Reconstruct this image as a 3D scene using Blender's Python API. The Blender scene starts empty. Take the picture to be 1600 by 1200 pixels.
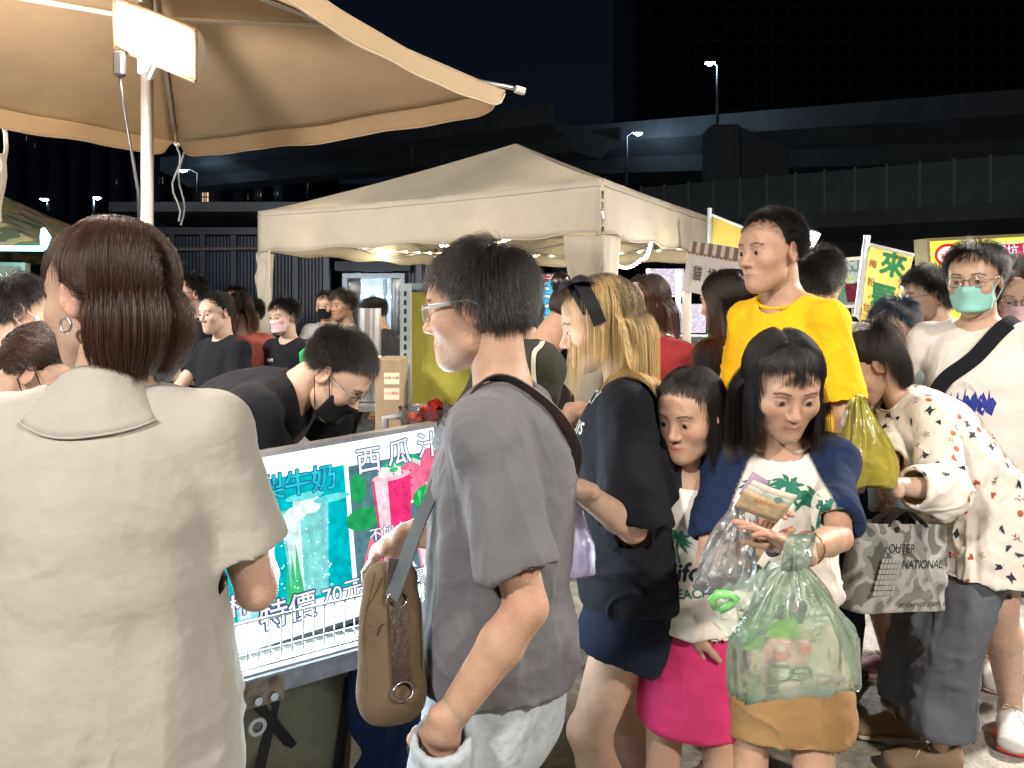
import bpy, math, random
import numpy as np
from mathutils import Vector, Matrix, Quaternion
from mathutils.bvhtree import BVHTree
random.seed(7); RNG = np.random.default_rng(7)
S = bpy.context.scene
COL = S.collection
CZ = 1.5           # eye height
F = 1200.0
# ------------------------------------------------------------------ camera
cam = bpy.data.cameras.new('camera'); cam_o = bpy.data.objects.new('camera', cam); COL.objects.link(cam_o)
cam.sensor_width = 36; cam.lens = 27.0; cam.shift_y = -120/1600
cam.clip_start = 0.05; cam.clip_end = 2000
cam_o.location = (0, 0, CZ); cam_o.rotation_euler = (math.radians(90), 0, 0)
S.camera = cam_o
# ------------------------------------------------------------------ night sky
W = bpy.data.worlds.new('World'); S.world = W; W.use_nodes = True
wn = W.node_tree; wn.nodes.clear()
wo = wn.nodes.new('ShaderNodeOutputWorld'); wb = wn.nodes.new('ShaderNodeBackground')
sk = wn.nodes.new('ShaderNodeTexSky'); sk.sky_type = 'NISHITA'; sk.sun_disc = False
sk.sun_elevation = math.radians(8); sk.sun_rotation = math.radians(200)
tint = wn.nodes.new('ShaderNodeMix'); tint.data_type = 'RGBA'; tint.blend_type = 'MIX'
tint.inputs[0].default_value = 0.93; tint.inputs[7].default_value = (0.16, 0.24, 0.62, 1)
wn.links.new(sk.outputs[0], tint.inputs[6]); wn.links.new(tint.outputs[2], wb.inputs[0])
wb.inputs[1].default_value = 0.010
wn.links.new(wb.outputs[0], wo.inputs[0])
moon = bpy.data.lights.new('moonlight', 'SUN'); moon.energy = 0.01; moon.angle = math.radians(0.5); moon.color = (0.7, 0.8, 1)
moon_o = bpy.data.objects.new('moonlight', moon); COL.objects.link(moon_o); moon_o.rotation_euler = (math.radians(50), 0, math.radians(20))
S.view_settings.view_transform = 'Standard'; S.view_settings.look = 'None'
S.view_settings.exposure = 0.1; S.view_settings.gamma = 1; S.view_settings.use_curve_mapping = False
S.cycles.max_bounces = 8; S.cycles.transparent_max_bounces = 12; S.cycles.caustics_reflective = False
S.cycles.sample_clamp_indirect = 3.0; S.cycles.use_denoising = True

def at(px, py, Y):
    "the point of the place seen at picture position px,py (1600x1200) at distance Y"
    return Vector(((px-800)/F*Y, Y, CZ-(py-480)/F*Y))

# ------------------------------------------------------------------ materials
MATS = {}
def nn(nt, t, **kw):
    n = nt.nodes.new(t)
    for k, v in kw.items(): setattr(n, k, v)
    return n
def mat(name, col=(.5,.5,.5), rough=0.7, metal=0.0, var=0.12, scale=12.0, bump=0.0, bscale=60.0, spec=0.4, sss=0.0, sheen=0.0,
        emit=None, estr=0.0, attr=False, coat=0.0, trans=0.0, alpha=1.0, weave=0.0, stretch=None):
    if name in MATS: return MATS[name]
    m = bpy.data.materials.new(name); m.use_nodes = True; nt = m.node_tree; L = nt.links
    b = nt.nodes['Principled BSDF']
    b.inputs['Roughness'].default_value = rough; b.inputs['Metallic'].default_value = metal
    b.inputs['Specular IOR Level'].default_value = spec
    b.inputs['Alpha'].default_value = alpha
    b.inputs['Transmission Weight'].default_value = trans
    b.inputs['Coat Weight'].default_value = coat
    if sheen: b.inputs['Sheen Weight'].default_value = sheen; b.inputs['Sheen Roughness'].default_value = 0.5
    if sss:
        b.inputs['Subsurface Weight'].default_value = sss; b.inputs['Subsurface Radius'].default_value = (1.0, 0.4, 0.2)
        b.inputs['Subsurface Scale'].default_value = 0.012
    tc = nn(nt, 'ShaderNodeTexCoord')
    src = tc.outputs['Object']
    if stretch:
        mp = nn(nt, 'ShaderNodeMapping'); mp.inputs['Scale'].default_value = stretch
        L.new(src, mp.inputs[0]); src = mp.outputs[0]
    no = nn(nt, 'ShaderNodeTexNoise'); no.inputs['Scale'].default_value = scale; no.inputs['Detail'].default_value = 5
    no.inputs['Roughness'].default_value = 0.65
    L.new(src, no.inputs['Vector'])
    mr = nn(nt, 'ShaderNodeMapRange'); mr.inputs[1].default_value = 0.3; mr.inputs[2].default_value = 0.7
    mr.inputs[3].default_value = 1-var; mr.inputs[4].default_value = 1+var
    L.new(no.outputs['Fac'], mr.inputs[0])
    mx = nn(nt, 'ShaderNodeMix', data_type='RGBA', blend_type='MULTIPLY'); mx.inputs[0].default_value = 1
    mx.inputs[6].default_value = (*col, 1); L.new(mr.outputs[0], mx.inputs[7])
    out = mx.outputs[2]
    if attr:
        at_ = nn(nt, 'ShaderNodeAttribute', attribute_name='tone')
        m2 = nn(nt, 'ShaderNodeMix', data_type='RGBA', blend_type='MULTIPLY'); m2.inputs[0].default_value = 1
        L.new(out, m2.inputs[6]); L.new(at_.outputs['Color'], m2.inputs[7]); out = m2.outputs[2]
    L.new(out, b.inputs['Base Color'])
    if emit: 
        b.inputs['Emission Color'].default_value = (*emit, 1); b.inputs['Emission Strength'].default_value = estr
    h = None
    if bump:
        n2 = nn(nt, 'ShaderNodeTexNoise'); n2.inputs['Scale'].default_value = bscale; n2.inputs['Detail'].default_value = 6
        L.new(src, n2.inputs['Vector']); h = n2.outputs['Fac']
        bp = nn(nt, 'ShaderNodeBump'); bp.inputs['Strength'].default_value = bump; bp.inputs['Distance'].default_value = 0.01
        L.new(h, bp.inputs['Height']); L.new(bp.outputs[0], b.inputs['Normal'])
        if weave:
            w = nn(nt, 'ShaderNodeTexNoise'); w.inputs['Scale'].default_value = weave; w.inputs['Detail'].default_value = 1
            L.new(tc.outputs['Object'], w.inputs['Vector'])
            b2 = nn(nt, 'ShaderNodeBump'); b2.inputs['Strength'].default_value = 0.25; b2.inputs['Distance'].default_value = 0.001
            L.new(w.outputs['Fac'], b2.inputs['Height']); L.new(bp.outputs[0], b2.inputs['Normal']); L.new(b2.outputs[0], b.inputs['Normal'])
    MATS[name] = m
    return m
def cloth(name, col, var=0.07, **kw):
    a = dict(rough=0.92, var=var, scale=9, bump=0.6, bscale=19, spec=0.15, sheen=0.03, weave=900); a.update(kw)
    return mat(name, col, **a)
def skin(name, col, rough=0.48): return mat(name, col, rough=rough, var=0.10, scale=28, bump=0.22, bscale=260, spec=0.35, sss=0.25, attr=True)
def hairm(name, root, tip=None, rough=0.38, light=0.0):
    if name in MATS: return MATS[name]
    m = bpy.data.materials.new(name); m.use_nodes = True; nt = m.node_tree; L = nt.links
    b = nt.nodes['Principled BSDF']; b.inputs['Roughness'].default_value = rough
    b.inputs['Specular IOR Level'].default_value = 0.6
    b.inputs['Anisotropic'].default_value = 0.6
    a = nn(nt, 'ShaderNodeAttribute', attribute_name='shade')
    r = nn(nt, 'ShaderNodeMix', data_type='RGBA'); r.inputs[6].default_value = (*root, 1); r.inputs[7].default_value = (*(tip or root), 1)
    sp = nn(nt, 'ShaderNodeSeparateColor'); L.new(a.outputs['Color'], sp.inputs[0])
    L.new(sp.outputs[0], r.inputs[0])
    m2 = nn(nt, 'ShaderNodeMix', data_type='RGBA', blend_type='MULTIPLY'); m2.inputs[0].default_value = 1
    L.new(r.outputs[2], m2.inputs[6])
    mr = nn(nt, 'ShaderNodeMapRange'); mr.inputs[3].default_value = 0.55; mr.inputs[4].default_value = 1.5
    L.new(sp.outputs[1], mr.inputs[0]); L.new(mr.outputs[0], m2.inputs[7]); L.new(m2.outputs[2], b.inputs['Base Color'])
    MATS[name] = m
    return m
def emis(name, col, s):
    if name in MATS: return MATS[name]
    m = bpy.data.materials.new(name); m.use_nodes = True; nt = m.node_tree; nt.nodes.clear()
    o = nn(nt, 'ShaderNodeOutputMaterial'); e = nn(nt, 'ShaderNodeEmission'); e.inputs[0].default_value = (*col, 1); e.inputs[1].default_value = s
    if '_lit' in name:   # printed film over the tubes: slightly mottled
        tc = nn(nt, 'ShaderNodeTexCoord'); n = nn(nt, 'ShaderNodeTexNoise'); n.inputs['Scale'].default_value = 45; n.inputs['Detail'].default_value = 6; r = nn(nt, 'ShaderNodeMapRange')
        r.inputs[1].default_value = .3; r.inputs[2].default_value = .7; r.inputs[3].default_value = s*.72; r.inputs[4].default_value = s*1.25
        nt.links.new(tc.outputs['Object'], n.inputs[0]); nt.links.new(n.outputs['Fac'], r.inputs[0]); nt.links.new(r.outputs[0], e.inputs[1])
    nt.links.new(e.outputs[0], o.inputs[0]); MATS[name] = m
    return m
def film(name, col, opac=0.35, rough=0.18, gloss=0.25):
    "thin plastic film: see-through, slightly milky, glossy"
    if name in MATS: return MATS[name]
    m = bpy.data.materials.new(name); m.use_nodes = True; nt = m.node_tree; nt.nodes.clear(); L = nt.links
    o = nn(nt, 'ShaderNodeOutputMaterial'); t = nn(nt, 'ShaderNodeBsdfTransparent'); t.inputs[0].default_value = (*[0.72+0.28*c for c in col], 1)
    d = nn(nt, 'ShaderNodeBsdfDiffuse'); d.inputs[0].default_value = (*col, 1)
    tl = nn(nt, 'ShaderNodeBsdfTranslucent'); tl.inputs[0].default_value = (*col, 1)
    g = nn(nt, 'ShaderNodeBsdfGlossy'); g.inputs[1].default_value = rough
    a = nn(nt, 'ShaderNodeMixShader'); a.inputs[0].default_value = 0.45; L.new(d.outputs[0], a.inputs[1]); L.new(tl.outputs[0], a.inputs[2])
    b = nn(nt, 'ShaderNodeMixShader')
    tc = nn(nt, 'ShaderNodeTexCoord'); no = nn(nt, 'ShaderNodeTexNoise'); no.inputs['Scale'].default_value = 14; no.inputs['Detail'].default_value = 6
    L.new(tc.outputs['Object'], no.inputs['Vector'])
    mr = nn(nt, 'ShaderNodeMapRange'); mr.inputs[1].default_value = 0.3; mr.inputs[2].default_value = 0.7
    mr.inputs[3].default_value = opac*0.75; mr.inputs[4].default_value = min(1, opac*1.3); L.new(no.outputs['Fac'], mr.inputs[0])
    L.new(mr.outputs[0], b.inputs[0]); L.new(t.outputs[0], b.inputs[1]); L.new(a.outputs[0], b.inputs[2])
    bp = nn(nt, 'ShaderNodeBump'); bp.inputs['Strength'].default_value = 0.4; bp.inputs['Distance'].default_value = 0.01
    n2 = nn(nt, 'ShaderNodeTexNoise'); n2.inputs['Scale'].default_value = 34; n2.inputs['Detail'].default_value = 5; n2.inputs['Distortion'].default_value = 1.5
    L.new(tc.outputs['Object'], n2.inputs['Vector']); L.new(n2.outputs['Fac'], bp.inputs['Height'])
    L.new(bp.outputs[0], g.inputs['Normal'])
    lw = nn(nt, 'ShaderNodeFresnel'); lw.inputs[0].default_value = 1.5; L.new(bp.outputs[0], lw.inputs['Normal'])
    ad = nn(nt, 'ShaderNodeMath', operation='ADD'); ad.inputs[1].default_value = gloss*0.2; L.new(lw.outputs[0], ad.inputs[0])
    c = nn(nt, 'ShaderNodeMixShader'); L.new(ad.outputs[0], c.inputs[0]); L.new(b.outputs[0], c.inputs[1]); L.new(g.outputs[0], c.inputs[2])
    L.new(c.outputs[0], o.inputs[0]); MATS[name] = m
    return m

# ------------------------------------------------------------------ objects
def tag(o, label=None, cat=None, group=None, kind=None):
    if label: o['label'] = label
    if cat: o['category'] = cat
    if group: o['group'] = group
    if kind: o['kind'] = kind
    return o
def empty(name, loc=(0, 0, 0), rz=0.0, **kw):
    o = bpy.data.objects.new(name, None); COL.objects.link(o); o.location = loc; o.rotation_euler = (0, 0, rz)
    o.empty_display_size = 0.1
    return tag(o, **kw)
def obj(name, me, m=None, parent=None, smooth=False, local=False, **kw):
    o = bpy.data.objects.new(name, me); COL.objects.link(o)
    if m is not None and not (hasattr(me, 'materials') and len(me.materials)): me.materials.append(m)
    if parent is not None:
        o.parent = parent
        if not local:
            bpy_m = parent_world(parent)
            o.matrix_parent_inverse = bpy_m.inverted()
    if smooth and hasattr(me, 'polygons'): me.shade_smooth()
    return tag(o, **kw)
def parent_world(p):
    M = Matrix.LocRotScale(p.location, p.rotation_euler, p.scale)
    if p.parent is not None: M = parent_world(p.parent) @ p.matrix_parent_inverse @ M
    return M
def mesh(name, v, f, smooth=False):
    me = bpy.data.meshes.new(name); me.from_pydata([tuple(map(float, p)) for p in v], [], [tuple(int(i) for i in q) for q in f]); me.update()
    if smooth: me.shade_smooth()
    return me
def mesh_np(name, V, Q, smooth=True):
    me = bpy.data.meshes.new(name)
    me.vertices.add(len(V)); me.vertices.foreach_set('co', V.astype(np.float32).ravel())
    me.loops.add(Q.size); me.loops.foreach_set('vertex_index', Q.astype(np.int32).ravel())
    me.polygons.add(len(Q)); me.polygons.foreach_set('loop_start', np.arange(0, Q.size, Q.shape[1], dtype=np.int32))
    me.polygons.foreach_set('loop_total', np.full(len(Q), Q.shape[1], dtype=np.int32))
    me.update(calc_edges=True); me.validate()
    if smooth: me.shade_smooth()
    return me
class MB:
    "collects boxes, bars, tubes and lathes into ONE mesh"
    def __init__(s): s.v = []; s.f = []
    def add(s, v, f):
        n = len(s.v); s.v += [tuple(p) for p in v]; s.f += [tuple(i+n for i in q) for q in f]; return s
    def box(s, c, d, M=None, bev=0.0):
        x, y, z = d[0]/2, d[1]/2, d[2]/2
        if bev > 0:
            b = min(bev, x*.49, y*.49, z*.49)
            v = []
            for sx in (-1, 1):
                for sy in (-1, 1):
                    for sz in (-1, 1):
                        v += [(sx*x, sy*(y-b), sz*(z-b)), (sx*(x-b), sy*y, sz*(z-b)), (sx*(x-b), sy*(y-b), sz*z)]
            I = lambda sx, sy, sz, k: ((sx > 0)*4+(sy > 0)*2+(sz > 0))*3+k
            f = []
            for a in (-1, 1):
                q = [I(a, -1, -1, 0), I(a, 1, -1, 0), I(a, 1, 1, 0), I(a, -1, 1, 0)]; f.append(q if a > 0 else q[::-1])
                q = [I(-1, a, -1, 1), I(-1, a, 1, 1), I(1, a, 1, 1), I(1, a, -1, 1)]; f.append(q if a > 0 else q[::-1])
                q = [I(-1, -1, a, 2), I(1, -1, a, 2), I(1, 1, a, 2), I(-1, 1, a, 2)]; f.append(q if a > 0 else q[::-1])
            for a in (-1, 1):
                for b2 in (-1, 1):
                    f.append([I(a, b2, -1, 0), I(a, b2, -1, 1), I(a, b2, 1, 1), I(a, b2, 1, 0)])
                    f.append([I(a, -1, b2, 0), I(a, -1, b2, 2), I(a, 1, b2, 2), I(a, 1, b2, 0)])
                    f.append([I(-1, a, b2, 1), I(-1, a, b2, 2), I(1, a, b2, 2), I(1, a, b2, 1)])
                    for c2 in (-1, 1): f.append([I(a, b2, c2, 0), I(a, b2, c2, 1), I(a, b2, c2, 2)])
        else:
            v = [(-x, -y, -z), (x, -y, -z), (x, y, -z), (-x, y, -z), (-x, -y, z), (x, -y, z), (x, y, z), (-x, y, z)]
            f = [(3, 2, 1, 0), (4, 5, 6, 7), (0, 1, 5, 4), (1, 2, 6, 5), (2, 3, 7, 6), (3, 0, 4, 7)]
        c = Vector(c)
        v = [((M @ Vector(p)) if M is not None else Vector(p)) + c for p in v]
        return s.add(v, f)
    def tube(s, pts, r, n=8, cap=True, flat=None):
        pts = [Vector(p) for p in pts]; R = r if isinstance(r, (list, tuple)) else [r]*len(pts)
        t0 = (pts[1]-pts[0]).normalized(); u = t0.orthogonal().normalized() if flat is None else Vector(flat[0])
        vs = []; k = len(pts)
        for i, p in enumerate(pts):
            t = (pts[min(i+1, k-1)]-pts[max(i-1, 0)]).normalized()
            u = (u - t*u.dot(t)).normalized(); w = t.cross(u)
            for j in range(n):
                a = 2*math.pi*j/n
                vs.append(p + u*math.cos(a)*R[i] + w*math.sin(a)*R[i]*(flat[1] if flat else 1))
        fs = [(i*n+j, i*n+(j+1) % n, (i+1)*n+(j+1) % n, (i+1)*n+j) for i in range(k-1) for j in range(n)]
        if cap: fs += [tuple(range(n))[::-1], tuple((k-1)*n+j for j in range(n))]
        return s.add(vs, fs)
    def lathe(s, prof, c=(0, 0, 0), n=24, M=None, cap=True):
        vs = []; c = Vector(c)
        for r, z in prof:
            for j in range(n):
                a = 2*math.pi*j/n; p = Vector((r*math.cos(a), r*math.sin(a), z)); vs.append((M @ p if M is not None else p)+c)
        k = len(prof)
        fs = [(i*n+j, i*n+(j+1) % n, (i+1)*n+(j+1) % n, (i+1)*n+j) for i in range(k-1) for j in range(n)]
        if cap: fs += [tuple(range(n))[::-1], tuple((k-1)*n+j for j in range(n))]
        return s.add(vs, fs)
    def quad(s, a, b, c, d): return s.add([a, b, c, d], [(0, 1, 2, 3)])
    def sheet(s, P):
        "P[i][j] grid of points"
        n, m = len(P), len(P[0]); vs = [p for r in P for p in r]
        return s.add(vs, [(i*m+j, i*m+j+1, (i+1)*m+j+1, (i+1)*m+j) for i in range(n-1) for j in range(m-1)])
    def build(s, name, m, parent=None, smooth=False, **kw):
        me = mesh(name, s.v, s.f, smooth); return obj(name, me, m, parent, **kw)
def basis(x, z):
    "rotation with local x along x and local z near z"
    x = Vector(x).normalized(); z = Vector(z); z = (z - x*z.dot(x)).normalized(); y = z.cross(x)
    return Matrix((x, y, z)).transposed()
# text (bundled default font, falls back to its own CJK glyphs)
TC = {}
def text_mesh(s, size=1.0, offset=0.0, shear=0.0):
    k = (s, size, offset, shear)
    if k in TC: return TC[k]
    c = bpy.data.curves.new('lettering', 'FONT'); c.body = s; c.size = size; c.align_x = 'CENTER'; c.align_y = 'CENTER'
    c.offset = offset; c.resolution_u = 3; c.shear = shear
    o = bpy.data.objects.new('lettering', c); COL.objects.link(o)
    dg = bpy.context.evaluated_depsgraph_get(); dg.update()
    me = bpy.data.meshes.new_from_object(o.evaluated_get(dg)); 
    V = [v.co.copy() for v in me.vertices]; Fc = [tuple(p.vertices) for p in me.polygons]
    bpy.data.objects.remove(o); bpy.data.curves.remove(c); bpy.data.meshes.remove(me)
    TC[k] = (V, Fc); return TC[k]
def lettering(s, size, M3, c, m, parent, name='lettering', offset=0.0, thick=0.0, shear=0.0, **kw):
    V, Fc = text_mesh(s, size, offset, shear); c = Vector(c)
    b = MB(); b.add([M3 @ v + c for v in V], Fc)
    return b.build(name, m, parent, **kw)
def poly_mesh(name, loops, M3, c, m, parent, dz=0.0):
    "flat filled polygons (list of 2D loops) as one print"
    b = MB(); c = Vector(c)
    for lp in loops: b.add([M3 @ Vector((p[0], p[1], dz)) + c for p in lp], [tuple(range(len(lp)))])
    return b.build(name, m, parent)

# ------------------------------------------------------------------ value noise (numpy)
_LT = np.random.default_rng(3).random((32, 32, 32)).astype(np.float32)*2-1
def vnoise(P):
    P = np.asarray(P, np.float32); i = np.floor(P).astype(np.int32); f = P-i; f = f*f*(3-2*f); i &= 31; j = (i+1) & 31
    x0, y0, z0 = i[..., 0], i[..., 1], i[..., 2]; x1, y1, z1 = j[..., 0], j[..., 1], j[..., 2]
    fx, fy, fz = f[..., 0], f[..., 1], f[..., 2]
    L = _LT
    a = L[x0, y0, z0]*(1-fx)+L[x1, y0, z0]*fx; b = L[x0, y1, z0]*(1-fx)+L[x1, y1, z0]*fx
    c = L[x0, y0, z1]*(1-fx)+L[x1, y0, z1]*fx; d = L[x0, y1, z1]*(1-fx)+L[x1, y1, z1]*fx
    return (a*(1-fy)+b*fy)*(1-fz)+(c*(1-fy)+d*fy)*fz
# ------------------------------------------------------------------ implicit surfaces
A3 = lambda *p: np.array(p if len(p) == 3 else p[0], np.float32)
def nrm(v): v = np.asarray(v, np.float32); return v/max(1e-9, float(np.linalg.norm(v)))
class Seg:
    def __init__(s, a, b, ra, rb=None, side=None, flat0=False, flat1=False, k=0.02, op='u'):
        s.a = A3(a); s.b = A3(b); rb = ra if rb is None else rb
        s.ra = ra if isinstance(ra, (tuple, list)) else (ra, ra); s.rb = rb if isinstance(rb, (tuple, list)) else (rb, rb)
        w = s.b-s.a; s.L = max(1e-5, float(np.linalg.norm(w))); s.w = w/s.L
        u = A3(side) if side is not None else (A3(1, 0, 0) if abs(s.w[0]) < 0.9 else A3(0, 1, 0))
        u = u - s.w*float(np.dot(u, s.w)); s.u = nrm(u); s.v = np.cross(s.w, s.u).astype(np.float32)
        s.f0, s.f1, s.k, s.op = flat0, flat1, k, op
        R = max(max(s.ra), max(s.rb)); s.lo = np.minimum(s.a, s.b)-R; s.hi = np.maximum(s.a, s.b)+R
    def __call__(s, P):
        q = P-s.a; h = q @ s.w; uu = q @ s.u; vv = q @ s.v
        t = h/s.L; tc = np.clip(t, 0, 1)
        rx = s.ra[0]+(s.rb[0]-s.ra[0])*tc; ry = s.ra[1]+(s.rb[1]-s.ra[1])*tc
        tt = tc
        if s.f0: tt = np.where(t < 0, t, tt)
        if s.f1: tt = np.where(t > 1, t, tt)
        ww = h-tt*s.L; rm = np.minimum(rx, ry)
        d = (np.sqrt((uu/rx)**2+(vv/ry)**2+(ww/rm)**2)-1)*rm
        if s.f0: d = np.maximum(d, -h)
        if s.f1: d = np.maximum(d, h-s.L)
        return d
class Ell:
    def __init__(s, c, r, R=None, k=0.02, op='u'):
        s.c = A3(c); s.r = A3(r if isinstance(r, (tuple, list)) else (r, r, r)); s.R = None if R is None else np.array(R, np.float32)
        s.k, s.op = k, op; m = float(s.r.max()); s.lo = s.c-m; s.hi = s.c+m
    def __call__(s, P):
        q = P-s.c
        if s.R is not None: q = q @ s.R
        return (np.sqrt(((q/s.r)**2).sum(-1))-1)*float(s.r.min())
def comb(d, e, k, op):
    if op == 'u':
        if k <= 0: return np.minimum(d, e)
        h = np.maximum(k-np.abs(d-e), 0)/k; return np.minimum(d, e)-h*h*k*0.25
    e = -e
    if k <= 0: return np.maximum(d, e)
    h = np.maximum(k-np.abs(d-e), 0)/k; return np.maximum(d, e)+h*h*k*0.25
def field(prims, lo, n, res):
    V = np.full(n, 9.0, np.float32)
    ax = [lo[i]+res*np.arange(n[i], dtype=np.float32) for i in range(3)]
    for p in prims:
        m = p.k+2.5*res
        i0 = [max(0, int((p.lo[i]-m-lo[i])/res)) for i in range(3)]; i1 = [min(n[i], int((p.hi[i]+m-lo[i])/res)+2) for i in range(3)]
        if any(i1[i] <= i0[i] for i in range(3)): continue
        sl = tuple(slice(i0[i], i1[i]) for i in range(3))
        G = np.stack(np.meshgrid(*[ax[i][i0[i]:i1[i]] for i in range(3)], indexing='ij'), -1)
        V[sl] = comb(V[sl], p(G), p.k, p.op)
    return V
def sdf_at(prims, P):
    d = np.full(P.shape[:-1], 9.0, np.float32)
    for p in prims: d = comb(d, p(P), p.k, p.op)
    return d
def nets(V, lo, res):
    ins = V < 0
    nx, ny, nz = V.shape
    c = np.zeros((nx-1, ny-1, nz-1), np.int8)
    for i in (0, 1):
        for j in (0, 1):
            for k in (0, 1): c += ins[i:nx-1+i, j:ny-1+j, k:nz-1+k]
    act = (c > 0) & (c < 8); I = np.argwhere(act)
    if len(I) == 0: return np.zeros((0, 3)), np.zeros((0, 4), int)
    idx = np.full(act.shape, -1, np.int64); idx[act] = np.arange(len(I))
    acc = np.zeros((len(I), 3), np.float32); cnt = np.zeros(len(I), np.float32)
    off = [(i, j, k) for i in (0, 1) for j in (0, 1) for k in (0, 1)]
    for a in off:
        for ax in range(3):
            if a[ax]: continue
            b = list(a); b[ax] = 1
            va = V[I[:, 0]+a[0], I[:, 1]+a[1], I[:, 2]+a[2]]; vb = V[I[:, 0]+b[0], I[:, 1]+b[1], I[:, 2]+b[2]]
            x = (va < 0) != (vb < 0); t = np.where(x, va/np.where(x, va-vb, 1), 0)
            p = np.tile(np.array(a, np.float32), (len(I), 1)); p[:, ax] += t
            acc[x] += p[x]; cnt[x] += 1
    P = (I+acc/cnt[:, None])*res+lo
    F4 = []
    for ax in range(3):
        s0 = [slice(None)]*3; s1 = [slice(None)]*3; s0[ax] = slice(0, -1); s1[ax] = slice(1, None)
        A = ins[tuple(s0)]; B = ins[tuple(s1)]; E = np.argwhere(A != B)
        u, w = (ax+1) % 3, (ax+2) % 3
        ok = (E[:, u] > 0) & (E[:, w] > 0) & (E[:, u] < V.shape[u]-1) & (E[:, w] < V.shape[w]-1); E = E[ok]
        def g(du, dw):
            q = E.copy(); q[:, u] += du; q[:, w] += dw; return idx[q[:, 0], q[:, 1], q[:, 2]]
        Q = np.stack([g(-1, -1), g(0, -1), g(0, 0), g(-1, 0)], 1)
        fl = ~A[E[:, 0], E[:, 1], E[:, 2]]; Q[fl] = Q[fl][:, ::-1]
        F4.append(Q)
    return P, np.concatenate(F4)
def solid(prims, res, post=None, lo=None, hi=None):
    if lo is None:
        U = [p for p in prims if p.op == 'u']
        lo = np.min([p.lo for p in U], 0)-3*res; hi = np.max([p.hi for p in U], 0)+3*res
    lo = np.asarray(lo, np.float32); n = tuple(int(x) for x in np.ceil((np.asarray(hi)-lo)/res)+1)
    V = field(prims, lo, n, res)
    if post is not None: V = post(V, lo, n, res)
    return nets(V, lo, res)
def vnormals(V, Q):
    n = np.cross(V[Q[:, 2]]-V[Q[:, 0]], V[Q[:, 3]]-V[Q[:, 1]]); N = np.zeros_like(V)
    for j in range(4): np.add.at(N, Q[:, j], n)
    return N/np.maximum(1e-9, np.linalg.norm(N, axis=1))[:, None]
def joinm(parts):
    Vs, Qs, n = [], [], 0
    for V, Q in parts: Vs.append(V); Qs.append(Q+n); n += len(V)
    return np.concatenate(Vs), np.concatenate(Qs)
def garment(outer, inner, res, cuts=()):
    "a cloth shell: outer volume minus inner volume minus the cuts"
    lo = np.min([p.lo for p in outer if p.op == 'u'], 0)-3*res; hi = np.max([p.hi for p in outer if p.op == 'u'], 0)+3*res
    n = tuple(int(x) for x in np.ceil((hi-lo)/res)+1); lo = lo.astype(np.float32)
    V = field(outer, lo, n, res); I = field(inner, lo, n, res)
    V = np.maximum(V, -I)
    if cuts: V = np.maximum(V, -field(cuts, lo, n, res))
    return nets(V, lo, res)
# ------------------------------------------------------------------ people
def rotx(a): c, s = math.cos(a), math.sin(a); return np.array([[1, 0, 0], [0, c, -s], [0, s, c]], np.float32)
def roty(a): c, s = math.cos(a), math.sin(a); return np.array([[c, 0, s], [0, 1, 0], [-s, 0, c]], np.float32)
def rotz(a): c, s = math.cos(a), math.sin(a); return np.array([[c, -s, 0], [s, c, 0], [0, 0, 1]], np.float32)
RD = math.radians
def ik(a, t, l1, l2, pole):
    a, t = A3(a), A3(t); d = t-a; L = float(np.linalg.norm(d)); L2 = min(L, (l1+l2)*0.999)
    w = d/max(L, 1e-6); t = a+w*L2; x = (l1*l1-l2*l2+L2*L2)/(2*L2); h = math.sqrt(max(0, l1*l1-x*x))
    p = A3(pole)-w*float(np.dot(A3(pole), w)); return a+w*x+nrm(p)*h, t
def loft(st, side, k=0.012, flat0=False, flat1=False, sub=2):
    "stations (centre, rx, ry) -> segments with smoothly interpolated radii"
    C = np.array([[*s[0], s[1], s[2]] for s in st], np.float32); n = len(C); out = []
    for i in range(n-1):
        p0, p1, p2, p3 = C[max(i-1, 0)], C[i], C[i+1], C[min(i+2, n-1)]
        for j in range(sub):
            t = j/sub; out.append(0.5*((2*p1)+(p2-p0)*t+(2*p0-5*p1+4*p2-p3)*t*t+(3*p1-p0-3*p2+p3)*t**3))
    out.append(C[-1]); r = []
    for i in range(len(out)-1):
        a, b = out[i], out[i+1]
        r.append(Seg(a[:3], b[:3], (max(a[3], .004), max(a[4], .004)), (max(b[3], .004), max(b[4], .004)), side=side, k=k,
                     flat0=flat0 and i == 0, flat1=flat1 and i == len(out)-2))
    return r
EYE = None
def eye_mesh():
    prof = []; n = 16; vs = []; tone = []
    for i in range(13):
        a = math.pi*i/12; r = math.sin(a); y = math.cos(a)
        for j in range(n):
            vs.append((r*math.cos(2*math.pi*j/n), y, r*math.sin(2*math.pi*j/n)))
            tone.append((0.01,)*3 if i <= 1 else ((0.05, 0.025, 0.015) if i <= 3 else (0.75, 0.72, 0.7)))
    fs = [(i*n+j, (i+1)*n+j, (i+1)*n+(j+1) % n, i*n+(j+1) % n) for i in range(12) for j in range(n)]
    me = mesh('eyeball', vs, fs, True); put_tone(me, np.array(tone)); return me
def put_tone(me, T):
    a = me.color_attributes.new('tone', 'FLOAT_COLOR', 'POINT'); C = np.ones((len(T), 4), np.float32); C[:, :3] = T; a.data.foreach_set('color', C.ravel())
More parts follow.
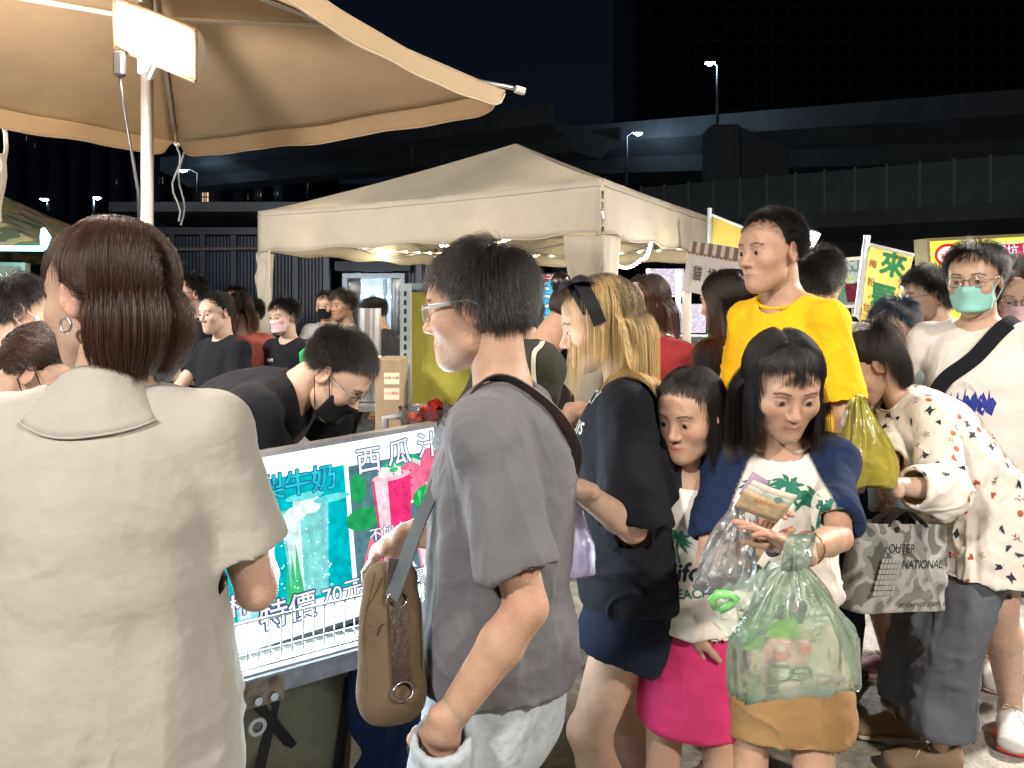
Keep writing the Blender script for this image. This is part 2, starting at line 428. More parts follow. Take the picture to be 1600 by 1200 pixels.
def head_prims(fem=0.0, jaw=1.0, closed=0.5, nose=1.0, mouth=True):
    "adult head about its centre, face towards +y, 0.23 m tall"
    P = [Ell((0, -.018, .034), (.075, .093, .083), k=.0), Ell((0, .028, -.028), (.060*jaw, .058, .082), k=.035),
         Ell((0, .040, .040), (.056, .048, .046), k=.03),
         Ell((0, .064, -.092), (.019*jaw, .020, .017), k=.03),
         Seg((-.040*jaw, .012, -.066), (0, .062, -.094), .015, .013, k=.03), Seg((.040*jaw, .012, -.066), (0, .062, -.094), .015, .013, k=.03)]
    for s in (-1, 1):
        P += [Ell((s*.040, .060, -.024), (.019, .018, .017), k=.03)]
    P += [Seg((-.034, .078, .022), (.034, .078, .022), .010, k=.02)]
    for s in (-1, 1): P += [Ell((s*.031, .105, .0), (.018, .019, .012), k=.016, op='s')]
    P += [Seg((0, .084, .008), (0, .100*nose+.003, -.030), .0065, .0095, k=.014), Ell((0, .1015, -.0315), (.0095, .010, .0085), k=.008)]
    for s in (-1, 1): P += [Ell((s*.0115, .092, -.0355), (.0075, .010, .007), k=.006)]
    for s in (-1, 1): P += [Ell((s*.006, .099, -.0425), (.0035, .005, .0035), k=.003, op='s')]
    if mouth:
        P += [Ell((0, .073, -.063), (.024, .014, .016), k=.02)]
        P += [Seg((-.018, .082, -.0630), (0, .0885, -.0605), .0034, .0044, k=.006), Seg((.018, .082, -.0630), (0, .0885, -.0605), .0034, .0044, k=.006),
              Seg((-.012, .083, -.0700), (.012, .083, -.0700), .0052, k=.007),
              Seg((-.015, .0862, -.0655), (.015, .0862, -.0655), .0016, k=.004, op='s')]
    for s in (-1, 1):
        # lids
        P += [Ell((s*.031, .0735, .0005), (.0155, .0150, .0140), k=.004)]
        up = .0065*(1-closed)
        P += [Seg((s*.031-.0105, .0905, -.0015+up*.2), (s*.031+.0105, .0895, -.0015+up*.2), .0022+up*.35, k=.0015, op='s')]
        # ear
        R = roty(s*0.10) @ rotz(s*-0.35) @ rotx(-0.18)
        P += [Ell((s*.077, -.010, -.004), (.0075, .0175, .031), R=R, k=.008), Ell((s*.087, -.006, .000), (.007, .011, .020), R=R, k=.005, op='s'),
              Ell((s*.080, .002, -.008), (.005, .005, .008), k=.004)]
    return P
def head_tone(L, lips=1.0, brow=1.0):
    "flesh colouring of lips, brows, cheeks, ears; darker lid edges and line between the lips"
    T = np.ones((len(L), 3), np.float32)
    def g(c, r): return np.exp(-(((L-np.array(c))/np.array(r))**2).sum(1))
    for s in (-1, 1):
        T *= 1-g((s*.042, .065, -.03), (.02, .03, .018))[:, None]*np.array([.0, .16, .16])
        T *= 1-g((s*.082, -.01, 0), (.012, .03, .035))[:, None]*np.array([.0, .15, .14])
        x = L[:, 0]*s; bz = .0225+.004*np.exp(-((x-.036)/.014)**2)-.002*(x > .044)
        m = np.clip(1-np.abs(L[:, 2]-bz)/.0042, 0, 1)*(x > .014)*(x < .052)*(L[:, 1] > .05)
        T *= 1-np.minimum(m*1.6, 1)[:, None]*np.array([.78, .80, .80])*brow
        m = np.clip(1-np.abs(np.hypot((x-.031)/.0125, (L[:, 2]-.000)/.0058)-1)/.25, 0, 1)*(L[:, 1] > .07)*(L[:, 2] > -.001)
        T *= 1-m[:, None]*np.array([.5, .55, .58])
    T *= 1-g((0, .10, -.033), (.014, .02, .012))[:, None]*np.array([0, .10, .09])
    m = np.clip(1.35-np.sqrt((L[:, 0]/.024)**2+((L[:, 2]+.0655)/.0085)**2), 0, .30)/.30*(L[:, 1] > .07)
    T *= 1-m[:, None]*np.array([.08, .24, .20])*lips; m = np.clip(1.5-np.abs(L[:, 2]+.0655)/.0014, 0, 1)*(np.abs(L[:, 0]) < .021)*(L[:, 1] > .07); T *= 1-m[:, None]*np.array([.35, .5, .5])
    return T
def hand_prims(W, fd, pn, s, hl, curls=(.35, .35, .4, .45), spread=.06, thumb=.5):
    "palm, four fingers with three bones each, thumb; W wrist, fd finger direction, pn direction the palm faces, s=+1 right hand"
    y = nrm(fd); z = -A3(pn); z = nrm(z-y*float(np.dot(z, y))); x = np.cross(y, z)  # x to the person's... thumb side handled by s
    M = np.stack([x, y, z], 1); q = hl/.185
    T = lambda p: A3(W)+M @ (A3(p)*q)
    ts = -s   # thumb side of a right hand, palm down, fingers forward, is -x
    P = [Seg(T((0, -.03, 0)), T((0, .012, 0)), (.026*q, .020*q), (.029*q, .0165*q), side=x, k=.012),
         Seg(T((0, .012, 0)), T((0, .045, .001)), (.029*q, .0165*q), (.037*q, .0145*q), side=x, k=.012),
         Seg(T((0, .045, .001)), T((0, .080, .0)), (.037*q, .0145*q), (.040*q, .0115*q), side=x, k=.01)]
    xs = (.029, .0105, -.0085, -.0265); ls = (.068, .077, .071, .055); ra = (.0089, .0092, .0088, .0076); y0 = (.084, .088, .085, .078)
    for i in range(4):
        a = (xs[i]*4)*spread*4*.25
        d = np.array([math.sin(a)*1.0, math.cos(a), 0], np.float32); p = np.array([xs[i], y0[i]-.012, 0], np.float32); ang = 0.
        prev = p
        for j, (fr, cu) in enumerate(((.46, .7), (.30, 1.1), (.24, .8))):
            ang += curls[i]*cu
            v = np.array([d[0]*math.cos(ang), d[1]*math.cos(ang), -math.sin(ang)], np.float32)
            nx = prev+v*(ls[i]*fr+(.012 if j == 0 else 0)); r0 = ra[i]*(1-.10*j); r1 = ra[i]*(1-.10*(j+1))
            a0, a1 = prev.copy(), nx.copy(); a0[0] *= ts; a1[0] *= ts
            P.append(Seg(T(a0), T(a1), r0*q, r1*q, k=.0035 if j == 0 else .002)); prev = nx
    t0 = np.array([.018, .018, -.004]); v = np.array([.72, .62, -.35*thumb-.1]); v /= np.linalg.norm(v); p1 = t0+v*.040
    v2 = np.array([.35, .85, -.55*thumb]); v2 /= np.linalg.norm(v2); p2 = p1+v2*.032
    v3 = np.array([.10, .90, -.75*thumb]); v3 /= np.linalg.norm(v3); p3 = p2+v3*.026
    for a, b, r0, r1 in ((t0, p1, .015, .0125), (p1, p2, .0118, .0105), (p2, p3, .0105, .0085)):
        a = a.copy(); b = b.copy(); a[0] *= ts; b[0] *= ts
        P.append(Seg(T(a), T(b), r0*q, r1*q, k=.006))
    return P, M
SHOE = {}
def shoe_meshes(kind, res=.005):
    "right-footed upper and sole in the foot's own frame: heel at y=-.06, toe at y=.20 (for a 0.26 m foot)"
    if kind in SHOE: return SHOE[kind]
    if kind == 'bare':
        up = [Seg((0, -.035, .03), (0, .05, .035), (.028, .028), (.033, .028), k=.02), Seg((0, .05, .035), (0, .13, .018), (.033, .026), (.043, .016), k=.02),
              Seg((0, -.02, .04), (0, -.01, .10), (.030, .034), (.028, .03), k=.03)]
        for i in range(5):
            x = -.032+.016*i; up.append(Seg((x*1.0, .125, .014), (x*1.05, .172-.008*i, .011), .011-.0008*i, .009-.0008*i, k=.004))
        sole = [Seg((0, -.045, -.002), (0, .17, -.002), (.036, .010), (.050, .010), k=.01)]
    else:
        up = [Seg((0, -.030, .045), (0, .06, .052), (.036, .040), (.040, .036), k=.02), Seg((0, .06, .052), (0, .165, .034), (.040, .036), (.043, .026), k=.02),
              Seg((0, -.030, .05), (0, -.025, .105), (.035, .036), (.035, .042), k=.03, flat1=True),
              Seg((0, -.025, .075), (0, -.022, .13), (.026, .032), (.026, .034), k=.004, op='s')]
        sole = [Seg((0, -.040, .012), (0, .07, .012), (.043, .016), (.044, .015), k=.02), Seg((0, .07, .012), (0, .170, .016), (.044, .015), (.046, .013), k=.02)]
    def flat(V, lo, n, res):
        z = lo[2]+res*np.arange(n[2]); return np.maximum(V, -z[None, None, :]*1.0)
    r = []
    for p in (up, sole):
        V, Q = solid(p, res, post=flat if kind != 'bare' or p is up else None); r.append((V, Q))
    SHOE[kind] = r; return r
def lace_mesh():
    b = MB()
    for i in range(5):
        y = .045+.018*i; z = .092-.0105*i
        b.tube([(-.020, y, z-.006), (0, y+.006, z+.002), (.020, y+.011, z-.007)], .0028, 6)
    for s in (-1, 1): b.tube([(0, .045, .096), (s*.018, .055, .108), (s*.030, .05, .092), (s*.012, .046, .094)], .0022, 6)
    b.tube([(0, .045, .094), (.02, .075, .088), (.034, .10, .066)], .002, 6)
    return b
def lap(V, Q, n=2, lam=.5):
    for _ in range(n):
        A = np.zeros_like(V); c = np.zeros(len(V), np.float32)
        for j in range(4):
            a, b = Q[:, j], Q[:, (j+1) % 4]
            for x in range(3): A[:, x] += np.bincount(a, V[b, x], len(V))+np.bincount(b, V[a, x], len(V))
            c += np.bincount(a, minlength=len(V))+np.bincount(b, minlength=len(V))
        V = V+lam*(A/np.maximum(c, 1)[:, None]-V)
    return V.astype(np.float32)
class Person:
    def __init__(s, label, pos, yaw, H, group=None, lean=0, nodir=12, twist=0, head=(0, 0, 0), hh=.135, sw=.102, build=.93, res=.007, fres=.0028,
                 legs=None, arms=None, py=0.0, side=0, skin=None, knee=(0, 1, 0), handsz=.108, bust=0.0, nk=.040):
        s.H = H; s.res, s.fres = res, fres; s.build = build; s.bust = bust
        s.root = empty('person', (pos[0], pos[1], 0), RD(yaw), label=label, cat='person', group=group)
        s.yaw = RD(yaw); s.pos = pos; s.R = rotz(s.yaw); s.label = label
        s.skin = skin
        d = lambda a: A3(0, math.sin(RD(a)), math.cos(RD(a)))
        s.P = A3(0, py*H, .52*H); RS = roty(RD(side))
        s.waist = s.P+RS @ d(lean*.5)*.095*H; s.chest = s.waist+RS @ d(lean*.9)*.12*H; s.neck = s.chest+RS @ d(lean*1.1)*.108*H
        Tw = rotz(RD(twist)); s.up = RS @ d(lean*1.05); s.side = RS @ (Tw @ A3(1, 0, 0)); s.side = nrm(s.side-s.up*float(np.dot(s.side, s.up))); s.fwd = np.cross(s.up, s.side)
        s.fwd = s.fwd if float(np.dot(s.fwd, A3(0, 1, 0))) > 0 else -s.fwd
        s.sh = {q: s.neck-s.up*.030*H+s.side*(q*sw*H) for q in (-1, 1)}
        s.sw = sw
        nd = RS @ d(lean*1.0+nodir); s.hs = hh*H/.23
        s.HR = rotz(RD(head[0])) @ rotx(-RD(head[1])) @ roty(RD(head[2]))
        s.HC = s.neck+nd*(nk*H+.095*s.hs)+s.HR @ A3(0, .018, .015)*s.hs
        s.nd = nd
        # legs
        s.leg = {}
        legs = legs or {}
        for q in (-1, 1):
            fx, fy, fyaw = legs.get(q, (q*.055, 0, -q*8)); hip = s.P+A3(q*.050*H, 0, -.005*H)
            k, an = ik(hip, (fx*H, fy*H-.0, .048*H), .245*H, .238*H, knee); s.leg[q] = (hip, k, an, fyaw)
        # arms: world targets -> local
        s.arm = {}
        arms = arms or {}
        for q in (-1, 1):
            a = dict(arms.get(q) or {})
            sh = s.sh[q]
            if 'w' in a: t = s.loc(a['w'])
            else: t = sh+A3(q*.035*H, .03*H, -.315*H)+A3(a.get('o', (0, 0, 0)))*H
            pole = s.locd(a['pole']) if 'pole' in a else A3(q*.5, -1, -.3)
            e, w = ik(sh, t, .178*H, .150*H, pole)
            fd = s.locd(a['fd']) if 'fd' in a else (w-e)
            pn = s.locd(a['pn']) if 'pn' in a else A3(-q, .2, 0)
            s.arm[q] = (sh, e, w, nrm(fd), nrm(pn), a.get('curls', (.3, .34, .38, .42)), a.get('thumb', .5))
        s.hl = handsz*H
        s.hands = True
    def loc(s, w): return s.R.T @ (A3(*w)-A3(s.pos[0], s.pos[1], 0))
    def locd(s, w): return s.R.T @ A3(*w)
    def world(s, p): return Vector((s.R @ A3(*p)+A3(s.pos[0], s.pos[1], 0)).tolist())
    def add(s, name, V, Q, m, parent=None, **kw):
        me = mesh_np(name, V, Q); return obj(name, me, m, parent or s.root, local=True, **kw)
    # ---- flesh
    def torso_st(s, g=0.0, top=True):
        H, b = s.H, s.build
        st = [(s.P-A3(0, 0, .055*H), (.088*b)*H+g, (.066*b)*H+g), (s.P+A3(0, 0, .0), (.095*b)*H+g, (.070*b)*H+g),
              (s.waist, (.078*b)*H+g, (.058*b)*H+g), (s.chest, (.090*b)*H+g, (.066*b)*H+g),
              (s.neck-s.up*.050*H, (.092*b)*H+g, (.052*b)*H+g)]
        return st
    def body(s, m=None, **hk):
        H, b = s.H, s.build; m = m or s.skin; P = []
        P += loft(s.torso_st(), s.side, k=.02)
        P += [Seg(s.sh[-1], s.sh[1], .028*H*b, k=.03)]
        P += [Seg(s.neck-s.up*.035*H, s.HC-s.nd*.03*s.hs/1.0-s.HR @ A3(0, .03, 0)*s.hs, .036*H*b**.5, .030*H*b**.5, k=.03)]
        for q in (-1, 1):
            P += [Seg(s.neck+s.up*.012*H, s.sh[q], .020*H, .026*H, k=.03)]
            sh, e, w = s.arm[q][:3]
            P += [Ell(sh, .029*H*b, k=.02), Seg(sh, e, .0275*H*b, .0215*H*b, k=.02),
                  Seg(e, e+(w-e)*.30, .0212*H*b, .0228*H*b, k=.01), Seg(e+(w-e)*.30, w, .0228*H*b, (.0150*H), k=.01)]
            hip, k_, an, fy = s.leg[q]
            P += [Seg(hip, k_, .054*H*b, .034*H*b, k=.02), Seg(k_, k_+(an-k_)*.3, .033*H*b, .0345*H*b, k=.02),
                  Seg(k_+(an-k_)*.3+A3(0, -.006*H, 0), an, .0345*H*b, .020*H, k=.02)]
            fr = rotz(RD(fy)) @ A3(0, 1, 0)
            P += [Seg(an-A3(0, 0, .02*H)-fr*.01*H, an-A3(0, 0, .028*H)+fr*.075*H, .019*H, .014*H, k=.015)]
            P += [Ell(k_+A3(0, .012*H, .0), .026*H*b, k=.02)]
        parts = []
        V, Q = solid(P, s.res); T = [np.ones((len(V), 3), np.float32)]
        for q in (-1, 1):  # a little red at elbows and knees
            for c in (s.arm[q][1], s.leg[q][1]):
                g = np.exp(-(((V-c)/.05)**2).sum(1)); T[0] *= 1-g[:, None]*np.array([.02, .12, .12])
        parts.append((V, Q)); s.bodyP = P
        if s.hands:
            for q in (-1, 1):
                sh, e, w, fd, pn, cu, th = s.arm[q]
                hp, M = hand_prims(w, fd, pn, q, s.hl, cu, thumb=th)
                hp = [Seg(w-(w-e)*.22, w, .0168*H, .0150*H, k=.01)]+hp
                V, Q = solid(hp, min(s.fres, s.res*.6)*1.0); parts.append((V, Q))
                g = np.exp(-(((V-(w+fd*s.hl*.9))/.05)**2).sum(1)); T.append(1-g[:, None]*np.array([.0, .12, .10]))
        hp = head_prims(**{k: v for k, v in hk.items() if k in ('closed', 'jaw', 'nose', 'mouth')})
        hp = [Seg((0, -.028, -.03), (0, -.030, -.135), .050, .050, k=.03, flat1=True)][:0]+hp
        V, Q = solid(hp, s.fres/s.hs)
        T.append(head_tone(V, hk.get('lips', 1.0), hk.get('brow', 1.0)))
        parts.append(((V*s.hs) @ s.HR.T+s.HC, Q))
        V, Q = joinm(parts); o = s.add('body', V, Q, m); put_tone(o.data, np.concatenate(T)); s.bo = o
        global EYE
        if hk.get('eyes', s.fres < .0045):
            if EYE is None: EYE = eye_mesh()
            for q in (-1, 1):
                e = bpy.data.objects.new('eye', EYE); COL.objects.link(e)
                if not len(EYE.materials): EYE.materials.append(mat('eyeball', (1, 1, 1), rough=.12, var=0, attr=True, spec=.6))
                e.parent = s.root; R = Matrix(s.HR.tolist()) @ Matrix(rotx(-.12).tolist())
                c = s.HC+s.HR @ A3(q*.031, .0758, .0)*s.hs
                e.matrix_local = Matrix.Translation(Vector(c.tolist())) @ R.to_4x4() @ Matrix.Diagonal((.0128*s.hs,)*3).to_4x4()
        return s
    def hpt(s, x, y, z): return s.HC+s.HR @ A3(x, y, z)*s.hs
    # ---- clothes
    def wrinkle(s, V, Q, amp, freq=(1, 1, .28), f=16, seed=0, hem=None, outer=None, th=.008):
        N = vnormals(V, Q)
        if outer is not None: N = N*np.clip(lap(np.repeat(np.where(sdf_at(outer, V) < -th*.5, -1., 1.).astype(np.float32)[:, None], 3, 1), Q, 4)*2, -1, 1)
        N = N; p = V*f*np.array(freq, np.float32)+seed*3.7
        w = vnoise(V*4+seed)[:, None]*np.array([1.2, 1.2, .8])
        n = vnoise(p+w); r = 1-np.abs(vnoise(p*1.7+w+9))*2; n2 = vnoise(V*np.array([9, 9, 22])+seed+w*1.5)
        n3 = 1-np.abs(vnoise(V*np.array([24, 24, 38])+seed+5+w*2))*2
        q = V*np.array([7, 7, 13])+seed*1.3+w*2.2; cr = np.clip(1-np.abs(vnoise(q))*7, 0, 1)**1.5*np.clip(vnoise(V*5+seed+3)*1.6+.5, 0, 1)
        q = V*np.array([15, 15, 5])*1.0+seed*2.1+w*1.5; cr2 = np.clip(1-np.abs(vnoise(q))*5, 0, 1)**1.5*np.clip(vnoise(V*6+seed+8)*1.6+.4, 0, 1)
        a = amp*(1.2*n+.5*r*np.abs(n)+.45*n2+.16*n3+.75*cr+.6*cr2)
        if hem is not None: a = a*(.45+.75*np.clip((hem[0]-V[:, 2])/(hem[0]-hem[1]), 0, 1))
        return V+N*a[:, None]
    def tee(s, m, hemz=.47, slv=.55, loose=.018, name='t_shirt', neck=.040, amp=.007, seed=1, flare=0.0, shape=None, slvr=.046, res=None, slvloose=.012, sleeve=None, label=None, neckdrop=0.0, col=None):
        H, b = s.H, s.build; res = res or s.res*.8; th = max(.008, res*2.3); slvr *= .70
        def shell(g, ext):
            hip = s.P+A3(0, 0, (hemz-.52)*H)
            st = [(hip, (.097*b)*H+loose*(1.1+flare)+g, (.074*b)*H+loose*(1.1+flare)+g), (s.P+A3(0, 0, .03*H), (.093*b)*H+loose*(1.0+flare*.5)+g, (.072*b)*H+loose*(1+flare*.5)+g),
                  (s.waist, (.088*b)*H+loose+g, (.068*b)*H+loose*.9+g), (s.chest+s.fwd*s.bust*.3, (.094*b)*H+loose*.7+g, (.072*b)*H+loose*.6+s.bust*.6+g),
                  (s.neck-s.up*.050*H, (.098*b)*H+loose*.3+g, (.056*b)*H+loose*.3+g), (s.neck-s.up*.020*H, (.070*b)*H+g, (.042*b)*H+g)]
            if hip[2] > s.P[2]: st = [st[0]]+st[2:]
            P = loft(st, s.side, k=.02, flat0=True)
            if ext: P += [Seg(hip-A3(0, 0, ext*1.5), hip+A3(0, 0, .012), (st[0][1]-.001, st[0][2]-.001), side=s.side, flat0=True, flat1=True, k=.001)]
            P += [Seg(s.sh[-1], s.sh[1], .031*H*b+.003+g, k=.03)]
            for q in (-1, 1):
                P += [Seg(s.neck+s.up*.002*H+s.side*q*.02*H, s.sh[q], .022*H+.003+g, .030*H*b+g, k=.03)]
                sh, e, w = s.arm[q][:3]
                d = nrm(e-sh); L = float(np.linalg.norm(e-sh))
                P += [Ell(sh, .033*H*b+.003+g, k=.02)]
                fr = (sleeve or {}).get(q, slv)
                if fr <= 1: P += [Seg(sh, sh+d*(L*fr+ext), .032*H*b+.004+g, slvr*H*b*.85+slvloose+g, flat1=True, k=.03)]
                else:
                    d2 = nrm(w-e); L2 = float(np.linalg.norm(w-e))
                    P += [Seg(sh, e, .036*H*b+.004+g, .031*H*b+slvloose+g, k=.03), Seg(e, e+d2*(L2*(fr-1)+ext), .031*H*b+slvloose+g, slvr*H*.6+slvloose+g, flat1=True, k=.02)]
            return P
        cut = [Seg(s.neck-s.up*.002*H+s.fwd*(.004*H), s.neck+s.up*.075*H+s.fwd*.02*H, (neck*H*1.1, neck*H), (neck*H*1.25, neck*H*1.1), side=s.side, k=.003)]
        if neckdrop: cut += [Ell(s.neck+s.fwd*.05*H-s.up*.02*H, (neckdrop*H, .05*H, neckdrop*H), k=.01)]
        s.garP = shell(0, 0)
        V, Q = garment(shell(0, 0), shell(-th, th*3), res, cut); V = lap(V, Q, 3)
        V = s.wrinkle(V, Q, amp, seed=seed, hem=(s.neck[2], s.P[2]), outer=s.garP if s.res < .009 else None, th=th)
        if shape is not None: V = shape(V)
        o = s.add(name, V, Q, m, label=label); s.top = o; s.collar(m, neck, amp)
        return o
    def collar(s, m, neck, amp):
        "ribbed band round the neck opening, lying on the cloth"
        H = s.H; bv = s.tree(s.top); pts = []; base = s.neck-s.up*.02*H
        for j in range(40):
            a = 2*math.pi*j/40; d = s.side*math.cos(a)+s.fwd*math.sin(a); d = Vector(nrm(d-s.up*.0).tolist())
            best = None
            for k in range(16):
                z = .075*H-.006*k*H; o = s.neck+s.up*z
                h = bv.ray_cast(Vector(o.tolist()), d, .16)
                if h[0] is not None: best = h[0]; break
            if best is not None: pts.append(best)
        if len(pts) < 20: return
        for _ in range(3): pts = [(pts[i-1]+pts[i]*2+pts[(i+1) % len(pts)])/4 for i in range(len(pts))]
        b = MB(); b.tube(pts+[pts[0]], .0065 if H > 1.4 else .0055, 6, cap=False); b.build('collar', s.colm or m, s.top, smooth=True, local=True)
    colm = None
    def tree(s, t):
        bv = s.__dict__.setdefault('_bv', {})
        if t.name not in bv:
            me = t.data; bv[t.name] = BVHTree.FromPolygons([v.co.copy() for v in me.vertices], [tuple(p.vertices) for p in me.polygons])
        return bv[t.name]
    def legwear(s, m, name, knee=.5, kr=.045, r0=.064, r1=.06, loose=.008, amp=.006, top=.585, seed=4, res=None, label=None, extra=None):
        "shorts or trousers; knee = how far down the leg (0..2)"
        H, b = s.H, s.build; res = res or s.res; th = max(.008, res*2.3)
        def shell(g, ext):
            tp = s.P+A3(0, 0, (top-.52)*H)
            P = loft([(tp+A3(0, 0, ext), .084*b*H+loose+g, .064*b*H+loose+g), (s.P+A3(0, 0, .02*H), .096*b*H+loose+g, .074*b*H+loose+g), (s.P-A3(0, 0, .04*H), .095*b*H+loose+g, .074*b*H+loose+g)], (1, 0, 0), flat0=True)
            for q in (-1, 1):
                hip, k_, an, fy = s.leg[q]; d = nrm(k_-hip); L = float(np.linalg.norm(k_-hip))
                if knee <= 1: P += [Seg(hip, hip+d*(L*knee+ext), r0*b*H+g+loose*.3, r1*b*H+g+loose*.3, flat1=True, k=.02)]
                else:
                    d2 = nrm(an-k_); L2 = float(np.linalg.norm(an-k_)); rr = r1*b*H+loose*.3
                    P += [Seg(hip, k_, r0*b*H+g+loose*.3, kr*b*H+loose+g, k=.02), Seg(k_, k_+d2*(L2*(knee-1)+ext), kr*b*H+loose+g, rr*.75+g, flat1=True, k=.02)]
            if extra: a_, b_, r0_, r1_ = extra; w_ = nrm(b_-a_); P += [Seg(a_-w_*ext*2, b_, r0_+g, r1_+g, flat0=True, k=.03)]
            return P
        V, Q = garment(shell(0, 0), shell(-th, th*3), res); V = lap(V, Q, 3)
        V = s.wrinkle(V, Q, amp, seed=seed, outer=shell(0, 0) if s.res < .009 else None, th=th)
        return s.add(name, V, Q, m, label=label)
    def skirt(s, m, name='skirt', hemz=.33, flare=.04, amp=.010, seed=3, top=.60, front=1.0, label=None, f=16, tilt=0.0):
        H, b = s.H, s.build; res = s.res*.9; th = max(.008, res*2.3)
        def shell(g, ext):
            lo = A3(s.P[0], s.P[1]+tilt, hemz*H-ext)
            return loft([(s.P+A3(0, 0, (top-.52)*H+ext), .080*b*H+g, .062*b*H+g), (s.P, .101*b*H+g, .080*b*H+g), ((s.P+A3(s.P[0], s.P[1]+tilt, hemz*H))/2, .106*b*H+flare*.6+g, .086*b*H*front+flare*.6+g),
                         (lo, .108*b*H+flare+g, .088*b*H*front+flare+g)], (1, 0, 0), flat0=True, flat1=True)
        V, Q = garment(shell(0, 0), shell(-th, th*3), res); V = lap(V, Q, 3)
        V = s.wrinkle(V, Q, amp, freq=(1, 1, .12), f=f, seed=seed, hem=(s.P[2]+.05, hemz*H), outer=shell(0, 0), th=th)
        return s.add(name, V, Q, m, label=label)
    def shoes(s, kind, mu, ms, ml=None, size=.155, sub=None):
        k = size*s.H/.26
        for q in (-1, 1):
            hip, kn, an, fy = s.leg[q]; (V, Q), (V2, Q2) = shoe_meshes(kind)
            R = rotz(RD(fy)); base = A3(an[0], an[1], 0)
            f = lambda X: (X*k*np.array([q, 1, 1])) @ R.T+base
            fl = (lambda Z: Z[:, ::-1]) if q < 0 else (lambda Z: Z)
            if kind == 'bare': 
                V2 = V2+np.array([0, 0, .006], np.float32)
                b = MB(); 
                for y, w in ((.10, .046), (.055, .042)): b.tube([(-w, y, .006), (-w*.7, y, .042), (0, y+.0, .052), (w*.7, y, .042), (w, y, .006)], .010, 8, flat=((0, 1, 0), .3))
                SV = np.array(b.v, np.float32); SF = b.f
                sh = s.add('sandal', f(V2), fl(Q2), ms)
                me = mesh('strap', f(SV), SF, True); obj('strap', me, mu, sh, local=True)
                bo = s.add('foot', f(V)+A3(0, 0, .008), fl(Q), s.skin); put_tone(bo.data, np.ones((len(V), 3)))
            else:
                sh = s.add('shoe', f(V), fl(Q), mu); s.add('sole', f(V2), fl(Q2), ms, parent=sh)
                if ml is not None:
                    b = lace_mesh(); me = mesh('laces', f(np.array(b.v, np.float32)), b.f, True); obj('laces', me, ml, sh, local=True)
    # ---- hair
    def hair(s, m, style='short', n=5000, length=.05, r=.00035, seed=0, cap=.004, line=None, part=0.0, puff=.012, stiff=.5, grav=.5, wave=0.0, bangs=0.0,
             bun=None, tail=None, tiplight=(0, 1), steps=None, capm=None, sides=1.0, back=-.62, tidy=.5, tuck=0, inward=0.0, front=.42, collide=True, minlen=.55, capbelow=None):
        g = np.random.default_rng(abs(seed)+11); hs = s.hs
        C = np.array([0, -.018, .034], np.float32); E = np.array([.075, .093, .083], np.float32)
        # roots on the unit sphere of the cranium
        D = g.normal(size=(n*4, 3)).astype(np.float32); D /= np.linalg.norm(D, axis=1)[:, None]
        def hl(D):
            y = D[:, 1]; f = np.clip((y+.15)/.9, 0, 1)
            z = back+(front-back)*np.clip((y+.35)/1.05, 0, 1)**.9
            side = (np.abs(y-.12) < .22)*(np.abs(D[:, 0]) > .7)
            z = z-side*.12+.04*vnoise(D*4+seed)
            return D[:, 2] > z
        K = hl(D); D = D[K][:n]; n = len(D)
        root = C+D*(E+cap*.3)
        N = D/E; N /= np.linalg.norm(N, axis=1)[:, None]
        u = g.random(n).astype(np.float32)
        L = length*(minlen+(1-minlen)*g.random(n))
        if style in ('short', 'fade'):
            top = np.clip((D[:, 2]-.1)/.6, 0, 1); L = L*(sides+(1-sides)*top)
        clump = np.stack([vnoise(D*7+seed), vnoise(D*7+seed+11), vnoise(D*7+seed+23)], 1)
        if style in ('short', 'fade'):
            cw = np.array([.05, -.52, .85], np.float32); comb_ = D-cw; comb_ -= N*(comb_*N).sum(1)[:, None]; comb_ /= np.maximum(.05, np.linalg.norm(comb_, axis=1))[:, None]
            comb_ += clump*(1-tidy)*1.1; st_ = stiff*(.3+.9*u*u)[:, None]; d = N*st_+comb_*(1-st_)
        else:
            sx = np.where(D[:, 0] > part, 1, -1).astype(np.float32)
            t = np.stack([sx*(.9-.3*np.abs(D[:, 0])), -.40-.25*(D[:, 1] < .3), -.35*np.ones(n)], 1)
            if tail is not None or bun is not None:
                tp = np.array(tail[0] if tail is not None else bun[0], np.float32); t = tp-root; t /= np.linalg.norm(t, axis=1)[:, None]
            if tuck:
                sg_ = np.sign(D[:, 0]).astype(np.float32) if tuck == 2 else np.full(n, float(tuck), np.float32); tk = (D[:, 0]*sg_ > .06) & (D[:, 1] > -.30) & (D[:, 2] < .93); tt_ = np.stack([sg_[tk]*.095, np.full(tk.sum(), -.075), np.full(tk.sum(), -.01)], 1)-root[tk]; t[tk] = tt_/np.linalg.norm(tt_, axis=1)[:, None]; tgt = np.stack([sg_*.088, -.062+.012*clump[:, 0], np.clip(root[:, 2]*.45, -.03, .06)+.01*clump[:, 1]], 1)
            if bangs > 0:
                bg = (D[:, 1] > .42) & (np.abs(D[:, 0]) < .72)
                t[bg] = np.stack([D[bg, 0]*.5, np.full(bg.sum(), .6), np.full(bg.sum(), -.25)], 1); L[bg] = bangs*(.85+.15*g.random(bg.sum()))
            d = N*stiff*.2+t*(1-stiff*.2)+clump*(1-tidy)*.5
        d += g.normal(size=(n, 3))*.06*(1.5-tidy)
        d /= np.linalg.norm(d, axis=1)[:, None]
        steps = steps or int(np.clip(length/.012, 6, 30)); pts = [root]; p = root.copy()
        Gv = (s.HR.T @ A3(0, 0, -1)).astype(np.float32)
        gar = getattr(s, 'garP', None) if (collide and length > .09) else None
        off = (puff*(u**1.5)+.002)
        if tuck: off = np.where(tk, off*.45, off)
        jit = g.normal(size=(n, 3)).astype(np.float32)
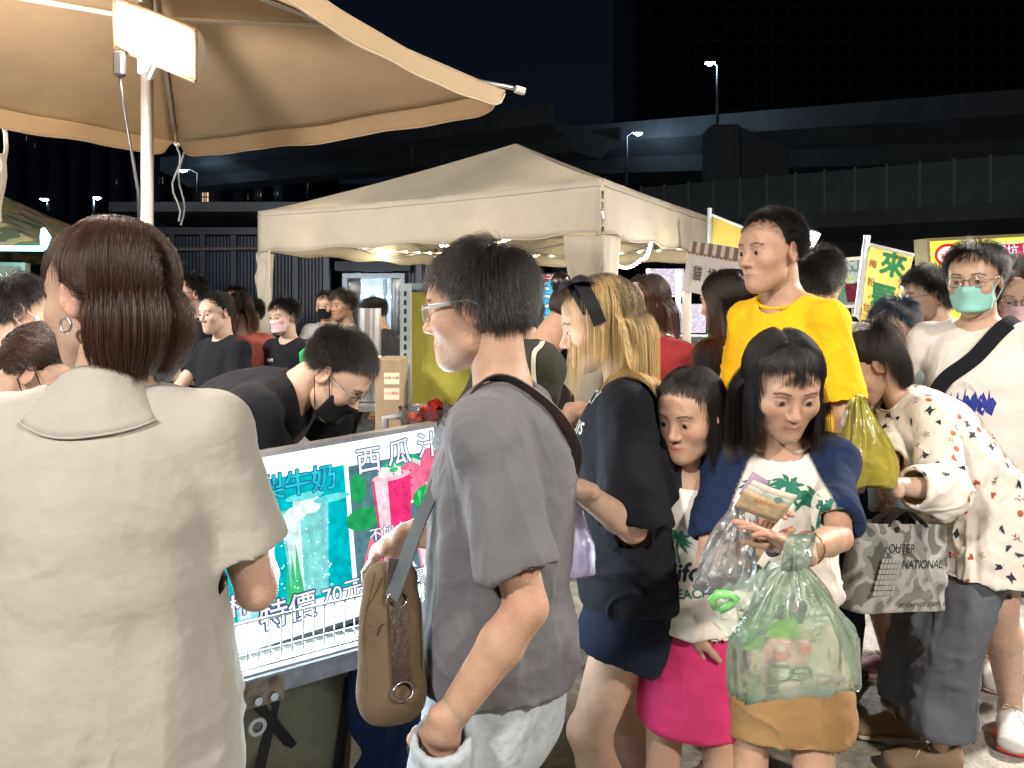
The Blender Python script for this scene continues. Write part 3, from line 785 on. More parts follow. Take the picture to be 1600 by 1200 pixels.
        for i in range(steps):
            st = (L/steps)[:, None]; f = i/steps
            KS = max(4, int(steps*.42)) if tail is not None else steps
            if (tail is not None or bun is not None) and i < KS:
                tp = np.array((tail or bun)[0], np.float32); dt = (tp-C)/E; rt = float(np.linalg.norm(dt)); fr = (i+1)/KS; dd = D*(1-fr)+(dt/rt+jit*.05)*fr; dd /= np.linalg.norm(dd, axis=1)[:, None]
                q = C+dd*(E+off[:, None]*(1-fr*.6))*(1+(rt-1)*fr**4); d = q-p; pts.append(q.copy()); p = q; d = d/np.maximum(1e-6, np.linalg.norm(d, axis=1))[:, None]; gone = np.full(n, i == KS-1); continue
            if tail is not None:
                tdir = np.array(tail[1], np.float32); gf = (i-KS)/max(1, steps-KS); d = d*.75+Gv*(.10+.30*gf)+tdir*max(0, .30-gf*.5)+jit*(.030 if gf < .2 else .008); gone = np.ones(n, bool)
            else:
                gg = np.full((n, 1), grav*(1.3 if style not in ('short', 'fade') else .5), np.float32)
                gg *= min(1, .25+f*2.4)
                if tuck:
                    pull = tk & (p[:, 1] > -.050); tt_ = tgt-p; tt_ /= np.maximum(1e-4, np.linalg.norm(tt_, axis=1))[:, None]; d = np.where(pull[:, None], d*.5+tt_*.6, d); gg[pull] = 0; gg[tk & ~pull] = grav*1.6
                d = d+Gv*gg
                if wave: d = d+wave*np.stack([np.sin(f*14+clump[:, 0]*9), np.cos(f*12+clump[:, 1]*9), 0*u], 1)*.25
            d = d/np.linalg.norm(d, axis=1)[:, None]; q = p+d*st
            if style not in ('short', 'fade') and bun is None:
                k = (q-C)/(E+off[:, None]); l = np.linalg.norm(k, axis=1); ou = (l > 1.0) & (q[:, 2] > .005) & (~gone if tail is not None else True)
                q[ou] = C+(q[ou]-C)*((1+(l[ou]-1)*.35)/l[ou])[:, None]
            if inward and f > .45: q[:, :2] -= (q[:, :2]-np.array([0, -.035], np.float32))*inward*(f-.45)
            # keep off the skull, ears and face
            k = (q-C)/(E+off[:, None]); l = np.linalg.norm(k, axis=1); ins = l < 1
            q[ins] = C+(q[ins]-C)/l[ins][:, None]
            c2 = np.array([0, .015, -.03], np.float32); e2 = np.array([.066, .070, .090], np.float32)+off[:, None]*.7
            k = (q-c2)/e2; l = np.linalg.norm(k, axis=1); ins = l < 1; q[ins] = c2+(q[ins]-c2)/l[ins][:, None]
            if gar is not None and i > steps*.25:
                wq = (q*hs) @ s.HR.T+s.HC; 
                for it in range(2):
                    dd = sdf_at(gar, wq.astype(np.float32)); ins = dd < .008+off*.3
                    if ins.any():
                        e = .006; w0 = wq[ins].astype(np.float32); g3 = np.stack([sdf_at(gar, w0+np.eye(3, dtype=np.float32)[a]*e)-sdf_at(gar, w0-np.eye(3, dtype=np.float32)[a]*e) for a in range(3)], 1)
                        g3 /= np.maximum(1e-5, np.linalg.norm(g3, axis=1))[:, None]; wq[ins] = w0+g3*(.008+off[ins]*.3-dd[ins])[:, None]
                q = ((wq-s.HC) @ s.HR)/hs
            d = (q-p)/np.maximum(1e-6, np.linalg.norm(q-p, axis=1))[:, None]; p = q; pts.append(p.copy())
        X = np.stack(pts, 1); X = (X*hs) @ s.HR.T+s.HC; np_ = X.shape[1]
        me = bpy.data.hair_curves.new('hair_strands'); me.add_curves([np_]*n)
        me.position_data.foreach_set('vector', X.astype(np.float32).ravel())
        tap = np.clip((1-np.linspace(0, 1, np_))*3, .25, 1); ra = np.tile(r*tap, (n, 1))*(.7+.6*g.random((n, 1)))
        a = me.attributes.get('radius') or me.attributes.new('radius', 'FLOAT', 'POINT'); a.data.foreach_set('value', ra.astype(np.float32).ravel())
        c = me.attributes.new('shade', 'FLOAT_COLOR', 'POINT'); cc = np.ones((n, np_, 4), np.float32)
        t0, t1 = tiplight; cc[..., 0] = np.clip((np.linspace(0, 1, np_)-t0)/(t1-t0), 0, 1)[None]*np.clip(.7+.5*clump[:, :1]+.3*jit[:, :1], 0, 1); cc[..., 1] = np.clip(.5+.35*clump[:, 1:2]+.25*jit[:, 1:2], 0, 1)
        c.data.foreach_set('color', cc.ravel())
        me.materials.append(m)
        # cap under the strands
        def cutf(V, lo, nn_, res):
            ax = [lo[i]+res*np.arange(nn_[i], dtype=np.float32) for i in range(3)]
            G = np.stack(np.meshgrid(*ax, indexing='ij'), -1); k = (G-C)/E; l = np.linalg.norm(k, axis=-1); Dn = k/np.maximum(l, 1e-4)[..., None]
            y = Dn[..., 1]; z = back+(front-back)*np.clip((y+.35)/1.05, 0, 1)**.9+.03; side = (np.abs(y-.12) < .22)*(np.abs(Dn[..., 0]) > .7)*.12
            V = np.maximum(V, (z-side-Dn[..., 2])*.06); return np.maximum(V, (.90-l)*.08)
        V, Q = solid([Ell(C, tuple((E+cap).tolist()), k=0)], max(.003, s.fres)/hs, post=cutf)
        o = s.add('hair', (V*hs) @ s.HR.T+s.HC, Q, capm or m)
        h = bpy.data.objects.new('hair_strands', me); COL.objects.link(h); h.parent = o
        if bun is not None:
            b = MB(); bc = np.array(bun[0]); br = bun[1]; V, Q = solid([Ell(bc, br, k=0), Ell(bc+np.array([0, -.2*br, .3*br]), br*.8, k=.01)], .004)
            V = V+vnormals(V, Q)*(vnoise(V*np.array([90, 90, 40]))*.004)[:, None]; s.add('hair_bun', (V*hs) @ s.HR.T+s.HC, Q, m)
        s.hcap = o; return o
    # ---- face things
    def glasses(s, m, r=.021, lens=True, ww=.0012):
        b = MB()
        for q in (-1, 1):
            pts = []
            for j in range(17):
                a = 2*math.pi*j/16; x = abs(math.cos(a))**.7*math.copysign(1, math.cos(a)); z = abs(math.sin(a))**.7*math.copysign(1, math.sin(a))
                pts.append(Vector(s.hpt(q*.033+x*r*1.12, .0975-abs(q*.033+x*r*1.12)*.09, z*r*.8-.001).tolist()))
            b.tube(pts, ww, 6, cap=False)
            b.tube([Vector(s.hpt(*p).tolist()) for p in ((q*.0565, .092, .006), (q*.068, .082, .008), (q*.079, .03, .010), (q*.083, -.012, .014), (q*.083, -.026, -.002))], ww, 6)
        b.tube([Vector(s.hpt(*p).tolist()) for p in ((-.012, .096, .003), (0, .101, .007), (.012, .096, .003))], ww, 6)
        g = b.build('glasses', m, s.root, smooth=True, local=True)
        if lens:
            for q in (-1, 1):
                l = MB(); c = [Vector(s.hpt(q*.033, .0955, 0).tolist())]
                ring = []
                for j in range(16):
                    a = 2*math.pi*j/16; x = abs(math.cos(a))**.7*math.copysign(1, math.cos(a)); z = abs(math.sin(a))**.7*math.copysign(1, math.sin(a))
                    ring.append(Vector(s.hpt(q*.033+x*r*1.1, .0972-abs(q*.033+x*r*1.1)*.09, z*r*.78-.001).tolist()))
                l.add(c+ring, [(0, 1+j, 1+(j+1) % 16) for j in range(16)]); l.build('lens', film('lens', (.8, .85, .9), .04, .03, .5), g, local=True)
        return g
    def mask(s, m, name='face_mask', low=0.0, strap=True):
        "pleated mask over nose, mouth and chin"
        P0 = []
        n1, n2 = 9, 15
        hp = head_prims(); 
        for i in range(n1):
            z = -.014-low-(.088-low*.6)*i/(n1-1); row = []
            for j in range(n2):
                a = -1.12+2.24*j/(n2-1); di = np.array([math.sin(a), math.cos(a), 0], np.float32); o = np.array([0, .01, z], np.float32)
                ts = np.linspace(.03, .135, 43, dtype=np.float32); d = sdf_at(hp[:6]+hp[8:10]+[x for x in hp if isinstance(x, Seg) and x.op == 'u'], o+di*ts[:, None]); k = np.where(d < 0)[0]
                t = ts[k[-1]] if len(k) else .05
                row.append(t)
            P0.append(row)
        T = np.array(P0); 
        for it in range(2): T[:, 1:-1] = np.maximum(T[:, 1:-1], (T[:, :-2]+T[:, 2:])/2); T[1:-1] = np.maximum(T[1:-1], (T[:-2]+T[2:])/2)
        b = MB(); rows = []
        for i in range(n1):
            z = -.014-low-(.088-low*.6)*i/(n1-1)
            rows.append([Vector(s.hpt(math.sin(-1.12+2.24*j/(n2-1))*(T[i, j]+.0085+.0016*(i % 3 == 1)), .01+math.cos(-1.12+2.24*j/(n2-1))*(T[i, j]+.0085+.0016*(i % 3 == 1)), z).tolist()) for j in range(n2)])
        b.sheet(rows); o = b.build(name, m, s.root, smooth=True, local=True)
        md = o.modifiers.new('thickness', 'SOLIDIFY'); md.thickness = .0012
        if strap:
            for q, j in ((-1, 0), (1, n2-1)):
                e = Vector(s.hpt(q*.083, -.02, .018).tolist()); e2 = Vector(s.hpt(q*.081, -.024, -.022).tolist()); e1 = Vector(s.hpt(q*.084, -.008, .026).tolist())
                c = MB(); c.tube([rows[1][j], (rows[1][j]+e1)/2+(Vector(s.hpt(q*.01, 0, 0).tolist())-Vector(s.HC.tolist()))*.3, e1, e, e2, rows[-2][j]], .0014, 6)
                c.build('ear_loop', m, o, smooth=True, local=True)
        return o
    # ---- prints and bands that lie on the garment
    def project(s, V, F, direction, m, name, target=None, lift=.0015, origin_back=.4, parent=None, subdiv=True, **kw):
        "lay a flat outline given in the person's frame onto the cloth along 'direction'"
        t = target or s.top; T = s.tree(t); d = Vector(direction).normalized(); vs = []
        b = MB(); b.add(V, F); me = mesh(name, b.v, b.f)
        if subdiv:
            import bmesh
            bm = bmesh.new(); bm.from_mesh(me); bmesh.ops.triangulate(bm, faces=bm.faces)
            for _ in range(5):
                lg = [e for e in bm.edges if e.calc_length() > .014]
                if not lg: break
                bmesh.ops.subdivide_edges(bm, edges=lg, cuts=1)
                bmesh.ops.triangulate(bm, faces=[f for f in bm.faces if len(f.verts) > 3])
            bm.to_mesh(me); bm.free()
        bad = set()
        for v in me.vertices:
            h = T.ray_cast(v.co-d*origin_back, d)
            if h[0] is None: bad.add(v.index)
            else: v.co = h[0]-d*lift
        if bad:
            import bmesh
            bm = bmesh.new(); bm.from_mesh(me); bm.verts.ensure_lookup_table(); bmesh.ops.delete(bm, geom=[bm.verts[i] for i in bad], context='VERTS'); bm.to_mesh(me); bm.free()
        me.update(); return obj(name, me, m, parent or t, local=True, **kw)
def band(name, pts, width, thick, m, parent=None, side=None, smooth=True, **kw):
    "a flat strap through points; side = direction of its width at each point (one or a list)"
    pts = [Vector(p) for p in pts]
    # smooth
    P = []; n = len(pts); SD = side if isinstance(side, list) else [side]*n; SS = []
    for i in range(n-1):
        p0, p1, p2, p3 = pts[max(i-1, 0)], pts[i], pts[i+1], pts[min(i+2, n-1)]
        for j in range(6):
            t = j/6; P.append(0.5*((2*p1)+(p2-p0)*t+(2*p0-5*p1+4*p2-p3)*t*t+(3*p1-p0-3*p2+p3)*t**3)); SS.append(Vector(SD[i]).lerp(Vector(SD[i+1]), t))
    P.append(pts[-1]); SS.append(Vector(SD[-1])); vs = []; k = len(P)
    for i, p in enumerate(P):
        t = (P[min(i+1, k-1)]-P[max(i-1, 0)]).normalized(); u = SS[i]; u = (u-t*u.dot(t)).normalized(); w = t.cross(u)
        vs += [p+u*width/2+w*thick/2, p-u*width/2+w*thick/2, p-u*width/2-w*thick/2, p+u*width/2-w*thick/2]
    fs = [(i*4+j, i*4+(j+1) % 4, (i+1)*4+(j+1) % 4, (i+1)*4+j) for i in range(k-1) for j in range(4)]+[(3, 2, 1, 0), tuple((k-1)*4+j for j in range(4))]
    b = MB(); b.add(vs, fs); return b.build(name, m, parent, **kw)
# ------------------------------------------------------------------ helpers for lamps
def point(name, loc, e, col=(1, .93, .82), r=.05, parent=None):
    l = bpy.data.lights.new(name, 'POINT'); l.energy = e; l.color = col; l.shadow_soft_size = r
    o = bpy.data.objects.new(name, l); COL.objects.link(o)
    if parent is not None: o.parent = parent; o.matrix_parent_inverse = parent_world(parent).inverted()
    o.location = loc; return o
def area(name, loc, dir, e, sx, sy, col=(1, .93, .82), parent=None, spread=180):
    l = bpy.data.lights.new(name, 'AREA'); l.energy = e; l.color = col; l.shape = 'RECTANGLE'; l.size = sx; l.size_y = sy; l.spread = RD(spread)
    o = bpy.data.objects.new(name, l); COL.objects.link(o); M = Vector(dir).to_track_quat('-Z', 'Y')
    if parent is not None: o.parent = parent; o.matrix_parent_inverse = parent_world(parent).inverted()
    o.location = loc; o.rotation_euler = M.to_euler(); return o
# ------------------------------------------------------------------ ground
def ground_mat():
    m = mat('concrete_ground', (.38, .365, .335), rough=.85, var=.16, scale=5, bump=.6, bscale=45)
    nt = m.node_tree; b = nt.nodes['Principled BSDF']; L = nt.links
    src = b.inputs['Base Color'].links[0].from_socket
    tc = nn(nt, 'ShaderNodeTexCoord')
    v = nn(nt, 'ShaderNodeTexNoise'); v.inputs['Scale'].default_value = 90; v.inputs['Detail'].default_value = 3; L.new(tc.outputs['Object'], v.inputs[0])
    r = nn(nt, 'ShaderNodeValToRGB'); r.color_ramp.elements[0].position = .30; r.color_ramp.elements[0].color = (.35, .35, .35, 1); r.color_ramp.elements[1].position = .45; r.color_ramp.elements[1].color = (1, 1, 1, 1)
    L.new(v.outputs['Fac'], r.inputs[0])
    c = nn(nt, 'ShaderNodeTexNoise'); c.inputs['Scale'].default_value = 5.3; c.inputs['Detail'].default_value = 8; c.inputs['Roughness'].default_value = .7; c.inputs['Distortion'].default_value = .6; L.new(tc.outputs['Object'], c.inputs[0])
    r2 = nn(nt, 'ShaderNodeValToRGB'); r2.color_ramp.elements[0].position = .35; r2.color_ramp.elements[0].color = (.55, .53, .5, 1); r2.color_ramp.elements[1].position = .6; r2.color_ramp.elements[1].color = (1.1, 1.1, 1.08, 1)
    L.new(c.outputs['Fac'], r2.inputs[0])
    m1 = nn(nt, 'ShaderNodeMix', data_type='RGBA', blend_type='MULTIPLY'); m1.inputs[0].default_value = .8; L.new(src, m1.inputs[6]); L.new(r.outputs[0], m1.inputs[7])
    m2 = nn(nt, 'ShaderNodeMix', data_type='RGBA', blend_type='MULTIPLY'); m2.inputs[0].default_value = 1; L.new(m1.outputs[2], m2.inputs[6]); L.new(r2.outputs[0], m2.inputs[7])
    L.new(m2.outputs[2], b.inputs['Base Color']); return m
gb = MB(); N = 40
gb.sheet([[(-400+800*i/N, -100+700*j/N, 0) for i in range(N+1)] for j in range(N+1)])
gb.build('ground', ground_mat(), kind='structure')
# ------------------------------------------------------------------ far things
CONC = mat('viaduct_concrete', (.22, .26, .29), rough=.9, var=.25, scale=.35, bump=.3, bscale=3, stretch=(1, 1, .35))
DARK = mat('dark_metal', (.05, .055, .07), rough=.6, var=.3, scale=1.5)
STEEL = mat('steel', (.55, .55, .56), rough=.35, metal=.9, var=.15, scale=9)
WHITEP = mat('white_paint', (.78, .78, .77), rough=.5, var=.06)
BLACKP = mat('black_plastic', (.015, .015, .017), rough=.4, var=.1)
def deck(name, A, B, w, th, par, label, cat, extra=None):
    "a straight bridge deck from A to B (edge line at deck top), width w away from the viewer"
    A, B = Vector(A), Vector(B); d = (B-A); d.z = 0; d.normalize(); n = Vector((-d.y, d.x, 0)); n = n if n.y > 0 else -n
    r = empty(name, (A.x, A.y, 0), label=label, cat=cat)
    P = lambda t, u, z: A.lerp(B, t)+n*u+Vector((0, 0, z))
    def sec(sc, nm, m=CONC):
        b = MB(); k = len(sc); K = 6
        for i in range(K+1):
            for (u, z) in sc: b.v.append(tuple(P(i/K, u, z)))
        b.f += [(i*k+j, i*k+(j+1) % k, (i+1)*k+(j+1) % k, (i+1)*k+j) for i in range(K) for j in range(k)]+[tuple(range(k))[::-1], tuple(K*k+j for j in range(k))]
        return b.build(nm, m, r)
    sec([(0, -.25), (0, 0), (w, 0), (w, -.25), (w-1.5, -th*.55), (w-2.3, -th), (2.3, -th), (1.5, -th*.55)], 'girder')
    sec([(0, 0.003), (0, par), (.3, par), (.3, 0.003)], 'parapet'); sec([(w-.3, 0.003), (w-.3, par), (w, par), (w, 0.003)], 'parapet')
    return r, P, n, d
d1, P1_, n1_, dd1 = deck('elevated_highway', at(700, 232, 66)+Vector((0, 0, 0)), at(1900, 150, 33), 11, 2.2, 1.0, 'dark concrete elevated highway crossing behind the square pier at the right', 'highway')
d2, P2_, n2_, dd2 = deck('elevated_road', at(1000, 362, 36), at(1800, 318, 26), 8, 1.4, .35, 'lower elevated road carrying a pale noise barrier, below the highway', 'road bridge')
# noise barrier: panel after panel between posts
BAR = mat('barrier_panel', (.22, .30, .33), rough=.6, var=.2, scale=1.2); BARP = mat('barrier_post', (.42, .48, .50), rough=.6)
L2 = (P2_(1, 0, 0)-P2_(0, 0, 0)).length; K = int(L2/1.15); pm = None
for i in range(K):
    c = P2_((i+.5)/K, .15, 1.22); M = basis(dd2, (0, 0, 1))
    if pm is None:
        pm = MB(); pm.box((0, 0, 0), (L2/K-.10, .08, 1.7)); 
        for j in range(5): pm.box((0, -.05, -.68+.34*j), (L2/K-.14, .03, .05))
        pm = mesh('barrier_panel', pm.v, pm.f); pq = MB(); pq.box((0, 0, 0), (.10, .16, 1.8)); pq = mesh('barrier_post', pq.v, pq.f)
    for nm, me, mm, tt in (('barrier_panel', pm, BAR, c), ('barrier_post', pq, BARP, P2_(i/K, .15, 1.26))):
        o = obj(nm, me, mm, d2); o.matrix_basis = Matrix.Translation(tt) @ M.to_4x4()
# piers
def pier(c, w, h, cap, label, nm='bridge_pier'):
    r = empty(nm, (c.x, c.y, 0), label=label, cat='pier'); b = MB(); b.box((c.x, c.y, h/2), (w, w*1.2, h), bev=.12); b.build('column', CONC, r)
    if cap:
        b = MB(); x0 = c.x+w/2+.01; b.add([(x0, c.y-w*.6, h-.2), (x0+2.6, c.y-w*.2, h-1.1), (x0+2.6, c.y-w*.2, h-2.6), (x0, c.y-w*.6, h-3.3), (x0, c.y+w*.6, h-.2), (x0+2.6, c.y+w*1.2, h-1.1), (x0+2.6, c.y+w*1.2, h-2.6), (x0, c.y+w*.6, h-3.3)],
            [(0, 1, 2, 3), (7, 6, 5, 4), (0, 4, 5, 1), (1, 5, 6, 2), (2, 6, 7, 3), (3, 7, 4, 0)]); b.build('bracket', CONC, r)
    return r
pc = at(1127, 480, 40); pier(pc, 1.55, CZ+280*40/F, True, 'tall square concrete pier with a bracket head, behind the white tent on the right')
for px, Y, h in ((880, 52, 9.6), (1500, 34, 8.0)): c = at(px, 480, Y); pier(c, 1.5, h, False, 'plain pier under the highway near the tent peak' if px < 1000 else 'plain pier under the highway near the right edge')
d3, P3_, n3_, dd3 = deck('ramp', at(250, 262, 62), at(860, 185, 38), 7, 1.3, .8, 'elevated ramp with a lit edge between the umbrella and the tent peak', 'highway ramp')
d4, _, _, _ = deck('overpass', at(150, 372, 40), at(700, 305, 26), 9, 1.2, .3, 'low dark overpass behind the container wall left of the tent', 'overpass')
# far towers
def tower(x0, x1, Y, h, label, mw, mframe, nx, nz, lit=(), ribs=0, depth=25):
    r = empty('office_tower', ((x0+x1)/2, Y, 0), label=label, cat='building')
    b = MB(); b.box(((x0+x1)/2, Y+depth/2, h/2), (x1-x0, depth, h)); b.build('wall', mw, r)
    g = MB()
    if nx:
        for i in range(nx+1): g.box((x0+(x1-x0)*i/nx, Y-.12, h/2), (.22, .2, h))
        for j in range(1, nz): g.box(((x0+x1)/2, Y-.20, h*j/nz), (x1-x0, .3, .25))
        g.build('mullion_grid', mframe, r, kind='stuff')
    if ribs:
        me = MB(); me.box((0, 0, 0), ((x1-x0)/ribs*.42, 1.2, h)); me = mesh('rib', me.v, me.f)
        for i in range(ribs): o = obj('rib', me, mframe, r); o.matrix_basis = Matrix.Translation(((x0+(x1-x0)*(i+.5)/ribs), Y-.6, h/2))
    for (px, py, w_, h_, m_) in lit:
        c = at(px, py, Y-1.4); f = MB(); f.box(c, (w_*Y/F, .1, h_*Y/F)); wdo = f.build('window', m_, r)
        f = MB(); ww, hh = w_*Y/F, h_*Y/F
        for i in range(1, 3): f.box(c+Vector((-ww/2+ww*i/3, -.1, 0)), (.12, .1, hh+.2))
        f.box(c+Vector((0, -.1, 0)), (ww+.2, .08, .12)); f.build('window_bars', DARK, wdo)
    return r
GL = mat('tower_glass', (.02, .03, .045), rough=.25, var=.3, scale=.05); GF = mat('tower_frame', (.14, .17, .22), rough=.5)
tower(at(990, 0, 125).x, at(1900, 0, 125).x, 125, 95, 'dark glass office tower with a grid facade filling the upper right', GL, GF, 38, 34)
WW = emis('window_warm', (1, .72, .45), .9); WD = emis('window_dim', (.9, .6, .5), .18); WC = emis('window_cool', (.8, .9, 1), .8)
FB = mat('apartment_wall', (.035, .045, .08), rough=.8, var=.3, scale=.1); FR = mat('apartment_rib', (.09, .12, .19), rough=.8, var=.3, scale=.1)
tower(at(-80, 0, 90).x, at(455, 0, 90).x, 90, 36, 'dark apartment tower with vertical ribs and a few lit windows, upper left', FB, FR, 0, 0,
      lit=[(40, 212, 3, 14, WD), (72, 208, 3, 14, WD), (252, 282, 5, 9, WD), (321, 268, 9, 13, WW), (321, 290, 8, 10, WD), (321, 308, 9, 14, WW), (355, 252, 12, 2.5, WW), (409, 256, 10, 3, WC), (429, 261, 9, 2.5, WC),
           (432, 285, 5, 3, WW), (405, 304, 5, 3, WW), (431, 302, 5, 2.5, WC), (386, 308, 3, 8, WD), (180, 284, 4, 5, WD), (53, 227, 2, 5, WD)], ribs=17)
tower(at(455, 0, 140).x, at(930, 0, 140).x, 140, 24, 'low far block with a dark wall behind the ramp', FB, FR, 24, 8, depth=20)
# street lamps
LH = emis('street_led', (.82, .92, 1), 60)
def street_lamp(px, py, Y, base_py, arm, label, lit=True, e=140):
    h = at(px, py, Y); b0 = at(base_py[0], base_py[1], Y); r = empty('street_lamp', (b0.x, Y, b0.z), label=label, cat='street lamp', group='street lamps along the viaducts')
    b = MB(); top = Vector((b0.x, Y, h.z-.25)); sx = 1 if h.x > b0.x else -1
    b.tube([b0, b0.lerp(top, .8), top, top+Vector(((h.x-b0.x)*.45, 0, .25)), h+Vector((0, 0, .06))], [.10, .08, .06, .05, .04], 8); b.build('pole', mat('lamp_pole', (.35, .38, .42), rough=.5, metal=.6), r, smooth=True)
    b = MB(); b.box(h, (.55, .26, .10), bev=.03); hd = b.build('lamp_head', DARK, r)
    if lit:
        b = MB(); b.box(h-Vector((0, 0, .062)), (.50, .30, .05)); b.build('lens', LH, hd); b = MB(); b.lathe([(.001, -.16), (.12, -.13), (.16, -.06), (.16, -.0)], h-Vector((0, 0, .05)), 12); b.build('diffuser', LH, hd, smooth=True)
        point('lamp_glow', h-Vector((0, 0, .35)), e*.5, (.50, .74, 1), .2, r)
    return r
street_lamp(1109, 97, 44, (1121, 215), 1, 'tall lit street lamp standing above the square concrete pier', e=160)
street_lamp(997, 207, 50, (979, 290), 1, 'lit street lamp with a curved arm left of the concrete pier', e=130)
street_lamp(286, 265, 55, (309, 332), 1, 'lit street lamp just right of the umbrella pole', e=120)
street_lamp(503, 266, 70, (480, 310), 1, 'small lit street lamp beyond the ramp, left of the tent peak', e=100)
street_lamp(69, 310, 60, (75, 330), 1, 'lit street lamp low at the far left', e=90)
street_lamp(152, 308, 60, (146, 335), 1, 'lit street lamp partly behind the hair of the woman in white', e=90)
street_lamp(640, 207, 45, (645, 262), 1, 'unlit lamp post standing on the ramp', lit=False)
# ------------------------------------------------------------------ container wall behind the tent
def container_wall():
    r = empty('container_wall', at(460, 0, 10).xy.to_3d(), label='dark blue corrugated metal wall behind the tent and the crowd on the left', cat='wall')
    m = mat('container_paint', (.030, .045, .085), rough=.45, var=.4, scale=2.5, spec=.6, stretch=(3, 3, .4)); x0, x1 = at(225, 0, 10).x, at(800, 0, 10).x; h = 2.42; n = 12; w = (x1-x0)/n
    b = MB(); k = 8
    pr = []
    for i in range(k):
        u = -w/2+.02+(w-.04)*i/k; s = (w-.04)/k; pr += [(u, 0), (u+s*.3, 0), (u+s*.45, -.035), (u+s*.8, -.035), (u+s*.95, 0)]
    pr.append((w/2-.02, 0))
    b.sheet([[(p[0], p[1], z) for p in pr] for z in (.05, h)]); me = mesh('metal_panel', b.v, b.f)
    for i in range(n):
        xc = x0+w*(i+.5)
        if at(540, 0, 10).x-.1 < xc < at(630, 0, 10).x: continue
        o = obj('metal_panel', me, m, r); o.matrix_basis = Matrix.Translation((xc, 10, 0)); md = o.modifiers.new('t', 'SOLIDIFY'); md.thickness = .02
    me = MB(); me.box((0, 0, 0), (.07, .10, h+.06)); me = mesh('wall_post', me.v, me.f); m2 = mat('post_dark', (.06, .07, .10), rough=.4, metal=.3)
    for i in range(n+1): 
        if i == 8: continue
        o = obj('wall_post', me, m2, r); o.matrix_basis = Matrix.Translation((x0+w*i, 9.95, h/2+.03))
    b = MB(); b.box(((x0+x1)/2, 9.92, h+.06), (x1-x0, .12, .09)); b.build('top_rail', m2, r)
    b = MB(); b.tube([(x0, 9.86, h-.18), (x1, 9.86, h-.12)], .025, 8); b.build('pipe', STEEL, r)
    # roof of the shed over it
    b = MB(); b.box(((x0+x1)/2, 11.2, h+.35), (x1-x0+.6, 3.0, .12)); b.build('roof', mat('shed_roof', (.07, .085, .11), rough=.5, var=.3, scale=2), r)
    # stall window
    a, c = at(545, 436, 9.9), at(625, 522, 9.9); xc, zc = (a.x+c.x)/2, (a.z+c.z)/2; wi, hi = c.x-a.x, a.z-c.z
    f = empty('stall_window', (xc, 10, 0), label='cold blue lit stall window in the dark metal wall inside the tent opening', cat='window')
    b = MB(); 
    for q in (-1, 1): b.box((xc+q*(wi/2+.04), 9.88, zc), (.06, .10, hi+.14))
    b.box((xc, 9.88, zc+hi/2+.04), (wi+.02, .10, .06)); b.box((xc, 9.88, zc-hi/2-.04), (wi+.02, .10, .06)); b.box((xc+.14, 9.87, zc), (.035, .06, hi)); b.build('frame', mat('alu_dark', (.12, .14, .17), rough=.35, metal=.7), f)
    b = MB(); b.box((xc, 9.88, zc+hi/2+.16), (wi+.3, .25, .12)); b.build('awning_box', DARK, f)
    b = MB(); b.quad((xc-wi/2, 10.6, zc-hi/2), (xc+wi/2, 10.6, zc-hi/2), (xc+wi/2, 10.6, zc+hi/2+.1), (xc-wi/2, 10.6, zc+hi/2+.1)); 
    m = bpy.data.materials.new('lit_interior'); m.use_nodes = True; nt = m.node_tree; e = nt.nodes['Principled BSDF']; tx = nn(nt, 'ShaderNodeTexNoise'); tx.inputs['Scale'].default_value = 7; tx.inputs['Detail'].default_value = 8
    rp = nn(nt, 'ShaderNodeValToRGB'); rp.color_ramp.elements[0].position = .35; rp.color_ramp.elements[0].color = (.02, .06, .12, 1); rp.color_ramp.elements[1].position = .7; rp.color_ramp.elements[1].color = (.25, .5, .8, 1); tc = nn(nt, 'ShaderNodeTexCoord')
    nt.links.new(tc.outputs['Object'], tx.inputs[0]); nt.links.new(tx.outputs['Fac'], rp.inputs[0]); nt.links.new(rp.outputs[0], e.inputs['Emission Color']); e.inputs['Emission Strength'].default_value = 1.0
    b.build('back_wall', m, f)  # the room's light is put into the wall's own glow
    b = MB(); b.box((xc-.1, 10.3, zc+hi*.18), (.5, .05, .03)); b.build('tube_lamp', emis('cold_tube', (.7, .9, 1), 12), f)
    b = MB(); b.quad((xc-wi/2, 9.9, zc-hi/2), (xc+wi/2, 9.9, zc-hi/2), (xc+wi/2, 9.9, zc+hi/2), (xc-wi/2, 9.9, zc+hi/2)); b.build('pane', film('pane', (.5, .6, .7), .06, .03, .4), f)
    point('window_glow', (xc, 9.5, zc+.1), 6, (.6, .8, 1), .2, f)
    return r
container_wall()

# ------------------------------------------------------------------ white gazebo tent
TENT = cloth('tent_fabric', (.54, .50, .41), var=.08, rough=.75, scale=3, bump=.5, bscale=7, weave=0)
def add_trans(m, f=.25):
    nt = m.node_tree; b = nt.nodes['Principled BSDF']; o = nt.nodes['Material Output']; t = nn(nt, 'ShaderNodeBsdfTranslucent'); x = nn(nt, 'ShaderNodeMixShader'); x.inputs[0].default_value = f
    src = b.inputs['Base Color'].links[0].from_socket; nt.links.new(src, t.inputs[0]); nt.links.new(b.outputs[0], x.inputs[1]); nt.links.new(t.outputs[0], x.inputs[2]); nt.links.new(x.outputs[0], o.inputs[0])
add_trans(TENT, .3)
LEDM = emis('led_warm', (1, .84, .55), 26)
TA, TB = Vector((.54, 4.6, 0)), Vector((-2.03, 6.16, 0)); uu = (TB-TA); uu = Vector((-uu.y, uu.x, 0)).normalized(); uu = uu if uu.y > 0 else -uu
TC_, TD = TA+uu*3.0, TB+uu*3.0
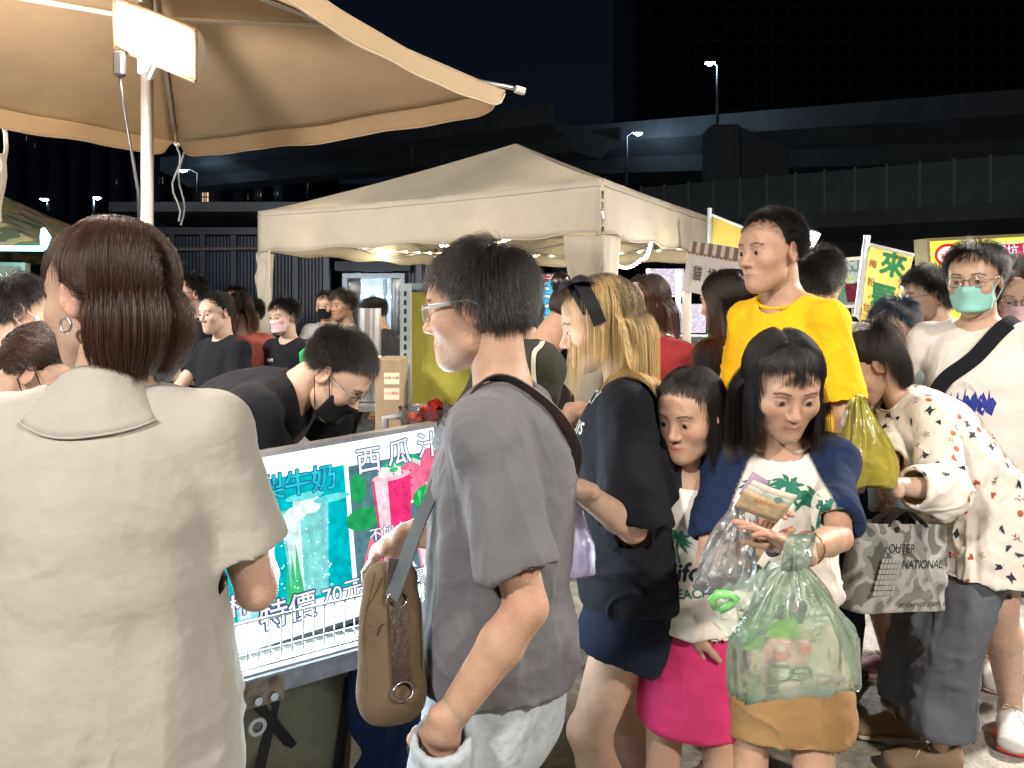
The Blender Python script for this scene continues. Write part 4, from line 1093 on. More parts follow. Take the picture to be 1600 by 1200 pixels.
def tent():
    r = empty('gazebo_tent', (TA+TB+TC_+TD)/4, label='cream white pop-up gazebo tent with LED strips in the middle of the market', cat='tent')
    ez, vz, pz = 2.27, 1.94, 2.92; pk = (TA+TB+TC_+TD)/4; pk.z = pz
    cor = [TA, TB, TD, TC_]; b = MB()
    for i in range(4):
        a, c = cor[i], cor[(i+1) % 4]; n = 26; rows = []
        for j in range(n+1):
            t = j/n; row = []
            for k in range(n+1):
                u = k/n; e = a.lerp(c, u); p = e.to_2d().lerp(pk.to_2d(), t); prof = t**1.12
                edge = abs(u-.5)*2
                z = ez+(pz-ez)*prof-.10*math.sin(math.pi*t)*(1-edge**2)-.02*math.sin(math.pi*u)*(1-t)
                nz = float(vnoise(np.array([p.x*2.2, p.y*2.2, 3.0])))*.018+float(vnoise(np.array([p.x*7, p.y*1.5, u*2])))*.010
                row.append((p.x, p.y, z+nz*(1-edge**6)*min(1, t*6)))
            rows.append(row)
        b.sheet(rows)
    me = mesh('canopy', b.v, b.f, True); o = obj('canopy', me, TENT, r)
    ctr = (TA+TB+TC_+TD)/4
    for i in range(4):
        a, c = cor[i], cor[(i+1) % 4]; out = ((a+c)/2-ctr).normalized(); b = MB(); rows = []
        for j in range(9):
            t = j/8; row = []
            for k in range(61):
                u = k/60; p = a.lerp(c, u); w = .016*math.sin(u*31+i)*t+.014*float(vnoise(np.array([u*14, t*2, i*3.])))*t+.01*float(vnoise(np.array([u*40, t*5, i*3.])))
                sag = -.02*math.sin(math.pi*u)*(1-t)
                row.append(p+out*(.012+w*min(1, min(u, 1-u)*14))+Vector((0, 0, ez+sag-(ez-vz)*t+(.012*math.sin(u*math.pi*9) if t == 1 else 0))))
            rows.append(row)
        b.sheet(rows); v = b.build('valance', TENT, r, smooth=True); md = v.modifiers.new('t', 'SOLIDIFY'); md.thickness = .002
        s = MB(); s.tube([row_+out*.004 for row_ in rows[-1]], .005, 5); s.build('hem', TENT, v, smooth=True)
        s = MB(); s.tube([Vector(row_)+out*.006 for row_ in rows[1]], .004, 5); s.build('seam', TENT, v, smooth=True)
    # legs and their fabric sleeves
    for i, c in enumerate(cor):
        inw = (ctr-c).normalized(); b = MB(); b.box(c+inw*.06+Vector((0, 0, 1.05)), (.04, .04, 2.1)); lg = b.build('leg', mat('white_steel', (.6, .6, .58), rough=.4, metal=.4), r)
        b = MB(); b.box(c+inw*.06+Vector((0, 0, .02)), (.14, .14, .02)); b.build('foot_plate', STEEL, lg)
        if i in (0, 1):
            e1 = (cor[(i+1) % 4]-c).normalized(); e2 = (cor[(i-1) % 4]-c).normalized(); w = .27 if i == 0 else .17
            for e in (e1, e2):
                b = MB(); rows = []
                for j in range(40):
                    t = j/39; z = vz-.004-(vz-.1)*t; row = []
                    for k in range(11):
                        u = k/10; ww = w*(1-.18*math.sin(min(1, t*2.0)*math.pi)); p = c+e*(u*ww); n_ = (-inw)*(.010+.020*float(vnoise(np.array([u*3+i, z*5, 1.+e.x])))+.016*float(vnoise(np.array([u*9+i, z*11, 2.+e.x])))); row.append(p+n_+Vector((0, 0, z)))
                    rows.append(row)
                b.sheet(rows); v = b.build('leg_sleeve', TENT, r, smooth=True); md = v.modifiers.new('t', 'SOLIDIFY'); md.thickness = .002
    # scissor frame
    FRM = mat('tent_frame', (.32, .32, .31), rough=.4, metal=.7); BK = BLACKP
    for i in range(4):
        a, c = cor[i], cor[(i+1) % 4]; inw = (ctr-(a+c)/2).normalized()*.07
        for k in range(2):
            p, q = a.lerp(c, k*.5)+inw, a.lerp(c, k*.5+.5)+inw
            for (z0, z1) in ((2.20, 1.97), (1.97, 2.20)):
                b = MB(); b.tube([p+Vector((0, 0, z0)), q+Vector((0, 0, z1))], .013, 6); b.build('truss_bar', FRM, r)
            b = MB(); b.box((p+q)/2+Vector((0, 0, 2.085)), (.05, .05, .05), bev=.01); b.build('joint', BK, r)
    for c in cor:
        b = MB(); b.tube([c+(ctr-c).normalized()*.1+Vector((0, 0, 2.16)), c.lerp(ctr, .5)+Vector((0, 0, 2.30)), ctr+Vector((0, 0, 2.62))], .014, 6); b.build('rafter', FRM, r)
    # LED strips: draped along the inside of the valance
    def strip(pts, e, n=14):
        b = MB(); P = []
        for i in range(len(pts)-1):
            for j in range(n):
                t = j/n; p = Vector(pts[i]).lerp(Vector(pts[i+1]), t)+Vector((0, 0, -.05*math.sin(math.pi*t))); P.append(p)
        P.append(Vector(pts[-1])); b.tube(P, .010, 6); st = b.build('led_strip', film('led_tube', (.95, .9, .75), .4, .1, .3), r, smooth=True)
        d = MB()
        for p in P: d.box(p, (.022, .022, .014))
        d.build('led', LEDM, st, kind='stuff')
        mid = P[len(P)//2]; point('led_glow', mid-Vector((0, 0, .08)), e, (1, .84, .58), .15, r)
    Z = Vector((0, 0, 1)); iA, iB, iC, iD = [c+(ctr-c).normalized()*.18 for c in (TA, TB, TC_, TD)]
    strip([iA.lerp(iB, .16)+Z*2.00, iA.lerp(iB, .42)+Z*1.93], 14)
    strip([iA.lerp(iC, .05)+Z*2.10, iA.lerp(iC, .35)+Z*2.02, iA.lerp(iC, .62)+Z*2.10], 26)
    strip([iA.lerp(iC, .38)+Z*2.02, iA.lerp(iC, .30)+Z*1.84, iA.lerp(iC, .10)+Z*1.80], 8, 10)
    strip([iA.lerp(iC, .62)+Z*2.10, iC+Z*2.0], 18)
    strip([iB.lerp(iA, .06)+Z*2.12, iB.lerp(iA, .26)+Z*2.24], 9)
    strip([iB+Z*2.08, iD+Z*2.10], 14); strip([iD+Z*2.08, iC+Z*2.08], 16)
    return r
tent()

# ------------------------------------------------------------------ market umbrella with the work lamp
UMB = cloth('umbrella_canvas', (.62, .48, .32), var=.10, rough=.85, scale=2.3, bump=.4, bscale=9, weave=90)
add_trans(UMB, .35)
def umbrella():
    z0 = 2.29; T1, T2 = Vector((-.03, 2.80, z0)), Vector((-1.60, 3.66, z0)); T3 = Vector((-.72, 1.12, z0)); T0 = Vector((-2.42, 2.02, z0)); ctr = Vector((-1.14, 2.40, 0)); pk = Vector((-1.14, 2.40, 2.66))
    r = empty('market_umbrella', ctr, label='big tan market umbrella over the juice cart with a lamp clamped under it', cat='umbrella')
    cor = [T1, T2, T0, T3]; b = MB(); 
    def edge(a, c, u, t):
        e = a.lerp(c, u); p = e.lerp(pk, t); g = 1-(2*u-1)**2
        n_ = float(vnoise(np.array([p.x*4, p.y*4, 1.])))*.008
        p = p+Vector((0, 0, -.035*g*(1-t)*1.0-.022*math.sin(math.pi*t)*g+n_*g)); 
        inw = (Vector((pk.x, pk.y, z0))-(a+c)/2).normalized(); return p+inw*.05*g*(1-t)
    for i in range(4):
        a, c = cor[i], cor[(i+1) % 4]; b = MB(); n = 24
        b.sheet([[edge(a, c, k/n, j/n) for k in range(n+1)] for j in range(n+1)]); pnl = b.build('canopy_panel', UMB, r, smooth=True); md = pnl.modifiers.new('t', 'SOLIDIFY'); md.thickness = .002
        out = ((a+c)/2-Vector((ctr.x, ctr.y, z0))).normalized(); b = MB(); rows = []
        for j in range(7):
            t = j/6; row = []
            for k in range(61):
                u = k/60; e = edge(a, c, u, 0); rd = min(1, min(u, 1-u)*16); rd = math.sqrt(max(0, 1-(1-rd)**2)); dr = .070*(.25+.75*rd)+.0015*math.sin(u*40)
                uc = .5+(u-.5)*(1-.03*t); e = edge(a, c, uc, 0)
                row.append(e+Vector((0, 0, -dr*t))+out*(.004+.004*t*math.sin(u*17+i)+.012*t))
            rows.append(row)
        b.sheet(rows); v = b.build('valance', UMB, r, smooth=True); md = v.modifiers.new('t', 'SOLIDIFY'); md.thickness = .002
        s = MB(); s.tube(rows[-1], .0035, 5); s.build('hem', cloth('umbrella_hem', (.62, .50, .36)), v, smooth=True)
        # ridge seam and rib
        s = MB(); s.tube([a.lerp(pk, t/10)+Vector((0, 0, -.006)) for t in range(11)], .007, 5); s.build('seam', cloth('umbrella_seam', (.75, .62, .42)), r)
        s = MB(); q = a+(a-ctr-Vector((0, 0, z0))).normalized()*.045; s.tube([q+Vector((0, 0, .012)), a.lerp(pk, .12)-Vector((0, 0, .018)), a.lerp(pk, 1)-Vector((0, 0, .05))], .009, 8); rb = s.build('rib', mat('umbrella_rib', (.55, .53, .50), rough=.35, metal=.8), r, smooth=True)
        s = MB(); s.tube([q+Vector((0, 0, .010)), q+(q-ctr-Vector((0, 0, z0))).normalized()*.035+Vector((0, 0, .004))], .015, 8); s.build('rib_cap', WHITEP, rb)
        s = MB(); s.tube([Vector((ctr.x, ctr.y, 2.40)), a.lerp(pk, .50)-Vector((0, 0, .02))], .010, 8); s.build('strut', mat('strut', (.62, .58, .48), rough=.4, metal=.3), r, smooth=True)
    b = MB(); b.tube([(ctr.x, ctr.y, .02), (ctr.x, ctr.y, 2.64)], .0185, 16); pl = b.build('pole', mat('umbrella_pole', (.34, .33, .31), rough=.32, metal=.5, var=.12, scale=5, stretch=(1, 1, .2)), r, smooth=True)
    b = MB(); b.lathe([(.001, .0), (.25, 0), (.25, .03), (.05, .06), (.03, .20), (.001, .20)], ctr, 24); b.build('base', mat('base_grey', (.2, .2, .2), rough=.7), r, smooth=False)
    b = MB(); b.tube([(ctr.x, ctr.y, 2.23), (ctr.x, ctr.y, 2.28)], .028, 16); b.build('collar', WHITEP, pl)
    # strings hanging from the corner
    b = MB(); s0 = T2-Vector((0, 0, .02)); b.tube([s0+Vector((.02*math.sin(i*1.1), 0, -.045*i)) for i in range(9)], .004, 5); b.tube([s0+Vector((.02+.015*math.cos(i*.9), .01, -.042*i)) for i in range(10)], .004, 5); b.build('tie_string', cloth('string', (.3, .34, .33)), r)
    b = MB(); s0 = at(4, 188, 3.05); b.tube([s0+Vector((.015*math.sin(i*.9), 0, -.055*i)) for i in range(6)], .009, 6, flat=((1, 0, 0), .3)); s1 = at(2, 240, 3.05); b.tube([s1+Vector((.012*math.sin(i*.9), 0, -.045*i)) for i in range(7)], .012, 6, flat=((1, 0, 0), .3)); b.build('tie_string', cloth('string_white', (.6, .56, .5)), r)
    # the lamp
    lp = empty('work_lamp', at(248, 62, 2.33), label='glaring white work lamp clamped to the top of the umbrella pole', cat='lamp')
    ax = (at(318, 90, 2.28)-at(180, 33, 2.38)).normalized(); c = at(247, 60, 2.30); face = Vector((.05, -1, -.62)); face = (face-ax*face.dot(ax)).normalized(); upv = ax.cross(face); upv = upv if upv.z > 0 else -upv
    Lh = .160; b = MB(); rows = []
    for i in range(15):
        a = -1.25+2.5*i/14; rows.append([c+ax*(Lh*s_)+upv*(.074*math.sin(a)*1.05)-face*(.056*math.cos(a)-.03) for s_ in (-1, -.96, 0, .96, 1)])
    b.sheet(rows); ho = b.build('reflector', mat('reflector', (.55, .50, .44), rough=.35, var=.05), lp, smooth=True); md = ho.modifiers.new('t', 'SOLIDIFY'); md.thickness = .004
    for s_ in (-1, 1):
        b = MB(); ring = [c+ax*(Lh*s_)+upv*(.074*math.sin(-1.25+2.5*i/14)*1.05)-face*(.056*math.cos(-1.25+2.5*i/14)-.03) for i in range(15)]; b.add([c+ax*(Lh*s_)+face*.005]+ring, [(0, i+1, i+2) for i in range(14)])
        b.build('end_cap', mat('reflector_end', (.75, .68, .58), rough=.4), lp)
    b = MB(); b.tube([c-ax*Lh*.88-face*.005, c+ax*Lh*.84-face*.005], .024, 12); b.build('bulb', emis('lamp_tube', (1, .93, .84), 30), lp, smooth=True)
    RM = mat('lamp_rim', (.40, .31, .22), rough=.5, var=.3, scale=30)
    for q in (-1, 1):
        b = MB(); b.tube([c-ax*Lh*1.02+upv*(.074*q)+face*.014, c+ax*Lh*1.02+upv*(.074*q)+face*.014], .007, 8); b.build('rim', RM, lp, smooth=True)
        b = MB(); b.tube([c+ax*Lh*q*1.01-upv*.070+face*.014, c+ax*Lh*q*1.01+upv*.070+face*.014], .006, 8); b.build('rim', RM, lp, smooth=True)
    area('lamp_light', c+face*.03, face, 36, .20, .04, (1, .90, .78), lp, 165); point('canopy_fill', c+face*.34-Vector((0, 0, .16)), 34, (1, .86, .76), .06, lp)  # second one: added point light in front of the lamp, brightens the canopy underside
    b = MB(); p0 = at(187, 82, 2.33); b.box(p0-Vector((0, 0, .035)), (.032, .03, .075), bev=.006); b.build('ballast', BLACKP, lp); 
    b = MB(); b.tube([p0-Vector((0, 0, .07)), at(192, 160, 2.34), at(206, 240, 2.37), at(216, 300, 2.38), at(219, 420, 2.38)], .0045, 6); b.build('cable', BLACKP, lp, smooth=True)
    b = MB(); b.tube([c-face*.03-upv*.01, Vector((ctr.x, ctr.y, c.z-.10))], .012, 8); b.build('bracket', STEEL, lp)
umbrella()
# added lamps out of view, standing in for the light of neighbouring stalls
def added_stall_lamp(loc, aim, e, label, col=(1, .87, .72)):
    loc = Vector(loc); r = empty('added_stall_lamp', (loc.x, loc.y, 0), label=label, cat='lamp', group='added work lamps on stands out of view')
    b = MB(); b.tube([(loc.x, loc.y, .03), (loc.x, loc.y, loc.z)], .02, 10); b.build('stand', STEEL, r, smooth=True)
    for k in range(3):
        a = 2.1*k; b = MB(); b.tube([(loc.x, loc.y, .5), (loc.x+.4*math.cos(a), loc.y+.4*math.sin(a), .012)], .012, 8); b.build('leg', STEEL, r)
    f = (Vector(aim)-loc).normalized(); M = basis(f.cross(Vector((0, 0, 1))), -f)
    b = MB(); b.box(loc-f*.02, (.46, .24, .07), M=M, bev=.015); b.build('housing', BLACKP, r)
    b = MB(); b.box(loc+f*.02, (.42, .20, .01), M=M); b.build('lamp_face', emis('lamp_face', (1, .92, .82), 30), r)
    area('lamp_light', loc+f*.035, f, e, .42, .20, col, r, 150)
added_stall_lamp((-2.4, -1.8, 3.7), (.4, 2.6, 1.1), 165, 'added work lamp on a tall stand behind the viewer on the left', (1, .93, .84))
added_stall_lamp((2.3, -1.3, 3.5), (1.0, 2.8, .7), 125, 'added work lamp on a tall stand behind the viewer on the right', (1, .90, .78))
added_stall_lamp((-3.5, 3.0, 2.5), (-.4, 5.6, 1.8), 92, 'added work lamp on a stand out of view at the left', (1, .93, .84))
added_stall_lamp((4.2, 3.6, 3.2), (1.5, 2.4, .2), 230, 'added work lamp on a stand out of view at the right', (1, .93, .84))
# ------------------------------------------------------------------ graphics helpers: flat prints built as flat shapes on flat things
def ellipse(cx, cy, rx, ry, n=24, a0=0, a1=2*math.pi): return [(cx+rx*math.cos(a0+(a1-a0)*i/n), cy+ry*math.sin(a0+(a1-a0)*i/n)) for i in range(n)]
def frame_of(TL, TR, BL):
    "rotation and size of a panel from three corners: local x right, y up, z towards the reader"
    TL, TR, BL = Vector(TL), Vector(TR), Vector(BL); x = (TR-TL); w = x.length; x.normalize(); y = (TL-BL); y = y-x*y.dot(x); h = y.length; y.normalize(); z = x.cross(y)
    return Matrix((x, y, z)).transposed(), w, h, (TR+BL)/2
class Print:
    "layers of flat print on a panel; every layer 0.6 mm above the one below"
    def __init__(s, M, c, parent, emi=0.0): s.M, s.c, s.p, s.k, s.emi = M, Vector(c), parent, 1, emi
    def m(s, col, name='ink'):
        nm = '%s_%02x%02x%02x%s' % (name, *[int(min(1, x)*255) for x in col], '_lit%d' % int(s.emi*100) if s.emi else '')
        return emis(nm, col, s.emi) if s.emi else mat(nm, col, rough=.6, var=.03)
    def poly(s, loops, col, name='print'):
        s.k += 1; o = poly_mesh(name, loops, s.M, s.c+s.M @ Vector((0, 0, .0006*s.k)), s.m(col), s.p)
        if len(loops) > 1: o['kind'] = 'stuff'
        return o
    def text(s, t, x, y, size, col, outline=None, ow=.06, off=0.0, name='lettering', shear=0.0, lsp=None, sx=1.0):
        M2 = s.M @ Matrix.Diagonal((sx, 1, 1)); V, Fc = text_mesh(t, 1.0)
        def lay(rad, nsh, col, nm):
            s.k += 1; b = MB(); sh = [(0, 0)]+[(rad*math.cos(6.2832*i/nsh), rad*math.sin(6.2832*i/nsh)) for i in range(nsh)] if rad else [(0, 0)]
            for i, (dx, dy) in enumerate(sh): b.add([M2 @ Vector(((v.x+dx)*size, (v.y+dy)*size, 0))+s.c+s.M @ Vector((x, y, .0006*s.k+.00003*i)) for v in V], Fc)
            s.k += .6; return b.build(nm, s.m(col), s.p)
        if outline is not None: lay(ow, 10, outline, 'lettering_outline')
        return lay(off, 6, col, name)
def lettering(s_, size, M3, c, m, parent, name='lettering', offset=0.0, shear=0.0, **kw):
    V, Fc = text_mesh(s_, 1.0, offset, shear); c = Vector(c)
    b = MB(); b.add([M3 @ v + c for v in V], Fc)
    return b.build(name, m, parent, **kw)

# ------------------------------------------------------------------ juice cart with its light box
def cart():
    TL, TR, BL = at(392, 718, 1.84), at(686, 666, 2.14), at(392, 1017, 1.82); M, w, h, c = frame_of(TL, TR, BL)
    xv, yv, zv = M.col[0], M.col[1], M.col[2]; ext = .40; w2 = w+ext; c2 = c-xv*ext/2
    r = empty('juice_cart', (-.55, 2.35, 0), label='steel juice cart behind the glowing menu box, bags hanging under it', cat='cart')
    # the cart top and frame
    P = lambda x, y, z: c2+xv*x+yv*y+zv*z
    flat = Matrix((xv, zv.cross(xv)*-1 if False else Vector((0, 0, 1)), zv)).transposed()
    ex = Vector((xv.x, xv.y, 0)).normalized(); ez = Vector((zv.x, zv.y, 0)).normalized(); Mh = Matrix((ex, -ez, Vector((0, 0, 1)))).transposed()
    zt = 0.68; cc = P(0, -h/2, 0); cc.z = 0
    ed = cc+ez*.12; sk = w2+.12
    b = MB(); b.box(Vector((cc.x, cc.y, zt-.0))-ez*.20, (sk, .64, .012), M=Mh); b.build('cart_top', mat('cart_steel', (.50, .50, .49), rough=.38, metal=.85, var=.3, scale=8, bump=.15, bscale=20), r)
    b = MB(); b.box(Vector((ed.x, ed.y, zt-.026)), (sk, .006, .046), M=Mh); b.box(Vector((ed.x, ed.y, zt-.001))+ez*.006, (sk, .018, .006), M=Mh); b.build('front_rail', mat('cart_rail', (.22, .22, .24), rough=.5, metal=.4, var=.4, scale=14, bump=.3), r)
    b = MB(); q = ed+ex*(-.10)+ez*.006; b.box(Vector((q.x, q.y, zt-.035)), (.12, .005, .062), M=Mh); pl = b.build('hinge_plate', mat('rusty_plate', (.25, .19, .15), rough=.7, metal=.6, var=.7, scale=26, bump=.5), r)
    for k in (-1, 0, 1): b = MB(); b.tube([Vector((q.x, q.y, zt-.05))+ex*.035*k+ez*.002, Vector((q.x, q.y, zt-.05))+ex*.035*k+ez*.012], .009, 8); b.build('bolt', STEEL, pl)
    b = MB(); b.lathe([(.012, -.004), (.02, -.004), (.02, .004), (.012, .004)], Vector((q.x, q.y, zt-.11)), 14, M=basis(ex, ez), cap=False); b.build('latch_ring', STEEL, pl)
    for sx in (-1, 1):
        for d in (.09, -.48): q = cc+ex*(sk/2-.03)*sx+ez*d; b = MB(); b.box(Vector((q.x, q.y, .36)), (.035, .035, .60), M=Mh); lg = b.build('leg', mat('cart_leg', (.05, .05, .055), rough=.5, metal=.5), r); b = MB(); b.lathe([(.001, -.014), (.035, -.014), (.045, 0), (.035, .014), (.001, .014)], Vector((q.x, q.y, .046)), 16, M=basis(ez, ex)); b.build('castor', BLACKP, lg)
    # ---- menu light box
    lb = empty('menu_light_box', P(0, -h/2, 0), label='glowing menu light box for pineapple milk and watermelon juice on the cart', cat='sign')
    d = .045; b = MB(); fr = mat('box_frame', (.45, .46, .48), rough=.35, metal=.7)
    b.box(P(0, h/2+.006, -d/2), (w2+.024, .012, d), M=M); b.box(P(0, -h/2-.006, -d/2), (w2+.024, .012, d), M=M)
    for sx in (-1, 1): b.box(P(sx*(w2/2+.006), 0, -d/2), (.012, h-.002, d), M=M)
    b.build('frame', fr, lb); b = MB(); b.box(P(0, 0, -d-.003), (w2+.02, h+.02, .004), M=M); b.build('back', BLACKP, lb)
    E = 1.0; pr = Print(M, c2, lb, E); X = lambda px: (at(px, 800, 2).x)  # not used for placing
    b = MB(); b.box(P(0, 0, -.004), (w2, h, .006), M=M); b.build('face', emis('menu_white', (.80, .96, 1), 1.5), lb)
    # right half: watermelon juice; left half: pineapple milk.  panel coords: x from -w2/2..w2/2
    x1 = w2/2; xs = x1-.262; top = h/2; bot = -h/2
    pr.poly([[(-w2/2, bot+.075), (xs-.008, bot+.075), (xs-.008, top-.055), (-w2/2, top-.055)]], (.0, .50, .56))
    pr.poly([[(-w2/2+.16+.055*k, top-.17+.02*math.sin(k*2)), (-w2/2+.30+.055*k, top-.19), (-w2/2+.27+.055*k, bot+.20), (-w2/2+.12+.05*k, bot+.14)] for k in range(1)], (.35, .80, .78))
    def glass(x, y, wd, ht, c1, c2_, foam):
        pr.poly([[(x-wd/2, y+ht), (x+wd/2, y+ht), (x+wd*.36, y), (x-wd*.36, y)]], c1, 'cup_print'); pr.poly([[(x-wd*.44, y+ht*.97), (x-wd*.10, y+ht*.97), (x-wd*.12, y+.01), (x-wd*.32, y+.01)]], c2_, 'cup_print')
        pr.poly([ellipse(x+wd*.2*math.sin(i*2.4), y+ht+wd*.10*math.cos(i*1.7), wd*.20, wd*.15, 12) for i in range(6)], foam, 'foam_print')
    glass(xs-.12, bot+.085, .125, .225, (.22, .70, .70), (.75, .98, .98), (.85, 1, .98)); glass(xs-.255, bot+.07, .12, .24, (.34, .78, .80), (.85, 1, 1), (.9, 1, 1)); glass(xs-.40, bot+.09, .11, .21, (.5, .85, .85), (.9, 1, 1), (.95, 1, 1))
    pr.poly([[(xs-.185+.012*k, bot+.06), (xs-.175+.012*k, bot+.19+.02*k), (xs-.165+.016*k, bot+.06)] for k in range(3)], (.05, .55, .20), 'leaf_print')
    rg = random.Random(4)
    pr.poly([ellipse(xs-.06-rg.random()*.32, bot+.10+rg.random()*.19, .0016+.002*rg.random(), .0016+.002*rg.random(), 6) for _ in range(150)], (.80, .98, .97), 'fizz_print')
    pr.poly([ellipse(xs-.20+.15*math.cos(i), top-.13+.02*math.sin(i*2), .05, .010, 10) for i in range(4)], (.15, .75, .76), 'cloud_print')
    # watermelon side
    pr.poly([[(xs, bot+.075), (x1-.004, bot+.075), (x1-.004, top-.06), (xs, top-.06)]], (.10, .22, .25))
    pr.poly([ellipse(xs+.155, top-.125, .085, .070, 30)], (.02, .45, .25)); pr.poly([ellipse(xs+.155, top-.128, .077, .063, 30)], (.85, 1, .92)); pr.poly([ellipse(xs+.155, top-.130, .066, .054, 30)], (1, .20, .36))
    pr.poly([ellipse(xs+.235, top-.10, .03, .05, 20)], (1, .16, .30)); pr.poly([ellipse(xs+.23, top-.18, .055, .034, 20)], (.02, .42, .12)); pr.poly([[(xs+.19+.02*k, top-.16), (xs+.195+.02*k, top-.205), (xs+.20+.02*k, top-.16)] for k in range(4)], (.10, .68, .20))
    pr.poly([ellipse(xs+.03, top-.20, .05, .03, 14), ellipse(xs+.02, top-.12, .022, .04, 12)], (.02, .38, .12), 'rind_print')
    pr.poly([[(xs+.012, bot+.11), (xs+.045, bot+.20), (xs+.09, bot+.12)]], (1, .16, .26), 'slice_print'); pr.poly([[(xs+.008, bot+.10), (xs+.012, bot+.11), (xs+.09, bot+.12), (xs+.094, bot+.108)]], (.6, 1, .6))
    pr.poly([[(xs+.10, bot+.085), (xs+.125, bot+.16), (xs+.17, bot+.09)]], (.95, .98, 1)); pr.poly([[(xs+.005, bot+.08), (xs+.03, bot+.11), (xs+.06, bot+.082)]], (1, .2, .35))
    gx = xs+.115; pr.poly([[(gx-.056, top-.105), (gx+.056, top-.105), (gx+.042, bot+.09), (gx-.042, bot+.09)]], (.95, .04, .20), 'glass_print'); pr.poly([[(gx-.050, top-.11), (gx-.012, top-.11), (gx-.012, bot+.16), (gx-.038, bot+.12)]], (1, .72, .80)); pr.poly([ellipse(gx, top-.105, .056, .012, 20)], (1, .55, .62))
    pr.poly([[(gx-.035+.022*k, top-.075+.004*(k % 2)), (gx-.015+.022*k, top-.080), (gx-.018+.022*k, top-.108), (gx-.038+.022*k, top-.102)] for k in range(3)], (1, .88, .93), 'ice_print'); pr.poly([ellipse(gx+.012+.014*math.cos(a), top-.078+.012*math.sin(a), .013, .007, 10) for a in (0, 1.5, 3, 4.4)], (.05, .60, .22), 'mint_print')
    g2 = xs+.215; pr.poly([[(g2-.045, bot+.185), (g2+.042, bot+.185), (g2+.032, bot+.08), (g2-.035, bot+.08)]], (1, .30, .48)); pr.poly([[(g2-.040, bot+.18), (g2-.015, bot+.18), (g2-.015, bot+.10), (g2-.03, bot+.09)]], (.98, .80, .86)); pr.poly([ellipse(g2-.01, bot+.195, .03, .014, 8)], (.95, .85, .9))
    pr.poly([ellipse(xs+.03+.013*(i % 3), bot+.13+.016*(i//3), .0028, .0045, 6) for i in range(6)]+[ellipse(xs+.12+.025*(i % 3), top-.10-.02*(i//3), .002, .0035, 6) for i in range(9) if i != 4], (.10, .02, .05), 'seed_print')
    NV = (.03, .07, .22)
    pr.text('西', xs+.052, top-.055, .072, (1, 1, 1), NV, .05, .012); pr.text('瓜', xs+.140, top-.050, .072, (1, 1, 1), NV, .05, .012); pr.text('汁', xs+.228, top-.045, .072, (1, 1, 1), NV, .05, .012)
    for ch, dx in zip('鳳梨牛奶', (-.262, -.196, -.130, -.064)): pr.text(ch, xs+dx-.012, top-.075, .068, (.02, .60, .72), NV, .045, .012)
    pr.text('不加水', xs+.085, bot+.205, .036, (1, 1, 1), NV, .05, .01); pr.text('大杯', xs+.060, bot+.070, .058, (1, 1, 1), NV, .06, .01); pr.text('特價60元', xs+.19, bot+.066, .050, (1, 1, 1), NV, .06, .01)
    pr.text('大杯', xs-.33, bot+.125, .055, (1, 1, 1), NV, .06, .01); pr.text('特價', xs-.192, bot+.080, .070, (1, 1, 1), NV, .06, .01); pr.text('70元', xs-.056, bot+.088, .054, (1, 1, 1), NV, .06, .01)
    area('box_light', P(0, 0, .03), zv, 20, w2, h, (.75, .93, 1), lb, 170)
    # ---- wire basket clipped along the front
    wb_ = empty('wire_basket', P(0, -h/2, .09), label='silver wire basket rack fixed along the front of the cart', cat='basket'); WI = mat('wire', (.62, .64, .66), rough=.25, metal=.95)
    base = cc; xa, xb = -sk/2+.30, sk/2-.20; zl, zh = zt+.012, zt+.118
    V3 = lambda x, u, z: Vector((base.x, base.y, z))+ex*x+ez*u
    def wire(nm, pts, r_=.0022): b = MB(); b.tube(pts, r_, 6); return b.build(nm, WI, wb_, smooth=True)
    for (u, z) in ((.105, zh), (.105, zl), (.03, zl)): wire('rim', [V3(xa, u, z), V3(xb, u, z)], .0032)
    n = 22; proto = None
    for i in range(n):
        x = xa+(xb-xa)*i/(n-1)
        if proto is None: b = MB(); b.tube([V3(0, .107, zh)-V3(0, 0, 0), V3(0, .107, zl+.01)-V3(0, 0, 0), V3(0, .095, zl)-V3(0, 0, 0), V3(0, .025, zl)-V3(0, 0, 0)], .0019, 6); proto = mesh('wire', b.v, b.f, True)
        o = obj('wire', proto, WI, wb_); o.matrix_basis = Matrix.Translation(V3(x, 0, 0))
    for x in (xa, xb): wire('end_wire', [V3(x, .105, zh), V3(x, .03, zh-.02), V3(x, .03, zl)], .0032)
    # ---- things under and on the cart
    def box_bag(c, sz, rot):
        r = empty('storage_bag', (c.x, c.y, 0), label='beige canvas storage bag with black straps standing under the cart', cat='bag'); m = cloth('beige_canvas', (.30, .27, .20), var=.25, scale=5)
        Mz = Matrix.Rotation(rot, 3, 'Z')
        V, Q = solid([Seg((0, 0, .05), (0, 0, sz[2]-.12), (sz[0]/2, sz[1]/2), (sz[0]/2*.98, sz[1]/2*.98), side=(1, 0, 0), k=.02), Ell((0, 0, sz[2]-.14), (sz[0]/2, sz[1]/2, .13), k=.04)], .011)
        V = V.copy(); V[:, :2] = np.sign(V[:, :2])*np.minimum(np.abs(V[:, :2])*1.14, np.array([sz[0]/2, sz[1]/2])*1.0); V += vnormals(V, Q)*(vnoise(V*9)*.012+vnoise(V*25)*.004)[:, None]
        o = obj('bag_body', mesh_np('bag_body', V, Q), m, r); o.matrix_basis = Matrix.Translation(c) @ Mz.to_4x4()
